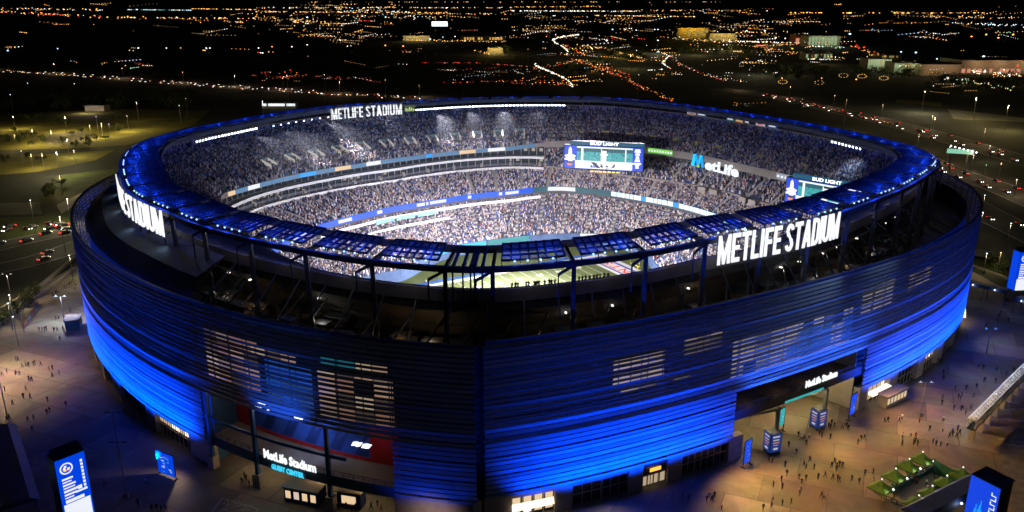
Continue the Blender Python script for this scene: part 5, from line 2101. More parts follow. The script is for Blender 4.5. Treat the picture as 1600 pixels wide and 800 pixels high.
# ------------------------------------------------------------------ people
def person_mesh(name, pose):
    """one continuous body grown from a jointed skeleton; 1.76 m tall, facing -Y"""
    A = pose
    J = {}
    J['pel'] = (0, 0, .93, .135)
    J['wai'] = (0, 0, 1.08, .12)
    J['che'] = (0, -.02 + A.get('lean', 0) * .3, 1.32, .155)
    J['nec'] = (0, -.02 + A.get('lean', 0) * .5, 1.50, .06)
    J['hea'] = (0, -.05 + A.get('lean', 0) * .6, 1.60, .09)
    J['top'] = (0, -.04 + A.get('lean', 0) * .6, 1.70, .085)
    E_ = []
    for a, b in (('pel', 'wai'), ('wai', 'che'), ('che', 'nec'), ('nec', 'hea'), ('hea', 'top')):
        E_.append((a, b))
    for s, k in ((-1, 'l'), (1, 'r')):
        st = A.get('step', 0) * s
        J['hip' + k] = (s * .095, 0, .88, .105)
        J['kne' + k] = (s * .10, -st * .55 - .02, .49, .07)
        J['ank' + k] = (s * .10, -st * .75 + (.06 if st < 0 else 0), .09, .045)
        J['toe' + k] = (s * .115, -st * .75 - .15 + (.06 if st < 0 else 0), .045, .04)
        J['sho' + k] = (s * .19, -.01 + A.get('lean', 0) * .3, 1.41, .065)
        arm = A.get('arm' + k, 0)
        sw = st * .8
        if arm == 0:
            J['elb' + k] = (s * .25, .03 + sw * .3, 1.14, .045)
            J['wri' + k] = (s * .25, -.06 + sw * .8, .90, .034)
            J['han' + k] = (s * .245, -.09 + sw * .9, .80, .035)
        else:
            J['elb' + k] = (s * .26, -.05, 1.16, .045)
            J['wri' + k] = (s * .14, -.26, 1.26, .034)
            J['han' + k] = (s * .09, -.33, 1.33, .035)
        E_ += [('pel', 'hip' + k), ('hip' + k, 'kne' + k), ('kne' + k, 'ank' + k), ('ank' + k, 'toe' + k),
               ('che', 'sho' + k), ('sho' + k, 'elb' + k), ('elb' + k, 'wri' + k), ('wri' + k, 'han' + k)]
    names = list(J)
    me = bpy.data.meshes.new(name)
    me.from_pydata([J[n][:3] for n in names], [(names.index(a), names.index(b)) for a, b in E_], [])
    ob = bpy.data.objects.new(name, me)
    COL.objects.link(ob)
    ob.modifiers.new('skin', 'SKIN')
    if not me.skin_vertices:
        with bpy.context.temp_override(object=ob, active_object=ob):
            bpy.context.view_layer.objects.active = ob
            bpy.ops.mesh.customdata_skin_add()
    for i, n in enumerate(names):
        me.skin_vertices[0].data[i].radius = (J[n][3], J[n][3])
        me.skin_vertices[0].data[i].use_root = (n == 'pel')
    sm_ = ob.modifiers.new('sub', 'SUBSURF')
    sm_.levels = 1
    dg = bpy.context.evaluated_depsgraph_get()
    out = bpy.data.meshes.new_from_object(ob.evaluated_get(dg))
    bpy.data.objects.remove(ob)
    out.name = name
    return out


POSES = [dict(), dict(step=.35), dict(step=-.3, arml=1), dict(lean=-.06, arml=1, armr=1), dict(step=.22, armr=1)]
PM = [person_mesh('person_body', p) for p in POSES]
M_SKIN = mat('skin', (.45, .28, .2), .6, vary=.08)
M_HAIR = mat('hair_dark', (.02, .015, .012), .7)
CLOTH = {'dark': ((.02, .02, .025), (.03, .035, .06)), 'navy': ((.02, .035, .12), (.03, .03, .04)), 'white': ((.7, .7, .7), (.04, .05, .09)),
         'grey': ((.2, .2, .21), (.04, .04, .05)), 'blue': ((.03, .1, .4), (.05, .05, .07)), 'red': ((.4, .04, .04), (.03, .03, .05))}
PV = {}


def person_variant(pose, cl):
    k = (pose, cl)
    if k not in PV:
        me = PM[pose].copy()
        top, leg = CLOTH[cl]
        for q in (mat('top_' + cl, top, .85, vary=.2, scale=6), mat('trousers_' + cl, leg, .85, vary=.2, scale=6), M_SKIN, M_HAIR, M_BLK):
            me.materials.append(q)
        for p in me.polygons:
            c = p.center
            if c.z > 1.66 or (c.z > 1.57 and c.y > -.02):
                p.material_index = 3
            elif c.z > 1.50:
                p.material_index = 2
            elif c.z < .1:
                p.material_index = 4
            elif abs(c.x) > .2 and c.z < .86 or (c.z > 1.2 and c.y < -.28):
                p.material_index = 2
            elif c.z < .95:
                p.material_index = 1
            p.use_smooth = True
        PV[k] = me
    return PV[k]


def person(loc, rz, pose, cl, lb, group):
    o = bpy.data.objects.new('person', person_variant(pose, cl))
    COL.objects.link(o)
    o.location = loc
    o.rotation_euler = (0, 0, rz)
    s = random.uniform(.95, 1.07)
    o.scale = (s, s, s)
    tag(o, lb, 'person', group)
    return o


# (pixels of the feet, clothing), landmark: one entry per knot of people in the photograph
GROUPS = [
    ([(62, 519, 'dark'), (66, 518, 'navy'), (70, 518, 'dark'), (73, 517, 'dark')], 'in the group of four by the plaza barrier'),
    ([(85, 519, 'dark'), (90, 519, 'navy'), (99, 516, 'grey')], 'in the trio below the bright white lamp post'),
    ([(94, 533, 'dark')], 'walking alone below the trio at the white lamp post'),
    ([(88, 500, 'dark'), (92, 499, 'grey')], 'in the pair left of the bright white lamp post'),
    ([(110, 488, 'navy')], 'by the teal booth against the stadium'),
    ([(101, 452, 'dark'), (105, 450, 'dark'), (109, 447, 'navy'), (112, 445, 'dark')], 'in the queue at the top of the left plaza'),
    ([(83, 464, 'dark'), (88, 461, 'dark'), (91, 459, 'grey')], 'in the trio lower down the left plaza queue'),
    ([(117, 455, 'navy'), (119, 449, 'dark')], 'against the stadium end above the teal booth'),
    ([(35, 575, 'dark'), (41, 573, 'grey'), (45, 574, 'dark')], 'in the trio near the middle of the left plaza'),
    ([(55, 570, 'dark'), (53, 572, 'navy')], 'in the pair right of the left plaza trio'),
    ([(26, 586, 'dark'), (31, 587, 'dark')], 'in the close pair below the left plaza trio'),
    ([(11, 583, 'blue'), (4, 589, 'dark')], 'near the slim lamp post at the left edge'),
    ([(46, 596, 'navy'), (50, 597, 'dark')], 'in the pair casting long shadows on the left plaza'),
    ([(37, 623, 'dark'), (48, 623, 'dark')], 'spaced out in the middle of the left plaza'),
    ([(44, 660, 'dark'), (53, 657, 'grey')], 'in the pair above the long navy canopy'),
    ([(51, 674, 'navy')], 'alone beside the top of the navy canopy'),
    ([(74, 648, 'dark'), (78, 645, 'dark')], 'in the pair on the shadowed left plaza'),
    ([(93, 586, 'navy')], 'alone in the blue shade by the louvre wall'),
    ([(228, 757, 'white'), (232, 759, 'grey')], 'in the pair right of the blue based lamp post'),
    ([(164, 759, 'grey')], 'alone between the left pylon and the blue based lamp post'),
    ([(216, 790, 'navy')], 'alone below the blue based lamp post'),
    ([(238, 800, 'dark'), (245, 799, 'dark'), (253, 800, 'dark'), (259, 799, 'navy')], 'in the row of four left of the gate'),
    ([(382, 747, 'dark'), (385, 752, 'navy'), (378, 756, 'dark'), (390, 760, 'dark')], 'in the knot left of the left gate column'),
    ([(528, 797, 'dark'), (535, 791, 'red'), (541, 796, 'dark'), (549, 801, 'navy'), (556, 797, 'dark')], 'in the crowd under the left gate'),
    ([(580, 796, 'dark'), (590, 792, 'dark'), (596, 799, 'grey')], 'in the trio at the doorway beside the stone base'),
    ([(1050, 781, 'dark')], 'alone in front of the orange lit door'),
    ([(1076, 783, 'dark'), (1066, 779, 'dark')], 'in the pair below the dark glass front'),
    ([(1104, 784, 'navy'), (1108, 780, 'blue'), (1112, 784, 'dark'), (1116, 779, 'dark')], 'in the huddle before the blue louvre wall'),
    ([(1127, 800, 'dark')], 'alone at the bottom edge below the huddle of four'),
    ([(1192, 798, 'dark')], 'alone at the bottom edge of the amber plaza'),
    ([(1247, 683, 'dark'), (1251, 688, 'white'), (1264, 685, 'white'), (1260, 696, 'dark'), (1256, 689, 'grey')], 'in the group of five between the two gate kiosks'),
    ([(1232, 699, 'dark')], 'alone right of the near gate kiosk'),
    ([(1244, 710, 'dark')], 'bending forward below the near gate kiosk'),
    ([(1280, 680, 'dark'), (1284, 684, 'dark')], 'in the pair in front of the far gate kiosk'),
    ([(1297, 687, 'dark')], 'alone right of the pair at the far gate kiosk'),
    ([(1316, 671, 'grey'), (1322, 669, 'dark'), (1325, 673, 'dark')], 'in the trio near the blue banner of the right gate'),
    ([(1294, 668, 'dark'), (1299, 664, 'dark'), (1303, 668, 'dark'), (1297, 671, 'navy')], 'in the dense dark knot beside the far gate kiosk'),
    ([(1345, 689, 'dark'), (1350, 688, 'dark'), (1340, 695, 'dark')], 'in the trio in the middle of the amber plaza'),
    ([(1382, 660, 'dark'), (1387, 660, 'dark')], 'in the pair left of the teal based lamp post'),
    ([(1436, 661, 'red')], 'beside the teal based lamp post'),
    ([(1256, 729, 'dark'), (1259, 733, 'navy'), (1265, 722, 'dark'), (1272, 734, 'dark')], 'in the loose group of four on the near amber plaza'),
    ([(1299, 731, 'dark'), (1307, 733, 'dark'), (1311, 730, 'dark'), (1316, 731, 'dark')], 'in the line of four left of the tents'),
    ([(1289, 746, 'dark')], 'alone between the line of four and the bottom edge'),
    ([(1308, 752, 'dark'), (1311, 755, 'navy')], 'in the close pair below the line of four'),
    ([(1229, 744, 'dark')], 'alone near the lower left of the amber plaza'),
    ([(1259, 751, 'dark'), (1252, 758, 'dark')], 'in the pair with long shadows on the lower amber plaza'),
    ([(1249, 775, 'dark')], 'alone low on the amber plaza'),
    ([(1283, 778, 'dark'), (1287, 781, 'grey')], 'in the lowest pair on the amber plaza'),
    ([(1205, 793, 'grey'), (1222, 790, 'dark'), (1236, 788, 'dark')], 'in the scattered row along the bottom edge'),
    ([(1351, 744, 'dark'), (1364, 741, 'dark')], 'in the pair at the left corner of the tents'),
    ([(1342, 757, 'dark')], 'alone just left of the tent pen fence'),
    ([(1427, 696, 'dark'), (1430, 693, 'dark'), (1433, 697, 'dark')], 'in the tight trio behind the tents'),
    ([(1457, 694, 'dark'), (1469, 698, 'dark'), (1462, 697, 'navy')], 'in the trio between the tents and the lattice walkway'),
    ([(1483, 684, 'dark'), (1488, 682, 'dark'), (1494, 685, 'grey'), (1499, 680, 'dark')], 'in the group near the foot of the lattice walkway'),
    ([(1537, 644, 'dark'), (1546, 641, 'dark')], 'in the pair beside the middle of the lattice walkway'),
    ([(1490, 641, 'dark')], 'alone on the grey slabs left of the lattice walkway'),
    ([(1497, 624, 'dark'), (1502, 621, 'dark'), (1500, 627, 'dark')], 'in the trio on the grey slabs'),
    ([(1509, 610, 'dark'), (1525, 608, 'dark')], 'in the spread pair above the grey slab trio'),
    ([(1557, 581, 'dark'), (1572, 588, 'dark'), (1583, 582, 'dark')], 'in the trio near the top of the lattice walkway'),
    ([(1528, 577, 'dark')], 'alone below the blue glowing lamp post'),
    ([(1465, 567, 'dark'), (1469, 568, 'dark')], 'in the pair on the orange lit patch by the wall'),
    ([(1560, 497, 'dark'), (1563, 492, 'dark'), (1558, 503, 'navy')], 'in the trio at the top of the right plaza'),
    ([(1535, 430, 'blue'), (1538, 428, 'dark'), (1532, 426, 'dark')], 'in the trio beyond the two lamp entry canopy'),
    ([(1575, 503, 'dark'), (1540, 512, 'grey')], 'in the spread pair above the blue lamp post'),
]
ORD = ['leftmost', 'second from left', 'third from left', 'fourth from left', 'fifth from left']
COLN = {'dark': 'dark clothes', 'navy': 'navy clothes', 'white': 'a white top', 'grey': 'a grey top', 'blue': 'a blue top', 'red': 'a red top'}
rp = random.Random(5)
for gi, (pts, where) in enumerate(GROUPS):
    pts = sorted(pts)
    for i, (x, y, c) in enumerate(pts):
        p = G(x, y)
        n = len(pts)
        pos = '' if n == 1 else (ORD[i] + ', ' if i < n - 1 or n == 2 and i == 0 else 'rightmost, ')
        wh = where
        for cand in ('person in %s, %s%s' % (COLN[c], pos, wh), 'person in %s, %s%s' % (c, pos, wh), 'person, %s%s' % (pos, wh), '%s%s' % (pos.replace(', ', ' person '), wh)):
            lb = cand
            if len(cand.split()) <= 16:
                break
        person(p, rp.uniform(0, 6.28), rp.choice([0, 1, 1, 2, 3, 4]), c, lb, 'people on the plaza')
for x0, x1, y0, y1, n, lb, g in ((1470, 1560, 575, 650, 16, 'small dark figure strolling on the grey slabs left of the lattice walkway', 'strollers on the grey slabs'),
                                 (1200, 1345, 715, 795, 14, 'small dark figure crossing the amber paving between gate and tents', 'people crossing the amber paving'),
                                 (1395, 1500, 655, 705, 12, 'small dark figure standing behind the green tents', 'people behind the tents'),
                                 (8, 110, 560, 670, 14, 'small dark figure crossing the wide left plaza', 'people crossing the left plaza'),
                                 (1395, 1470, 740, 770, 12, 'shopper standing by the counter inside the tent pen', 'shoppers in the tent pen')):
    for i in range(n):
        c = rp.choice(['dark', 'dark', 'navy', 'grey'] if n != 12 else ['dark', 'white', 'red', 'blue'])
        person(G(rp.uniform(x0, x1), rp.uniform(y0, y1)), rp.uniform(0, 6.28), rp.choice([0, 1, 1, 2, 3, 4]), c, lb, g)
# onlookers silhouetted along the near upper rail
xs = [800, 805, 809, 822, 826, 835, 838, 842, 852, 858, 862, 868, 906, 911, 916, 922, 928, 934, 938, 944, 951]
for i, x in enumerate(xs):
    t = th_at_px(x, lambda q: RO(q) - 5.3, 46, -100, -60)
    side = 'left of the rail post' if x < 880 else 'right of the rail post'
    q = [k for k in xs if (k < 880) == (x < 880)]
    n = q.index(x)
    num = ['first', 'second', 'third', 'fourth', 'fifth', 'sixth', 'seventh', 'eighth', 'ninth', 'tenth', 'eleventh', 'twelfth'][n]
    person(PT(t, RO(t) - 5.3, ZD(t) - .05), R(t) - PI / 2, i % 5, 'dark', 'dark silhouette at the top rail, %s person %s' % (num, side), 'onlookers along the upper rail')
# players and staff on the turf by the far touchline
num = ['first', 'second', 'third', 'fourth', 'fifth', 'sixth', 'seventh', 'eighth', 'ninth', 'tenth', 'eleventh', 'twelfth', 'thirteenth', 'fourteenth']
for i in range(14):
    u = -30 + i * 5.2
    person(FP(u, 27 + (i % 3) * .8, .01), rp.uniform(0, 6.28), i % 5, 'white' if i % 2 else 'navy', 'player in %s on the far touchline, %s along from the left' % ('a white top' if i % 2 else 'navy', num[i]), 'players on the far touchline')

# ------------------------------------------------------------------ roads, lots and land beyond the plaza
rc = random.Random(11)


def road(name, pts, width, z=-0.03, m=None, lines=True):
    P = [G(x, y) for x, y in pts]
    # smooth the run
    Q = []
    for i in range(len(P) - 1):
        p0, p1, p2, p3 = P[max(0, i - 1)], P[i], P[i + 1], P[min(len(P) - 1, i + 2)]
        for k in range(8):
            t = k / 8
            Q.append(0.5 * ((2 * p1) + (p2 - p0) * t + (2 * p0 - 5 * p1 + 4 * p2 - p3) * t * t + (3 * p1 - p0 - 3 * p2 + p3) * t ** 3))
    Q.append(P[-1])
    mb = MB()
    N = []
    for i in range(len(Q)):
        d = (Q[min(i + 1, len(Q) - 1)] - Q[max(i - 1, 0)])
        d.z = 0
        d.normalize()
        N.append(Vector((-d.y, d.x, 0)))
    for i in range(len(Q) - 1):
        a, b = Q[i], Q[i + 1]
        mb.quad(a - N[i] * width / 2 + Vector((0, 0, z)), b - N[i + 1] * width / 2 + Vector((0, 0, z)), b + N[i + 1] * width / 2 + Vector((0, 0, z)), a + N[i] * width / 2 + Vector((0, 0, z)))
    o = kind(mb.build(name, m or M_ASPH), 'structure')
    if lines:
        mb = MB()
        for off in (-width * .47, width * .47):
            for i in range(len(Q) - 1):
                a, b = Q[i] + N[i] * off, Q[i + 1] + N[i + 1] * off
                mb.quad(a - N[i] * .15 + Vector((0, 0, z + .006)), b - N[i + 1] * .15 + Vector((0, 0, z + .006)), b + N[i + 1] * .15 + Vector((0, 0, z + .006)), a + N[i] * .15 + Vector((0, 0, z + .006)))
        kind(mb.build('road_markings', M_PAINT), 'structure')
    return Q, N


M_RD = mat('worn_asphalt', (0.07, 0.065, 0.06), .85, vary=.35, scale=.08)
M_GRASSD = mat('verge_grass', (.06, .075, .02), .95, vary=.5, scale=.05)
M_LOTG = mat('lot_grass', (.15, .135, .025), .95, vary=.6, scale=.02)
M_LOTP = mat('lot_paving', (.15, .14, .12), .9, vary=.4, scale=.05)


def land(name, px, z, m):
    mb = MB()
    mb.poly([G(x, y) + Vector((0, 0, z)) for x, y in px])
    return kind(mb.build(name, m), 'structure')


H1 = road('highway', [(-60, 108), (60, 114), (200, 124), (320, 133), (420, 140), (540, 148), (700, 156)], 34, -.03, M_RD)
H2 = road('highway', [(1120, 138), (1210, 151), (1300, 171), (1400, 194), (1500, 222), (1640, 262)], 26, -.03, M_RD)
H3 = road('road', [(1395, 225), (1450, 252), (1500, 272), (1560, 292), (1640, 325)], 22, -.025, M_RD)
H4 = road('road', [(-40, 395), (30, 377), (100, 362), (170, 340), (260, 300)], 13, -.03, M_RD)
H5 = road('road', [(-60, 430), (40, 410), (118, 385), (200, 350)], 14, -.028, M_ASPH)
H6 = road('road', [(1500, 310), (1545, 335), (1600, 362), (1680, 400)], 20, -.03, M_ASPH)
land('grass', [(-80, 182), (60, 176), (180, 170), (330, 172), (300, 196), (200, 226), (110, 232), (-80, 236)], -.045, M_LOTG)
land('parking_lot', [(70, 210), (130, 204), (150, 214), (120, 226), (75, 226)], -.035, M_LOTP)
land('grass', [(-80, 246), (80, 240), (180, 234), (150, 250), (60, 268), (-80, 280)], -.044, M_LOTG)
land('grass', [(90, 274), (190, 262), (170, 282), (110, 300), (60, 312)], -.043, M_GRASSD)
land('parking_lot', [(-60, 318), (62, 316), (66, 334), (-60, 338)], -.04, M_LOTP)
land('grass', [(-60, 342), (64, 338), (112, 322), (125, 352), (60, 372), (-60, 392)], -.042, M_GRASSD)
land('grass', [(88, 320), (130, 300), (122, 318), (96, 334)], -.036, M_CONC)
land('grass', [(-60, 505), (20, 468), (60, 448), (118, 412), (120, 424), (60, 462), (-60, 540)], -.04, M_GRASSD)
land('grass', [(1508, 402), (1560, 410), (1590, 440), (1520, 422)], -.04, M_GRASSD)
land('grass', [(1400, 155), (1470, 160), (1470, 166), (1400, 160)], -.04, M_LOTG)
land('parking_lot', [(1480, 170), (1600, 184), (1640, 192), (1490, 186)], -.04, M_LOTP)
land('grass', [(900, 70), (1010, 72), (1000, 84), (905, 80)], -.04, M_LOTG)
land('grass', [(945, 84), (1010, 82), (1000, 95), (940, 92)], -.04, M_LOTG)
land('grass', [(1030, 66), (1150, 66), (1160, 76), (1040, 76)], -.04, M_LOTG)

# ------------------------------------------------------------------ boundary walls along the plaza edge
def low_wall(pts, h, lb, m, z0=0.0):
    P = [G(x, y) for x, y in pts]
    mb = MB()
    for i in range(len(P) - 1):
        mb.beam(P[i] + Vector((0, 0, h / 2)), P[i + 1] + Vector((0, 0, h / 2)), .5, h)
    tag(mb.build('boundary_wall', m), lb, 'wall')


low_wall([(-20, 500), (60, 452), (118, 405)], 1.3, 'low tan wall along the outer edge of the left plaza', M_TAN)
low_wall([(-20, 520), (62, 463), (118, 421)], 1.0, 'low inner wall beside the left plaza, nearest the crowd', M_TAN)
low_wall([(1508, 396), (1545, 403), (1572, 418)], 2.6, 'sand coloured wall beyond the right end of the stadium', M_TAN)
low_wall([(1508, 413), (1540, 424), (1575, 438)], .9, 'low kerb wall by the trio beyond the entry canopy', M_TAN)

# ------------------------------------------------------------------ trees
def crown_mesh(seed):
    r = random.Random(seed)
    v, f = [], []
    cl = [(r.gauss(0, .5), r.gauss(0, .5), r.uniform(.45, 1.4), r.uniform(.3, .55)) for _ in range(9)]
    for cx, cy, cz, cr in cl:
        for _ in range(85):
            d = Vector((r.gauss(0, 1), r.gauss(0, 1), r.gauss(0, 1))).normalized() * cr * r.uniform(.5, 1.05)
            p = Vector((cx, cy, cz)) + d
            s = r.uniform(.05, .11)
            a = Vector((r.gauss(0, 1), r.gauss(0, 1), r.gauss(0, 1))).normalized()
            b = a.cross(Vector((r.gauss(0, 1), r.gauss(0, 1), r.gauss(0, 1)))).normalized()
            k = len(v)
            v += [tuple(p + a * s), tuple(p + b * s * .6), tuple(p - a * s), tuple(p - b * s * .6)]
            f.append((k, k + 1, k + 2, k + 3))
    me = bpy.data.meshes.new('crown')
    me.from_pydata(v, [], f)
    me.materials.append(mat('leaves', (.045, .06, .02), .8, vary=.6, scale=1.2))
    return me


CROWNS = [crown_mesh(i) for i in range(4)]
TRK = MB()
TRK.tube((0, 0, 0), (.02, .01, .5), .07, .05, 7)
for a in range(5):
    TRK.tube((.02, .01, .42), (.5 * math.cos(a * 1.3), .5 * math.sin(a * 1.3), .95 + .1 * (a % 3)), .035, .012, 5)
_t = TRK.build('trunk', mat('bark', (.06, .045, .03), .9))
TRUNK = _t.data
bpy.data.objects.remove(_t)
tree_px = [(30, 222, 'left lit lot'), (53, 215, 'left lit lot'), (50, 226, 'left lit lot'), (39, 217, 'left lit lot'), (70, 222, 'left lit lot'), (81, 193, 'left lit lot'), (92, 190, 'left lit lot'), (104, 194, 'left lit lot'),
           (98, 226, 'left lit lot'), (119, 231, 'left lit lot'), (112, 211, 'left lit lot'), (128, 208, 'left lit lot'), (135, 224, 'left lit lot'), (140, 228, 'left lit lot'), (151, 219, 'left lit lot'), (165, 218, 'left lit lot'),
           (14, 222, 'left lit lot'), (24, 205, 'left lit lot'), (187, 204, 'left lit lot'), (176, 205, 'left lit lot'), (43, 248, 'left lit lot'), (8, 254, 'left lit lot'), (66, 254, 'left lit lot'), (180, 186, 'left lit lot'),
           (60, 185, 'left lit lot'), (48, 190, 'left lit lot'), (35, 187, 'left lit lot'), (78, 300, 'roadside'), (84, 305, 'roadside'), (72, 308, 'roadside'), (97, 291, 'roadside'),
           (28, 490, 'plaza edge'), (16, 498, 'plaza edge'), (40, 478, 'plaza edge'), (6, 508, 'plaza edge'), (47, 468, 'plaza edge'), (56, 462, 'plaza edge'), (1553, 416, 'right verge'), (1568, 428, 'right verge'), (1562, 420, 'right verge')]
for x, y, w in tree_px:
    p = G(x, y)
    p.z = -.05
    root = empty('tree', p, rc.uniform(0, 6))
    s = rc.uniform(2.3, 3.6) if w != 'plaza edge' else rc.uniform(2.4, 3.2)
    lbs = {'left lit lot': 'small dark tree scattered on the olive lit lot at the left', 'roadside': 'dark tree beside the curving road left of the stadium',
           'plaza edge': 'dark tree in the row between the walls of the left plaza', 'right verge': 'dark tree on the verge beyond the sand coloured wall'}
    tag(root, lbs[w], 'tree', 'trees on the ' + w)
    t = bpy.data.objects.new('trunk', TRUNK)
    COL.objects.link(t)
    t.parent = root
    t.scale = (s, s, s)
    c = bpy.data.objects.new('crown', rc.choice(CROWNS))
    COL.objects.link(c)
    c.parent = root
    c.scale = (s, s, s * rc.uniform(.9, 1.2))

# ------------------------------------------------------------------ cars
def make_car():
    root = empty('car')
    mb = MB()
    prof = [(-2.25, .35), (-2.2, .8), (-1.45, .95), (-.85, 1.42), (.75, 1.45), (1.55, .98), (2.2, .85), (2.25, .35)]
    k = len(prof)
    for s in (-1, 1):
        for x, z in prof:
            mb.v.append((x, s * (.86 if z < 1.2 else .66), z))
    for i in range(k):
        j = (i + 1) % k
        mb.f.append((i, j, k + j, k + i))
        mb.m.append(0)
    mb.f.append(tuple(range(k)))
    mb.f.append(tuple(range(2 * k - 1, k - 1, -1)))
    mb.m += [0, 0]
    mb.build('body', None or mat('car_paint', (.1, .1, .11), .35, metal=.3, vary=.5, scale=.02), root)
    mb = MB()
    for s in (-1, 1):
        mb.poly([(-1.3, s * .80, 1.0), (1.35, s * .80, 1.02), (.7, s * .70, 1.38), (-.8, s * .70, 1.36)])
    mb.poly([(-1.5, -.66, .985), (-1.5, .66, .985), (-.93, .58, 1.39), (-.93, -.58, 1.39)])
    mb.poly([(1.58, -.66, 1.0), (1.58, .66, 1.0), (.83, .58, 1.41), (.83, -.58, 1.41)])
    mb.build('windows', M_GLASSD, root)
    for x in (-1.4, 1.4):
        for s in (-1, 1):
            mb = MB()
            mb.tube((x, s * .70, .33), (x, s * .90, .33), .33, n=10)
            mb.build('wheel', M_BLK, root)
    for s in (-1, 1):
        mb = MB()
        mb.box((2.24, s * .58, .66), (.1, .4, .22))
        mb.octa((2.3, s * .58, .66), .24)
        mb.build('headlight', glow('headlight', (1, .93, .8), 7), root)
        mb = MB()
        mb.box((-2.24, s * .58, .72), (.1, .4, .22))
        mb.octa((-2.3, s * .58, .72), .22)
        mb.build('taillight', glow('taillight', (1, .03, .015), 5), root)
    return root


CAR = make_car()
first = [True]


def put_car(p, rz, lb, group):
    if first[0]:
        o = CAR
        first[0] = False
    else:
        o = copy_tree(CAR)
    o.location = p
    o.rotation_euler = (0, 0, rz)
    tag(o, lb, 'car', group)


def along(QN, f0, f1, n, offs, lb, group, rev=False):
    Q, N = QN
    for i in range(n):
        f = f0 + (f1 - f0) * (i + rc.uniform(.1, .9)) / n
        x = f * (len(Q) - 1)
        k = min(int(x), len(Q) - 2)
        p = Q[k].lerp(Q[k + 1], x - k) + N[k] * rc.choice(offs)
        d = Q[k + 1] - Q[k]
        p.z = -.02
        put_car(p, math.atan2(d.y, d.x) + (PI if rev else 0), lb, group)


along(H2, .15, .98, 26, (-10, -6.5, -3), 'car showing red tail lights in the queue on the right highway', 'cars queueing on the right highway')
along(H2, .15, .98, 12, (4, 8), 'car with white headlights coming down the right highway', 'cars driving down the right highway', True)
along(H3, .1, .95, 10, (-7, -3), 'car with red lights on the wide road behind the right end of the stadium', 'cars on the road behind the stadium')
along(H3, .1, .95, 7, (3, 7), 'car with headlights on the wide road behind the right end of the stadium', 'cars coming along the road behind the stadium', True)
along(H4, .1, .8, 6, (-3, 3), 'car on the curving road left of the stadium', 'cars on the curving left road')
along(H5, .2, .7, 2, (-3, 3), 'car on the dark road just outside the left plaza', 'cars on the dark road by the plaza')
along(H6, .1, .9, 4, (-4, 4), 'car on the dark road at the right edge', 'cars on the dark right road')
for i in range(12):
    x, y = rc.uniform(2, 108), 0
    y = 356 - x * .02 + rc.uniform(-6, 6)
    put_car(G(x, y) + Vector((0, 0, -.03)), rc.uniform(0, 6.28), 'car parked in the small dark lot beyond the left plaza', 'cars parked beyond the left plaza')
along(H1, .1, .95, 70, (-13, -9, -5, 5, 9, 13), 'car on the long straight highway behind the stadium at the left', 'cars on the long left highway')

# ------------------------------------------------------------------ street lamps one can tell apart
SL = None


def street_lamp(p, h, lensk, lb, group, energy=0, col=(1, .8, .5)):
    global SL
    root = empty('street_lamp', p, rc.uniform(0, 3))
    tag(root, lb, 'street lamp', group)
    mb = MB()
    mb.tube((0, 0, 0), (0, 0, h), .16, .09, 6)
    mb.build('pole', M_POLE, root)
    mb = MB()
    r = max(.3, p.length / 2300.0)
    mb.box((0, 0, h + r), (r * 2.4, r, r * .6), 0, 0)
    mb.octa((0, 0, h + r * .4), r, 1, r * .7)
    mb.build('lamp_head', [M_STEEL, lensk], root)
    if energy:
        lamp('street_light', 'POINT', p + Vector((0, 0, h - 1)), energy * (1.5 if p.length < 900 else 1.6), col, .4)


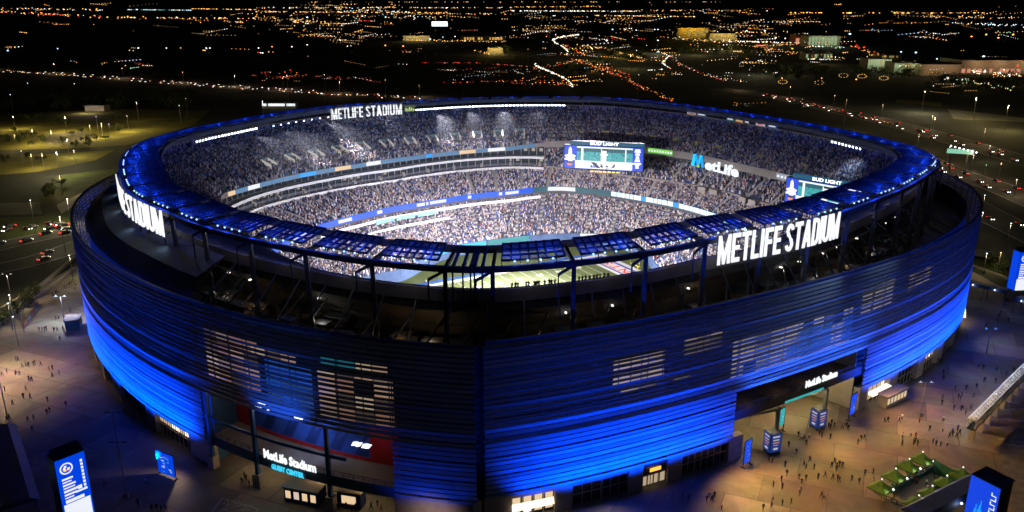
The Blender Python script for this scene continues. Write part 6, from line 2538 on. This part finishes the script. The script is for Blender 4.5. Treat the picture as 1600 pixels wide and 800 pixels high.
LW, LO, LB_, LY = glow('lens_white', (.95, .95, 1), 5), glow('lens_orange', (1, .5, .12), 4), glow('lens_cool', (.6, .8, 1), 6), glow('lens_yellow', (1, .75, .3), 4)
sl = [  # pixel of the lamp, height, lens, light, where
    (88, 238, 14, LB_, 16000, 'olive lit lot'), (104, 217, 12, LW, 9000, 'olive lit lot'), (115, 235, 10, LW, 2500, 'olive lit lot'), (79, 204, 10, LY, 6000, 'olive lit lot'), (101, 182, 12, LY, 16000, 'olive lit lot'),
    (50, 203, 10, LY, 7000, 'olive lit lot'), (140, 196, 10, LY, 9000, 'olive lit lot'), (158, 193, 10, LY, 9000, 'olive lit lot'), (170, 194, 10, LW, 0, 'olive lit lot'), (65, 240, 9, LY, 2500, 'olive lit lot'),
    (48, 241, 9, LY, 2500, 'olive lit lot'), (33, 236, 9, LW, 0, 'olive lit lot'), (22, 211, 10, LO, 3500, 'olive lit lot'), (150, 182, 12, LW, 0, 'olive lit lot'), (198, 181, 12, LY, 12000, 'olive lit lot'), (20, 182, 10, LY, 9000, 'olive lit lot'),
    (105, 311, 12, LW, 9000, 'curving left road'), (93, 339, 14, LW, 2600, 'curving left road'), (47, 313, 14, LB_, 1800, 'curving left road'), (108, 399, 10, LW, 1500, 'curving left road'), (93, 275, 10, LO, 2600, 'curving left road'),
    (14, 461, 10, LW, 900, 'trees by the left plaza'), (12, 474, 9, LB_, 900, 'trees by the left plaza'), (20, 495, 9, LW, 0, 'trees by the left plaza'),
    (1445, 143, 19, LW, 30000, 'dark lots beyond the right highway'), (1526, 153, 19, LY, 18000, 'dark lots beyond the right highway'), (1576, 165, 19, LY, 26000, 'dark lots beyond the right highway'), (1323, 156, 24, LO, 6000, 'dark lots beyond the right highway'), (1461, 184, 22, LO, 5000, 'dark lots beyond the right highway'),
    (1539, 305, 12, LB_, 700, 'right end of the stadium'), (1536, 332, 10, LW, 700, 'right end of the stadium'), (1580, 349, 12, LB_, 900, 'dark right road'), (1541, 258, 9, glow('signal_green', (.2, 1, .4), 4), 0, 'road behind the stadium'),
    (1547, 228, 10, LW, 1500, 'right highway'), (1589, 281, 9, LW, 1500, 'road behind the stadium'), (1564, 395, 8, LY, 500, 'sand coloured wall'), (1542, 396, 8, LB_, 700, 'sand coloured wall'),
    (448, 118, 30, LW, 0, 'lots behind the far rim'), (507, 117, 30, LW, 0, 'lots behind the far rim'), (602, 125, 28, LY, 0, 'lots behind the far rim'), (723, 124, 28, LW, 0, 'lots behind the far rim'), (213, 160, 16, LW, 1500, 'left highway'),
    (280, 165, 14, LW, 0, 'left highway'), (290, 154, 16, LW, 0, 'left highway'), (43, 130, 16, LB_, 0, 'left highway'), (116, 131, 14, LW, 0, 'left highway'), (16, 148, 14, LW, 0, 'left highway'), (410, 158, 20, LB_, 9000, 'far left rim'),
    (998, 117, 24, LW, 0, 'curving traffic'), (825, 77, 24, LO, 0, 'curving traffic'), (1187, 86, 26, LW, 20000, 'yellow lit lots in the distance'), (948, 63, 24, LW, 20000, 'yellow lit lots in the distance'), (1028, 63, 24, LW, 30000, 'yellow lit lots in the distance'),
    (985, 85, 20, LY, 14000, 'yellow lit lots in the distance'), (925, 76, 20, LY, 20000, 'yellow lit lots in the distance'), (1090, 68, 20, LY, 20000, 'yellow lit lots in the distance'), (1140, 62, 20, LY, 30000, 'yellow lit lots in the distance')]
for x, y, h, m, e, w in sl:
    p = G(x, y, h)
    p.z = -.05
    street_lamp(p, h, m, 'lit street lamp on a thin pole, %s' % w, 'street lamps, ' + w, e, (1, .78, .3) if m in (LY, LO) else (1, .86, .5))
# road washes: lamps of the highways
for QN, hs, e in ((H2, 11, 2200), (H3, 10, 2000), (H1, 12, 4000)):
    Q, N = QN
    for k in range(3, len(Q) - 2, 6):
        p = Q[k] + N[k] * 9
        street_lamp(Vector((p.x, p.y, -.05)), hs, LO, 'orange street lamp along the %s' % ('right highway' if QN is H2 else 'road behind the stadium' if QN is H3 else 'long left highway'),
                    'orange lamps along the ' + ('right highway' if QN is H2 else 'back road' if QN is H3 else 'left highway'), e, (1, .7, .4))

# ------------------------------------------------------------------ far buildings and lit frontages
def far_building(px0, px1, pyb, hgt, depth, lb, wall_m, win, roof=M_STEEL, light=None, name='warehouse', cat='building'):
    a, b = G(px0, pyb), G(px1, pyb)
    c = (a + b) / 2
    w = abs(b.x - a.x)
    root = empty(name, c)
    tag(root, lb, cat)
    mb = MB()
    mb.box((0, depth / 2, hgt / 2), (w, depth, hgt))
    mb.build('wall', wall_m, root)
    mb = MB()
    mb.box((0, depth / 2, hgt + .3), (w + 1, depth + 1, .6))
    mb.build('roof', roof, root)
    n, m1, z0, z1, fill = win
    for i in range(n):
        if rc.random() > fill:
            continue
        x = -w / 2 + w * (i + .5) / n
        mb = MB()
        mb.box((x, -.15, hgt * (z0 + z1) / 2), (w / n * rc.uniform(.45, .85), .3, hgt * (z1 - z0)))
        mb.build('window', m1, root)
    if light:
        for f in (.2, .5, .8):
            lamp('frontage_light', 'POINT', a.lerp(b, f) + Vector((0, -14, hgt * .9)), light[0], light[1], .5)


M_WH = mat('warehouse_wall', (.3, .27, .2), .8, vary=.15)
DY, DG, DR = glow('win_yellow', (1, .72, .2), .3), glow('win_green', (.6, .85, .45), .4), glow('win_rose', (1, .4, .25), .6)
far_building(1058, 1106, 60, 26, 60, 'wide yellow lit building far beyond the curving traffic', mat('wh_ochre', (.4, .3, .08), .8), (9, DY, .2, .8, .6), light=(11000, (1, .7, .15)))
far_building(1108, 1150, 63, 16, 40, 'lower yellow frontage joined right of the wide yellow building', M_WH, (12, DY, .1, .6, .8), light=(12000, (1, .7, .2)))
far_building(1262, 1312, 73, 22, 50, 'greenish white lit store front in the far right distance', M_WH, (10, DG, .15, .85, .9), light=(6000, (.8, 1, .7)))
far_building(1242, 1262, 71, 22, 40, 'small red lit block beside the greenish store front', mat('wh_red', (.4, .1, .05), .8), (3, DR, .2, .7, .8))
far_building(1258, 1300, 94, 12, 30, 'low building with white windows above the orange loop roads', M_WH, (9, DG, .3, .8, .6))
far_building(1355, 1392, 108, 14, 30, 'pale green office block with bright windows, left of two', M_WH, (10, DG, .1, .9, .9), light=(5000, (.9, 1, .6)))
far_building(1396, 1438, 114, 13, 30, 'pale green office block with bright windows, right of two', M_WH, (10, DG, .1, .9, .8), light=(5000, (.9, 1, .6)))
far_building(1438, 1500, 118, 14, 60, 'plain brown warehouse wall in the far right distance', M_WH, (1, DY, .1, .1, 0), light=(3500, (1, .6, .35)))
far_building(1500, 1620, 116, 18, 60, 'large brown warehouse with white and orange lights at the right edge', M_WH, (14, DR, .1, .4, .7), light=(7000, (1, .6, .35)))
far_building(1374, 1408, 95, 10, 40, 'long low building with a lit roof edge beyond the office blocks', M_WH, (12, DY, .5, .8, .5))
far_building(630, 672, 64, 12, 40, 'low yellow lit block below the bright billboard', M_WH, (10, DY, .2, .8, .8), light=(9000, (1, .75, .3)))
far_building(720, 790, 64, 12, 40, 'long low orange lit block right of the bright billboard', M_WH, (16, glow('win_orange', (1, .5, .1), .7), .2, .7, .7))
far_building(762, 786, 84, 10, 30, 'small amber frontage beside the dark green trees', M_WH, (5, DY, .1, .6, .9), light=(9000, (1, .7, .2)))
far_building(410, 462, 170, 5, 8, 'long low pavilion with a white lit roof beyond the left rim', M_WH, (22, glow('pav_white', (.85, .95, 1), 1.3), .5, .95, .9), name='pavilion')
far_building(133, 163, 174, 5, 12, 'low pale shed beyond the olive lit lot', M_TAN, (6, DY, .3, .5, .3), light=(1500, (1, .85, .7)), name='shed')
# billboards and gantry
def billboard(px, py, w, h, zb, m, lb, name='billboard', rz=0.0, rows=None):
    p = G(px, py, zb)
    p.z = -.05
    root = empty(name, p, rz)
    tag(root, lb, 'billboard')
    for x in (-w * .3, w * .3):
        mb = MB()
        mb.box((x, 1, zb / 2), (w * .03 + .3, .8, zb))
        mb.build('post', M_STEEL, root)
    mb = MB()
    mb.box((0, 0.4, zb + h / 2), (w + .8, .8, h + .8))
    mb.build('frame', M_STEEL, root)
    mb = MB()
    mb.box((0, -.1, zb + h / 2), (w, .2, h))
    mb.build('screen', m, root)


billboard(687, 41, 38, 11, 34, glow('billboard_white', (.85, .92, 1), 2), 'bright white billboard screen far beyond the stadium')
billboard(1500, 240, 14, 2.6, 10, glow('board_pale_green', (.3, .75, .5), .8), 'pale green sign with a row of lamps on the gantry right of the stadium', 'sign_gantry', R(-20))
p = G(1500, 232, 14)
mb = MB()
for i in range(7):
    q = G(1486 + i * 6.6, 228 + i * 1.7, 14)
    mb.octa(q, .55)
tag(mb.build('lamp_row', LW), 'row of white lamps above the pale green gantry sign', 'lamps')

# ------------------------------------------------------------------ the far town: thousands of points of light as one mass, plus distant traffic
CITY_M = [glow('city_amber', (1, .55, .14), 3.2), glow('city_orange', (1, .38, .06), 3.0), glow('city_white', (.95, .92, .85), 3.0), glow('city_cool', (.55, .78, 1), 3.0),
          glow('city_red', (1, .06, .03), 2.2), glow('city_green', (.45, 1, .55), 1.6), glow('city_dim', (1, .62, .25), 1.0), glow('city_teal', (.2, .8, .75), 1.5)]
city = MB()


def pt_light(px, py, mi, s=1.0, z=None):
    py = max(py, 2.6)
    z = rc.uniform(6, 14) if z is None else z
    p = G(px, py, z)
    d = p.length
    r = d / 1640.0 * s
    city.octa((p.x, p.y, p.z), r * rc.uniform(1.0, 1.5), mi, r * .8)


def pick(pal):
    return rc.choices([q for q, _ in pal], [w for _, w in pal])[0]


WARM = [(0, 6), (1, 3), (2, 2), (3, .6), (6, 5), (4, .5)]
MIX = [(0, 4), (1, 2), (2, 3), (3, 2), (6, 5), (4, 1.2), (5, .4)]
COOL = [(2, 4), (3, 3), (7, 1), (0, 1), (6, 2)]
REDS = [(4, 5), (1, 2), (0, 1), (6, 1)]
RW = [(4, 3), (2, 2), (0, 1.5)]


def line(pts, n, pal, jit=.6, s=.7, sj=.3):
    P = pts
    seg = [math.hypot(P[i + 1][0] - P[i][0], P[i + 1][1] - P[i][1]) for i in range(len(P) - 1)]
    tot = sum(seg)
    for _ in range(n):
        d = rc.uniform(0, tot)
        i = 0
        while d > seg[i] and i < len(seg) - 1:
            d -= seg[i]
            i += 1
        f = d / seg[i]
        pt_light(P[i][0] + (P[i + 1][0] - P[i][0]) * f + rc.gauss(0, jit), P[i][1] + (P[i + 1][1] - P[i][1]) * f + rc.gauss(0, jit * .6), pick(pal), rc.uniform(s - sj, s + sj))


def field(x0, x1, y0, y1, n, pal, s=.65, sj=.3):
    """blocks of town: short straight rows of lamps, thick in some places and thin in others"""
    cx = [(rc.uniform(x0, x1), rc.uniform(y0, y1), rc.uniform(.25, 1)) for _ in range(max(3, n // 16))]
    k = 0
    while k < n:
        bx, by, w = rc.choice(cx)
        x, y = bx + rc.gauss(0, (x1 - x0) * .035 + 5), by + rc.gauss(0, (y1 - y0) * .06 + .7)
        if not (x0 <= x <= x1 and y0 <= y <= y1) or rc.random() > w:
            if rc.random() < .9:
                continue
            x, y = rc.uniform(x0, x1), rc.uniform(y0, y1)
        m = rc.choice([1, 1, 2, 3, 5, 8])
        mi, sz = pick(pal), rc.uniform(s - sj, s + sj)
        dx, dy = rc.uniform(2.5, 7), rc.gauss(0, .5)
        for i in range(m):
            if x0 <= x + dx * i <= x1 + 8:
                pt_light(x + dx * i + rc.gauss(0, .3), y + dy * i, mi if rc.random() < .8 else pick(pal), sz * rc.uniform(.75, 1.2))
        k += m


AM = [(0, 5), (1, 3), (6, 2)]
line([(480, 3), (1130, 3)], 90, AM + [(6, 6)], .5, .5)
line([(0, 13), (160, 15)], 45, [(0, 3), (3, 2), (1, 3), (6, 3)], 1.2, .7)
line([(0, 18), (170, 27)], 60, [(4, 4), (1, 4), (0, 3)], 2.2, .75)
line([(200, 15), (300, 16)], 70, [(7, 3), (3, 3), (0, 1)], .25, .6)
line([(300, 13.5), (400, 15)], 60, AM, .3, .6)
line([(160, 27), (400, 29)], 55, AM + [(2, 1)], 1.2, .85)
line([(350, 33), (380, 35)], 24, AM, .8, .6)
line([(400, 12), (620, 12)], 70, COOL + AM, .9, .6)
line([(400, 18), (700, 20)], 150, AM, .8, .65)
line([(560, 15), (640, 19)], 40, COOL, 1, .6)
line([(400, 27), (520, 36)], 110, [(0, 6), (1, 1), (6, 3), (2, 1)], 4, .6)
line([(500, 36), (545, 37)], 30, [(1, 1)], .4, .6)
line([(530, 26), (700, 27)], 60, AM + COOL, 2.5, .6)
line([(640, 12), (800, 12)], 60, AM + [(2, 2)], .5, .6)
line([(655, 21), (800, 22)], 50, AM, .8, .6)
line([(800, 17), (1000, 17.5)], 100, [(2, 5), (3, 1), (0, 2)], .4, .7)
line([(800, 11), (940, 10)], 50, AM, .8, .6)
line([(930, 24), (1085, 26)], 80, AM, .6, .75)
line([(1000, 16), (1200, 17)], 50, AM + COOL, .8, .55)
line([(1220, 19.5), (1285, 20)], 12, [(0, 1), (1, 1)], .4, 1.1)
line([(1315, 20), (1420, 20)], 16, [(0, 1), (1, 1)], .4, 1.1)
line([(1405, 20.5), (1540, 20)], 55, AM, .4, .6)
line([(1225, 33), (1285, 34)], 26, AM, .4, .7)
line([(1440, 26), (1600, 28)], 50, AM + [(2, 1)], 1.6, .55)
line([(1490, 36), (1600, 40)], 36, [(3, 4), (2, 2), (0, 1)], 1.4, .75)
field(400, 1200, 5, 60, 620, WARM, .55, .2)
field(0, 1600, 3, 40, 420, AM, .5, .15)
field(850, 1320, 40, 105, 220, WARM, .55, .25)
field(800, 1250, 22, 50, 200, WARM, .55, .25)
field(0, 400, 36, 60, 46, WARM, .55, .25)
field(0, 420, 60, 108, 46, MIX, .6, .25)
field(200, 420, 72, 82, 26, MIX, .85, .35)
field(400, 800, 40, 75, 150, WARM, .55, .25)
field(400, 830, 76, 96, 22, MIX, .5, .2)
field(400, 830, 100, 128, 130, [(2, 4), (6, 6), (3, 1), (4, .6)], .5, .15)
field(330, 560, 112, 124, 26, REDS, .5, .15)
field(800, 1060, 44, 130, 300, WARM, .55, .25)
field(1050, 1330, 44, 100, 260, WARM, .6, .3)
field(1200, 1600, 44, 70, 120, MIX, .55, .25)
field(1300, 1600, 70, 125, 90, MIX, .65, .3)
field(1200, 1600, 124, 190, 44, MIX, .5, .2)
field(1050, 1210, 100, 165, 40, MIX, .5, .2)
# bright floods with a broad face
for x, y, mi, s in ((1328, 53, 3, 1.9), (1408, 81, 3, 1.4), (1431, 82, 3, 1.8), (1464, 92, 3, 1.5), (1477, 93, 3, 1.5), (1491, 94, 4, 1.8), (1537, 88, 3, 1.9), (1590, 103, 4, 2.0), (1350, 74, 4, 1.5),
                    (1238, 76, 1, 1.5), (1270, 61, 3, 1.6), (1338, 124, 1, 1.5), (1222, 122, 1, 1.2), (1284, 122, 1, 1.0), (1518, 57, 1, 1.5), (1541, 54, 1, 1.7), (1560, 59, 1, 1.5), (1583, 54, 1, 1.8),
                    (854, 49, 3, 1.5), (957, 46, 3, 1.4), (977, 46, 3, 1.2), (994, 47, 3, 1.1), (1023, 46, 3, 1.3), (1028, 46, 3, 1.3), (1052, 50, 2, 1.1), (1167, 48, 3, 1.4), (1195, 48, 3, 1.8), (1140, 65, 2, 1.4), (1180, 65, 2, 1.4), (1198, 65, 2, 1.4),
                    (1212, 59, 2, 1.4), (1227, 60, 2, 1.3), (948, 63, 2, 1.6), (1028, 63, 2, 1.4), (602, 71, 1, 1.6), (630, 72, 1, 1.6), (611, 36, 1, 1.3), (672, 61, 3, 1.4), (692, 58, 3, 1.0), (711, 57, 2, 1.0), (763, 75, 1, 1.1),
                    (480, 27, 3, 1.6), (425, 73, 1, 1.2), (456, 73, 2, 1.3), (404, 75, 2, 1.2), (480, 70, 2, 1.2), (532, 63, 2, .9), (543, 72, 2, 1.0), (90, 76, 3, 1.2), (12, 79, 3, 1.4), (216, 75, 2, 1.2), (260, 75, 2, 1.1), (322, 75, 3, 1.1), (276, 27, 2, 1.3)):
    pt_light(x, y, mi, s)
# rings of ramp lamps
for cx, cy, n in ((1318, 120, 9), (1347, 121, 12), (1381, 124, 12), (1223, 130, 12), (1280, 131, 7)):
    for k in range(n):
        a = 6.28 * k / n
        pt_light(cx + 7 * math.cos(a), cy - 2 + 3 * math.sin(a), 0, .5)
# store-front rows
line([(1130, 64), (1250, 67)], 50, [(2, 3), (0, 2), (3, 1)], .6, .8)
line([(1050, 60), (1180, 66)], 60, AM + [(2, 2)], 2, .6)
line([(1260, 72), (1320, 74)], 30, [(5, 2), (2, 2)], 1.2, .6)
line([(1260, 92), (1300, 93)], 24, [(5, 1), (2, 1)], 1, .55)
line([(1180, 70), (1240, 84)], 40, REDS, 2, .6)
line([(1330, 72), (1380, 88)], 40, REDS, 3, .6)
line([(1520, 112), (1600, 118)], 50, [(2, 3), (1, 2), (0, 1)], 2.5, .8)
line([(1470, 120), (1580, 138)], 40, [(0, 2), (5, 2), (2, 1)], 4, .7)
line([(630, 62), (790, 65)], 70, AM + [(2, 1)], 1, .6)
line([(900, 70), (960, 78)], 40, AM, 2, .55)
line([(960, 80), (1010, 93)], 40, AM, 1.5, .55)
line([(740, 78), (765, 84)], 24, AM, 1, .5)
o = city.build('city_lights', CITY_M)
o['kind'] = 'stuff'
o['label'] = 'scattered amber and white lights of the dark town reaching to the horizon'
o['category'] = 'lights'

city = MB()
WH = [(2, 5), (0, 1.5)]
line([(895, 136), (890, 128), (880, 121), (862, 113), (848, 107), (838, 103), (835, 98)], 120, WH, .9, .75)
line([(886, 88), (888, 80), (880, 73), (870, 68), (863, 62), (880, 57), (905, 54)], 120, WH, .8, .65)
line([(905, 95), (940, 108), (972, 120), (1000, 135), (1052, 158)], 150, REDS, 2.2, .55)
line([(890, 90), (915, 100), (950, 106), (985, 118)], 70, REDS, 2.0, .5)
line([(882, 70), (900, 78), (912, 86)], 40, REDS, 1.6, .5)
line([(1028, 80), (1045, 87), (1036, 98), (1044, 106)], 60, WH, 1, .6)
line([(1045, 84), (1062, 100), (1095, 113), (1135, 126)], 70, RW, 2, .5)
line([(1012, 110), (1036, 108)], 16, [(2, 1)], .4, .5)
line([(660, 98), (740, 98), (800, 102), (828, 104)], 60, [(4, 4), (2, .6), (6, 1)], .4, .45)
line([(690, 130), (760, 127), (835, 126), (900, 126)], 46, REDS, .8, .5)
line([(800, 130), (900, 133)], 24, REDS, .8, .5)
line([(830, 108), (905, 95)], 50, [(4, 1), (1, 1), (0, 1)], 3, .5)
line([(-10, 109), (60, 114), (200, 124), (320, 133), (420, 140), (540, 148), (640, 153)], 130, [(2, 4), (0, 3), (1, 2), (4, 1)], .9, .5)
line([(440, 112), (540, 124)], 30, REDS, 3, .45)
line([(1205, 149), (1260, 161), (1330, 178), (1400, 195)], 50, [(4, 4), (1, 2), (2, 1.5)], 1.6, .5)
line([(850, 56), (960, 62)], 40, REDS + WH, 2, .5)
o = city.build('distant_traffic', CITY_M)
o['kind'] = 'stuff'
o['label'] = 'streams of white headlights and red tail lights on the winding distant roads'
o['category'] = 'traffic'

# dark far woods between the roads: one mass of crowns
wv, wf = [], []
wr = random.Random(3)
base_v = [v.co[:] for v in CROWNS[1].vertices]
base_f = [tuple(p.vertices) for p in CROWNS[1].polygons][::3]
for x0, x1, y0, y1, n in ((760, 800, 76, 84, 16), (930, 1010, 86, 98, 30), (1060, 1200, 74, 86, 40), (1440, 1600, 124, 142, 50), (1340, 1440, 112, 122, 26), (0, 300, 150, 172, 60), (880, 960, 106, 118, 24), (1180, 1300, 108, 124, 30)):
    for _ in range(n):
        p = G(wr.uniform(x0, x1), wr.uniform(y0, y1))
        s = wr.uniform(5, 9)
        a = wr.uniform(0, 6.28)
        ca, sa = math.cos(a), math.sin(a)
        k = len(wv)
        wv += [(p.x + (x * ca - y * sa) * s, p.y + (x * sa + y * ca) * s, z * s - 1.5) for x, y, z in base_v]
        wf += [tuple(k + i for i in f) for f in base_f]
me = bpy.data.meshes.new('woods')
me.from_pydata(wv, [], wf)
me.materials.append(mat('leaves', (.045, .06, .02)))
o = bpy.data.objects.new('woods', me)
COL.objects.link(o)
kind(o, 'stuff')
o['label'] = 'dark clumps of far trees between the roads and lit lots'
o['category'] = 'woods'
for x, y, e in ((1540, 130, 9000), (1480, 126, 6000), (1380, 116, 6000), (1120, 80, 14000), (970, 92, 9000), (920, 112, 5000), (780, 80, 12000), (1240, 118, 5000), (1290, 100, 9000), (1200, 72, 16000)):
    lamp('town_fill', 'POINT', G(x, y) + Vector((0, 0, 20)), e, (1, .8, .32), .6)  # added lamps that pool warm light on the far ground and trees

# ------------------------------------------------------------------ drifting smoke under the floodlights of the long side
def smoke(name, t0, t1, r_in, z0, z1, dens, lb):
    mb = MB()
    ring_solid(mb, lambda t: [(RO(t) - r_in, z0 - 3), (RO(t) - 10, z0 + 8), (RO(t) - 9, z1), (RO(t) - r_in * .75, z1)], t0, t1, 2.0, 0)
    m = bpy.data.materials.new(name)
    m.use_nodes = True
    nt = m.node_tree
    nt.nodes.remove(nt.nodes['Principled BSDF'])
    out = nt.nodes['Material Output']
    pv = nt.nodes.new('ShaderNodeVolumePrincipled')
    pv.inputs['Color'].default_value = (.8, .88, 1, 1)
    pv.inputs['Anisotropy'].default_value = 0.2
    tc = nt.nodes.new('ShaderNodeTexCoord')
    nz = nt.nodes.new('ShaderNodeTexNoise')
    nz.inputs['Scale'].default_value = 0.045
    nz.inputs['Detail'].default_value = 3
    rp_ = nt.nodes.new('ShaderNodeMapRange')
    rp_.inputs['From Min'].default_value = .34
    rp_.inputs['From Max'].default_value = .75
    rp_.inputs['To Min'].default_value = 0
    rp_.inputs['To Max'].default_value = dens
    nt.links.new(tc.outputs['Object'], nz.inputs['Vector'])
    nt.links.new(nz.outputs['Fac'], rp_.inputs['Value'])
    nt.links.new(rp_.outputs['Result'], pv.inputs['Density'])
    nt.links.new(pv.outputs['Volume'], out.inputs['Volume'])
    o = mb.build(name, m)
    kind(o, 'stuff')
    o['label'] = lb
    o['category'] = 'smoke'


smoke('smoke', 82, 172, 48, 33, 45.5, .0009, 'thin blue white smoke drifting under the floodlights of the far left stand')
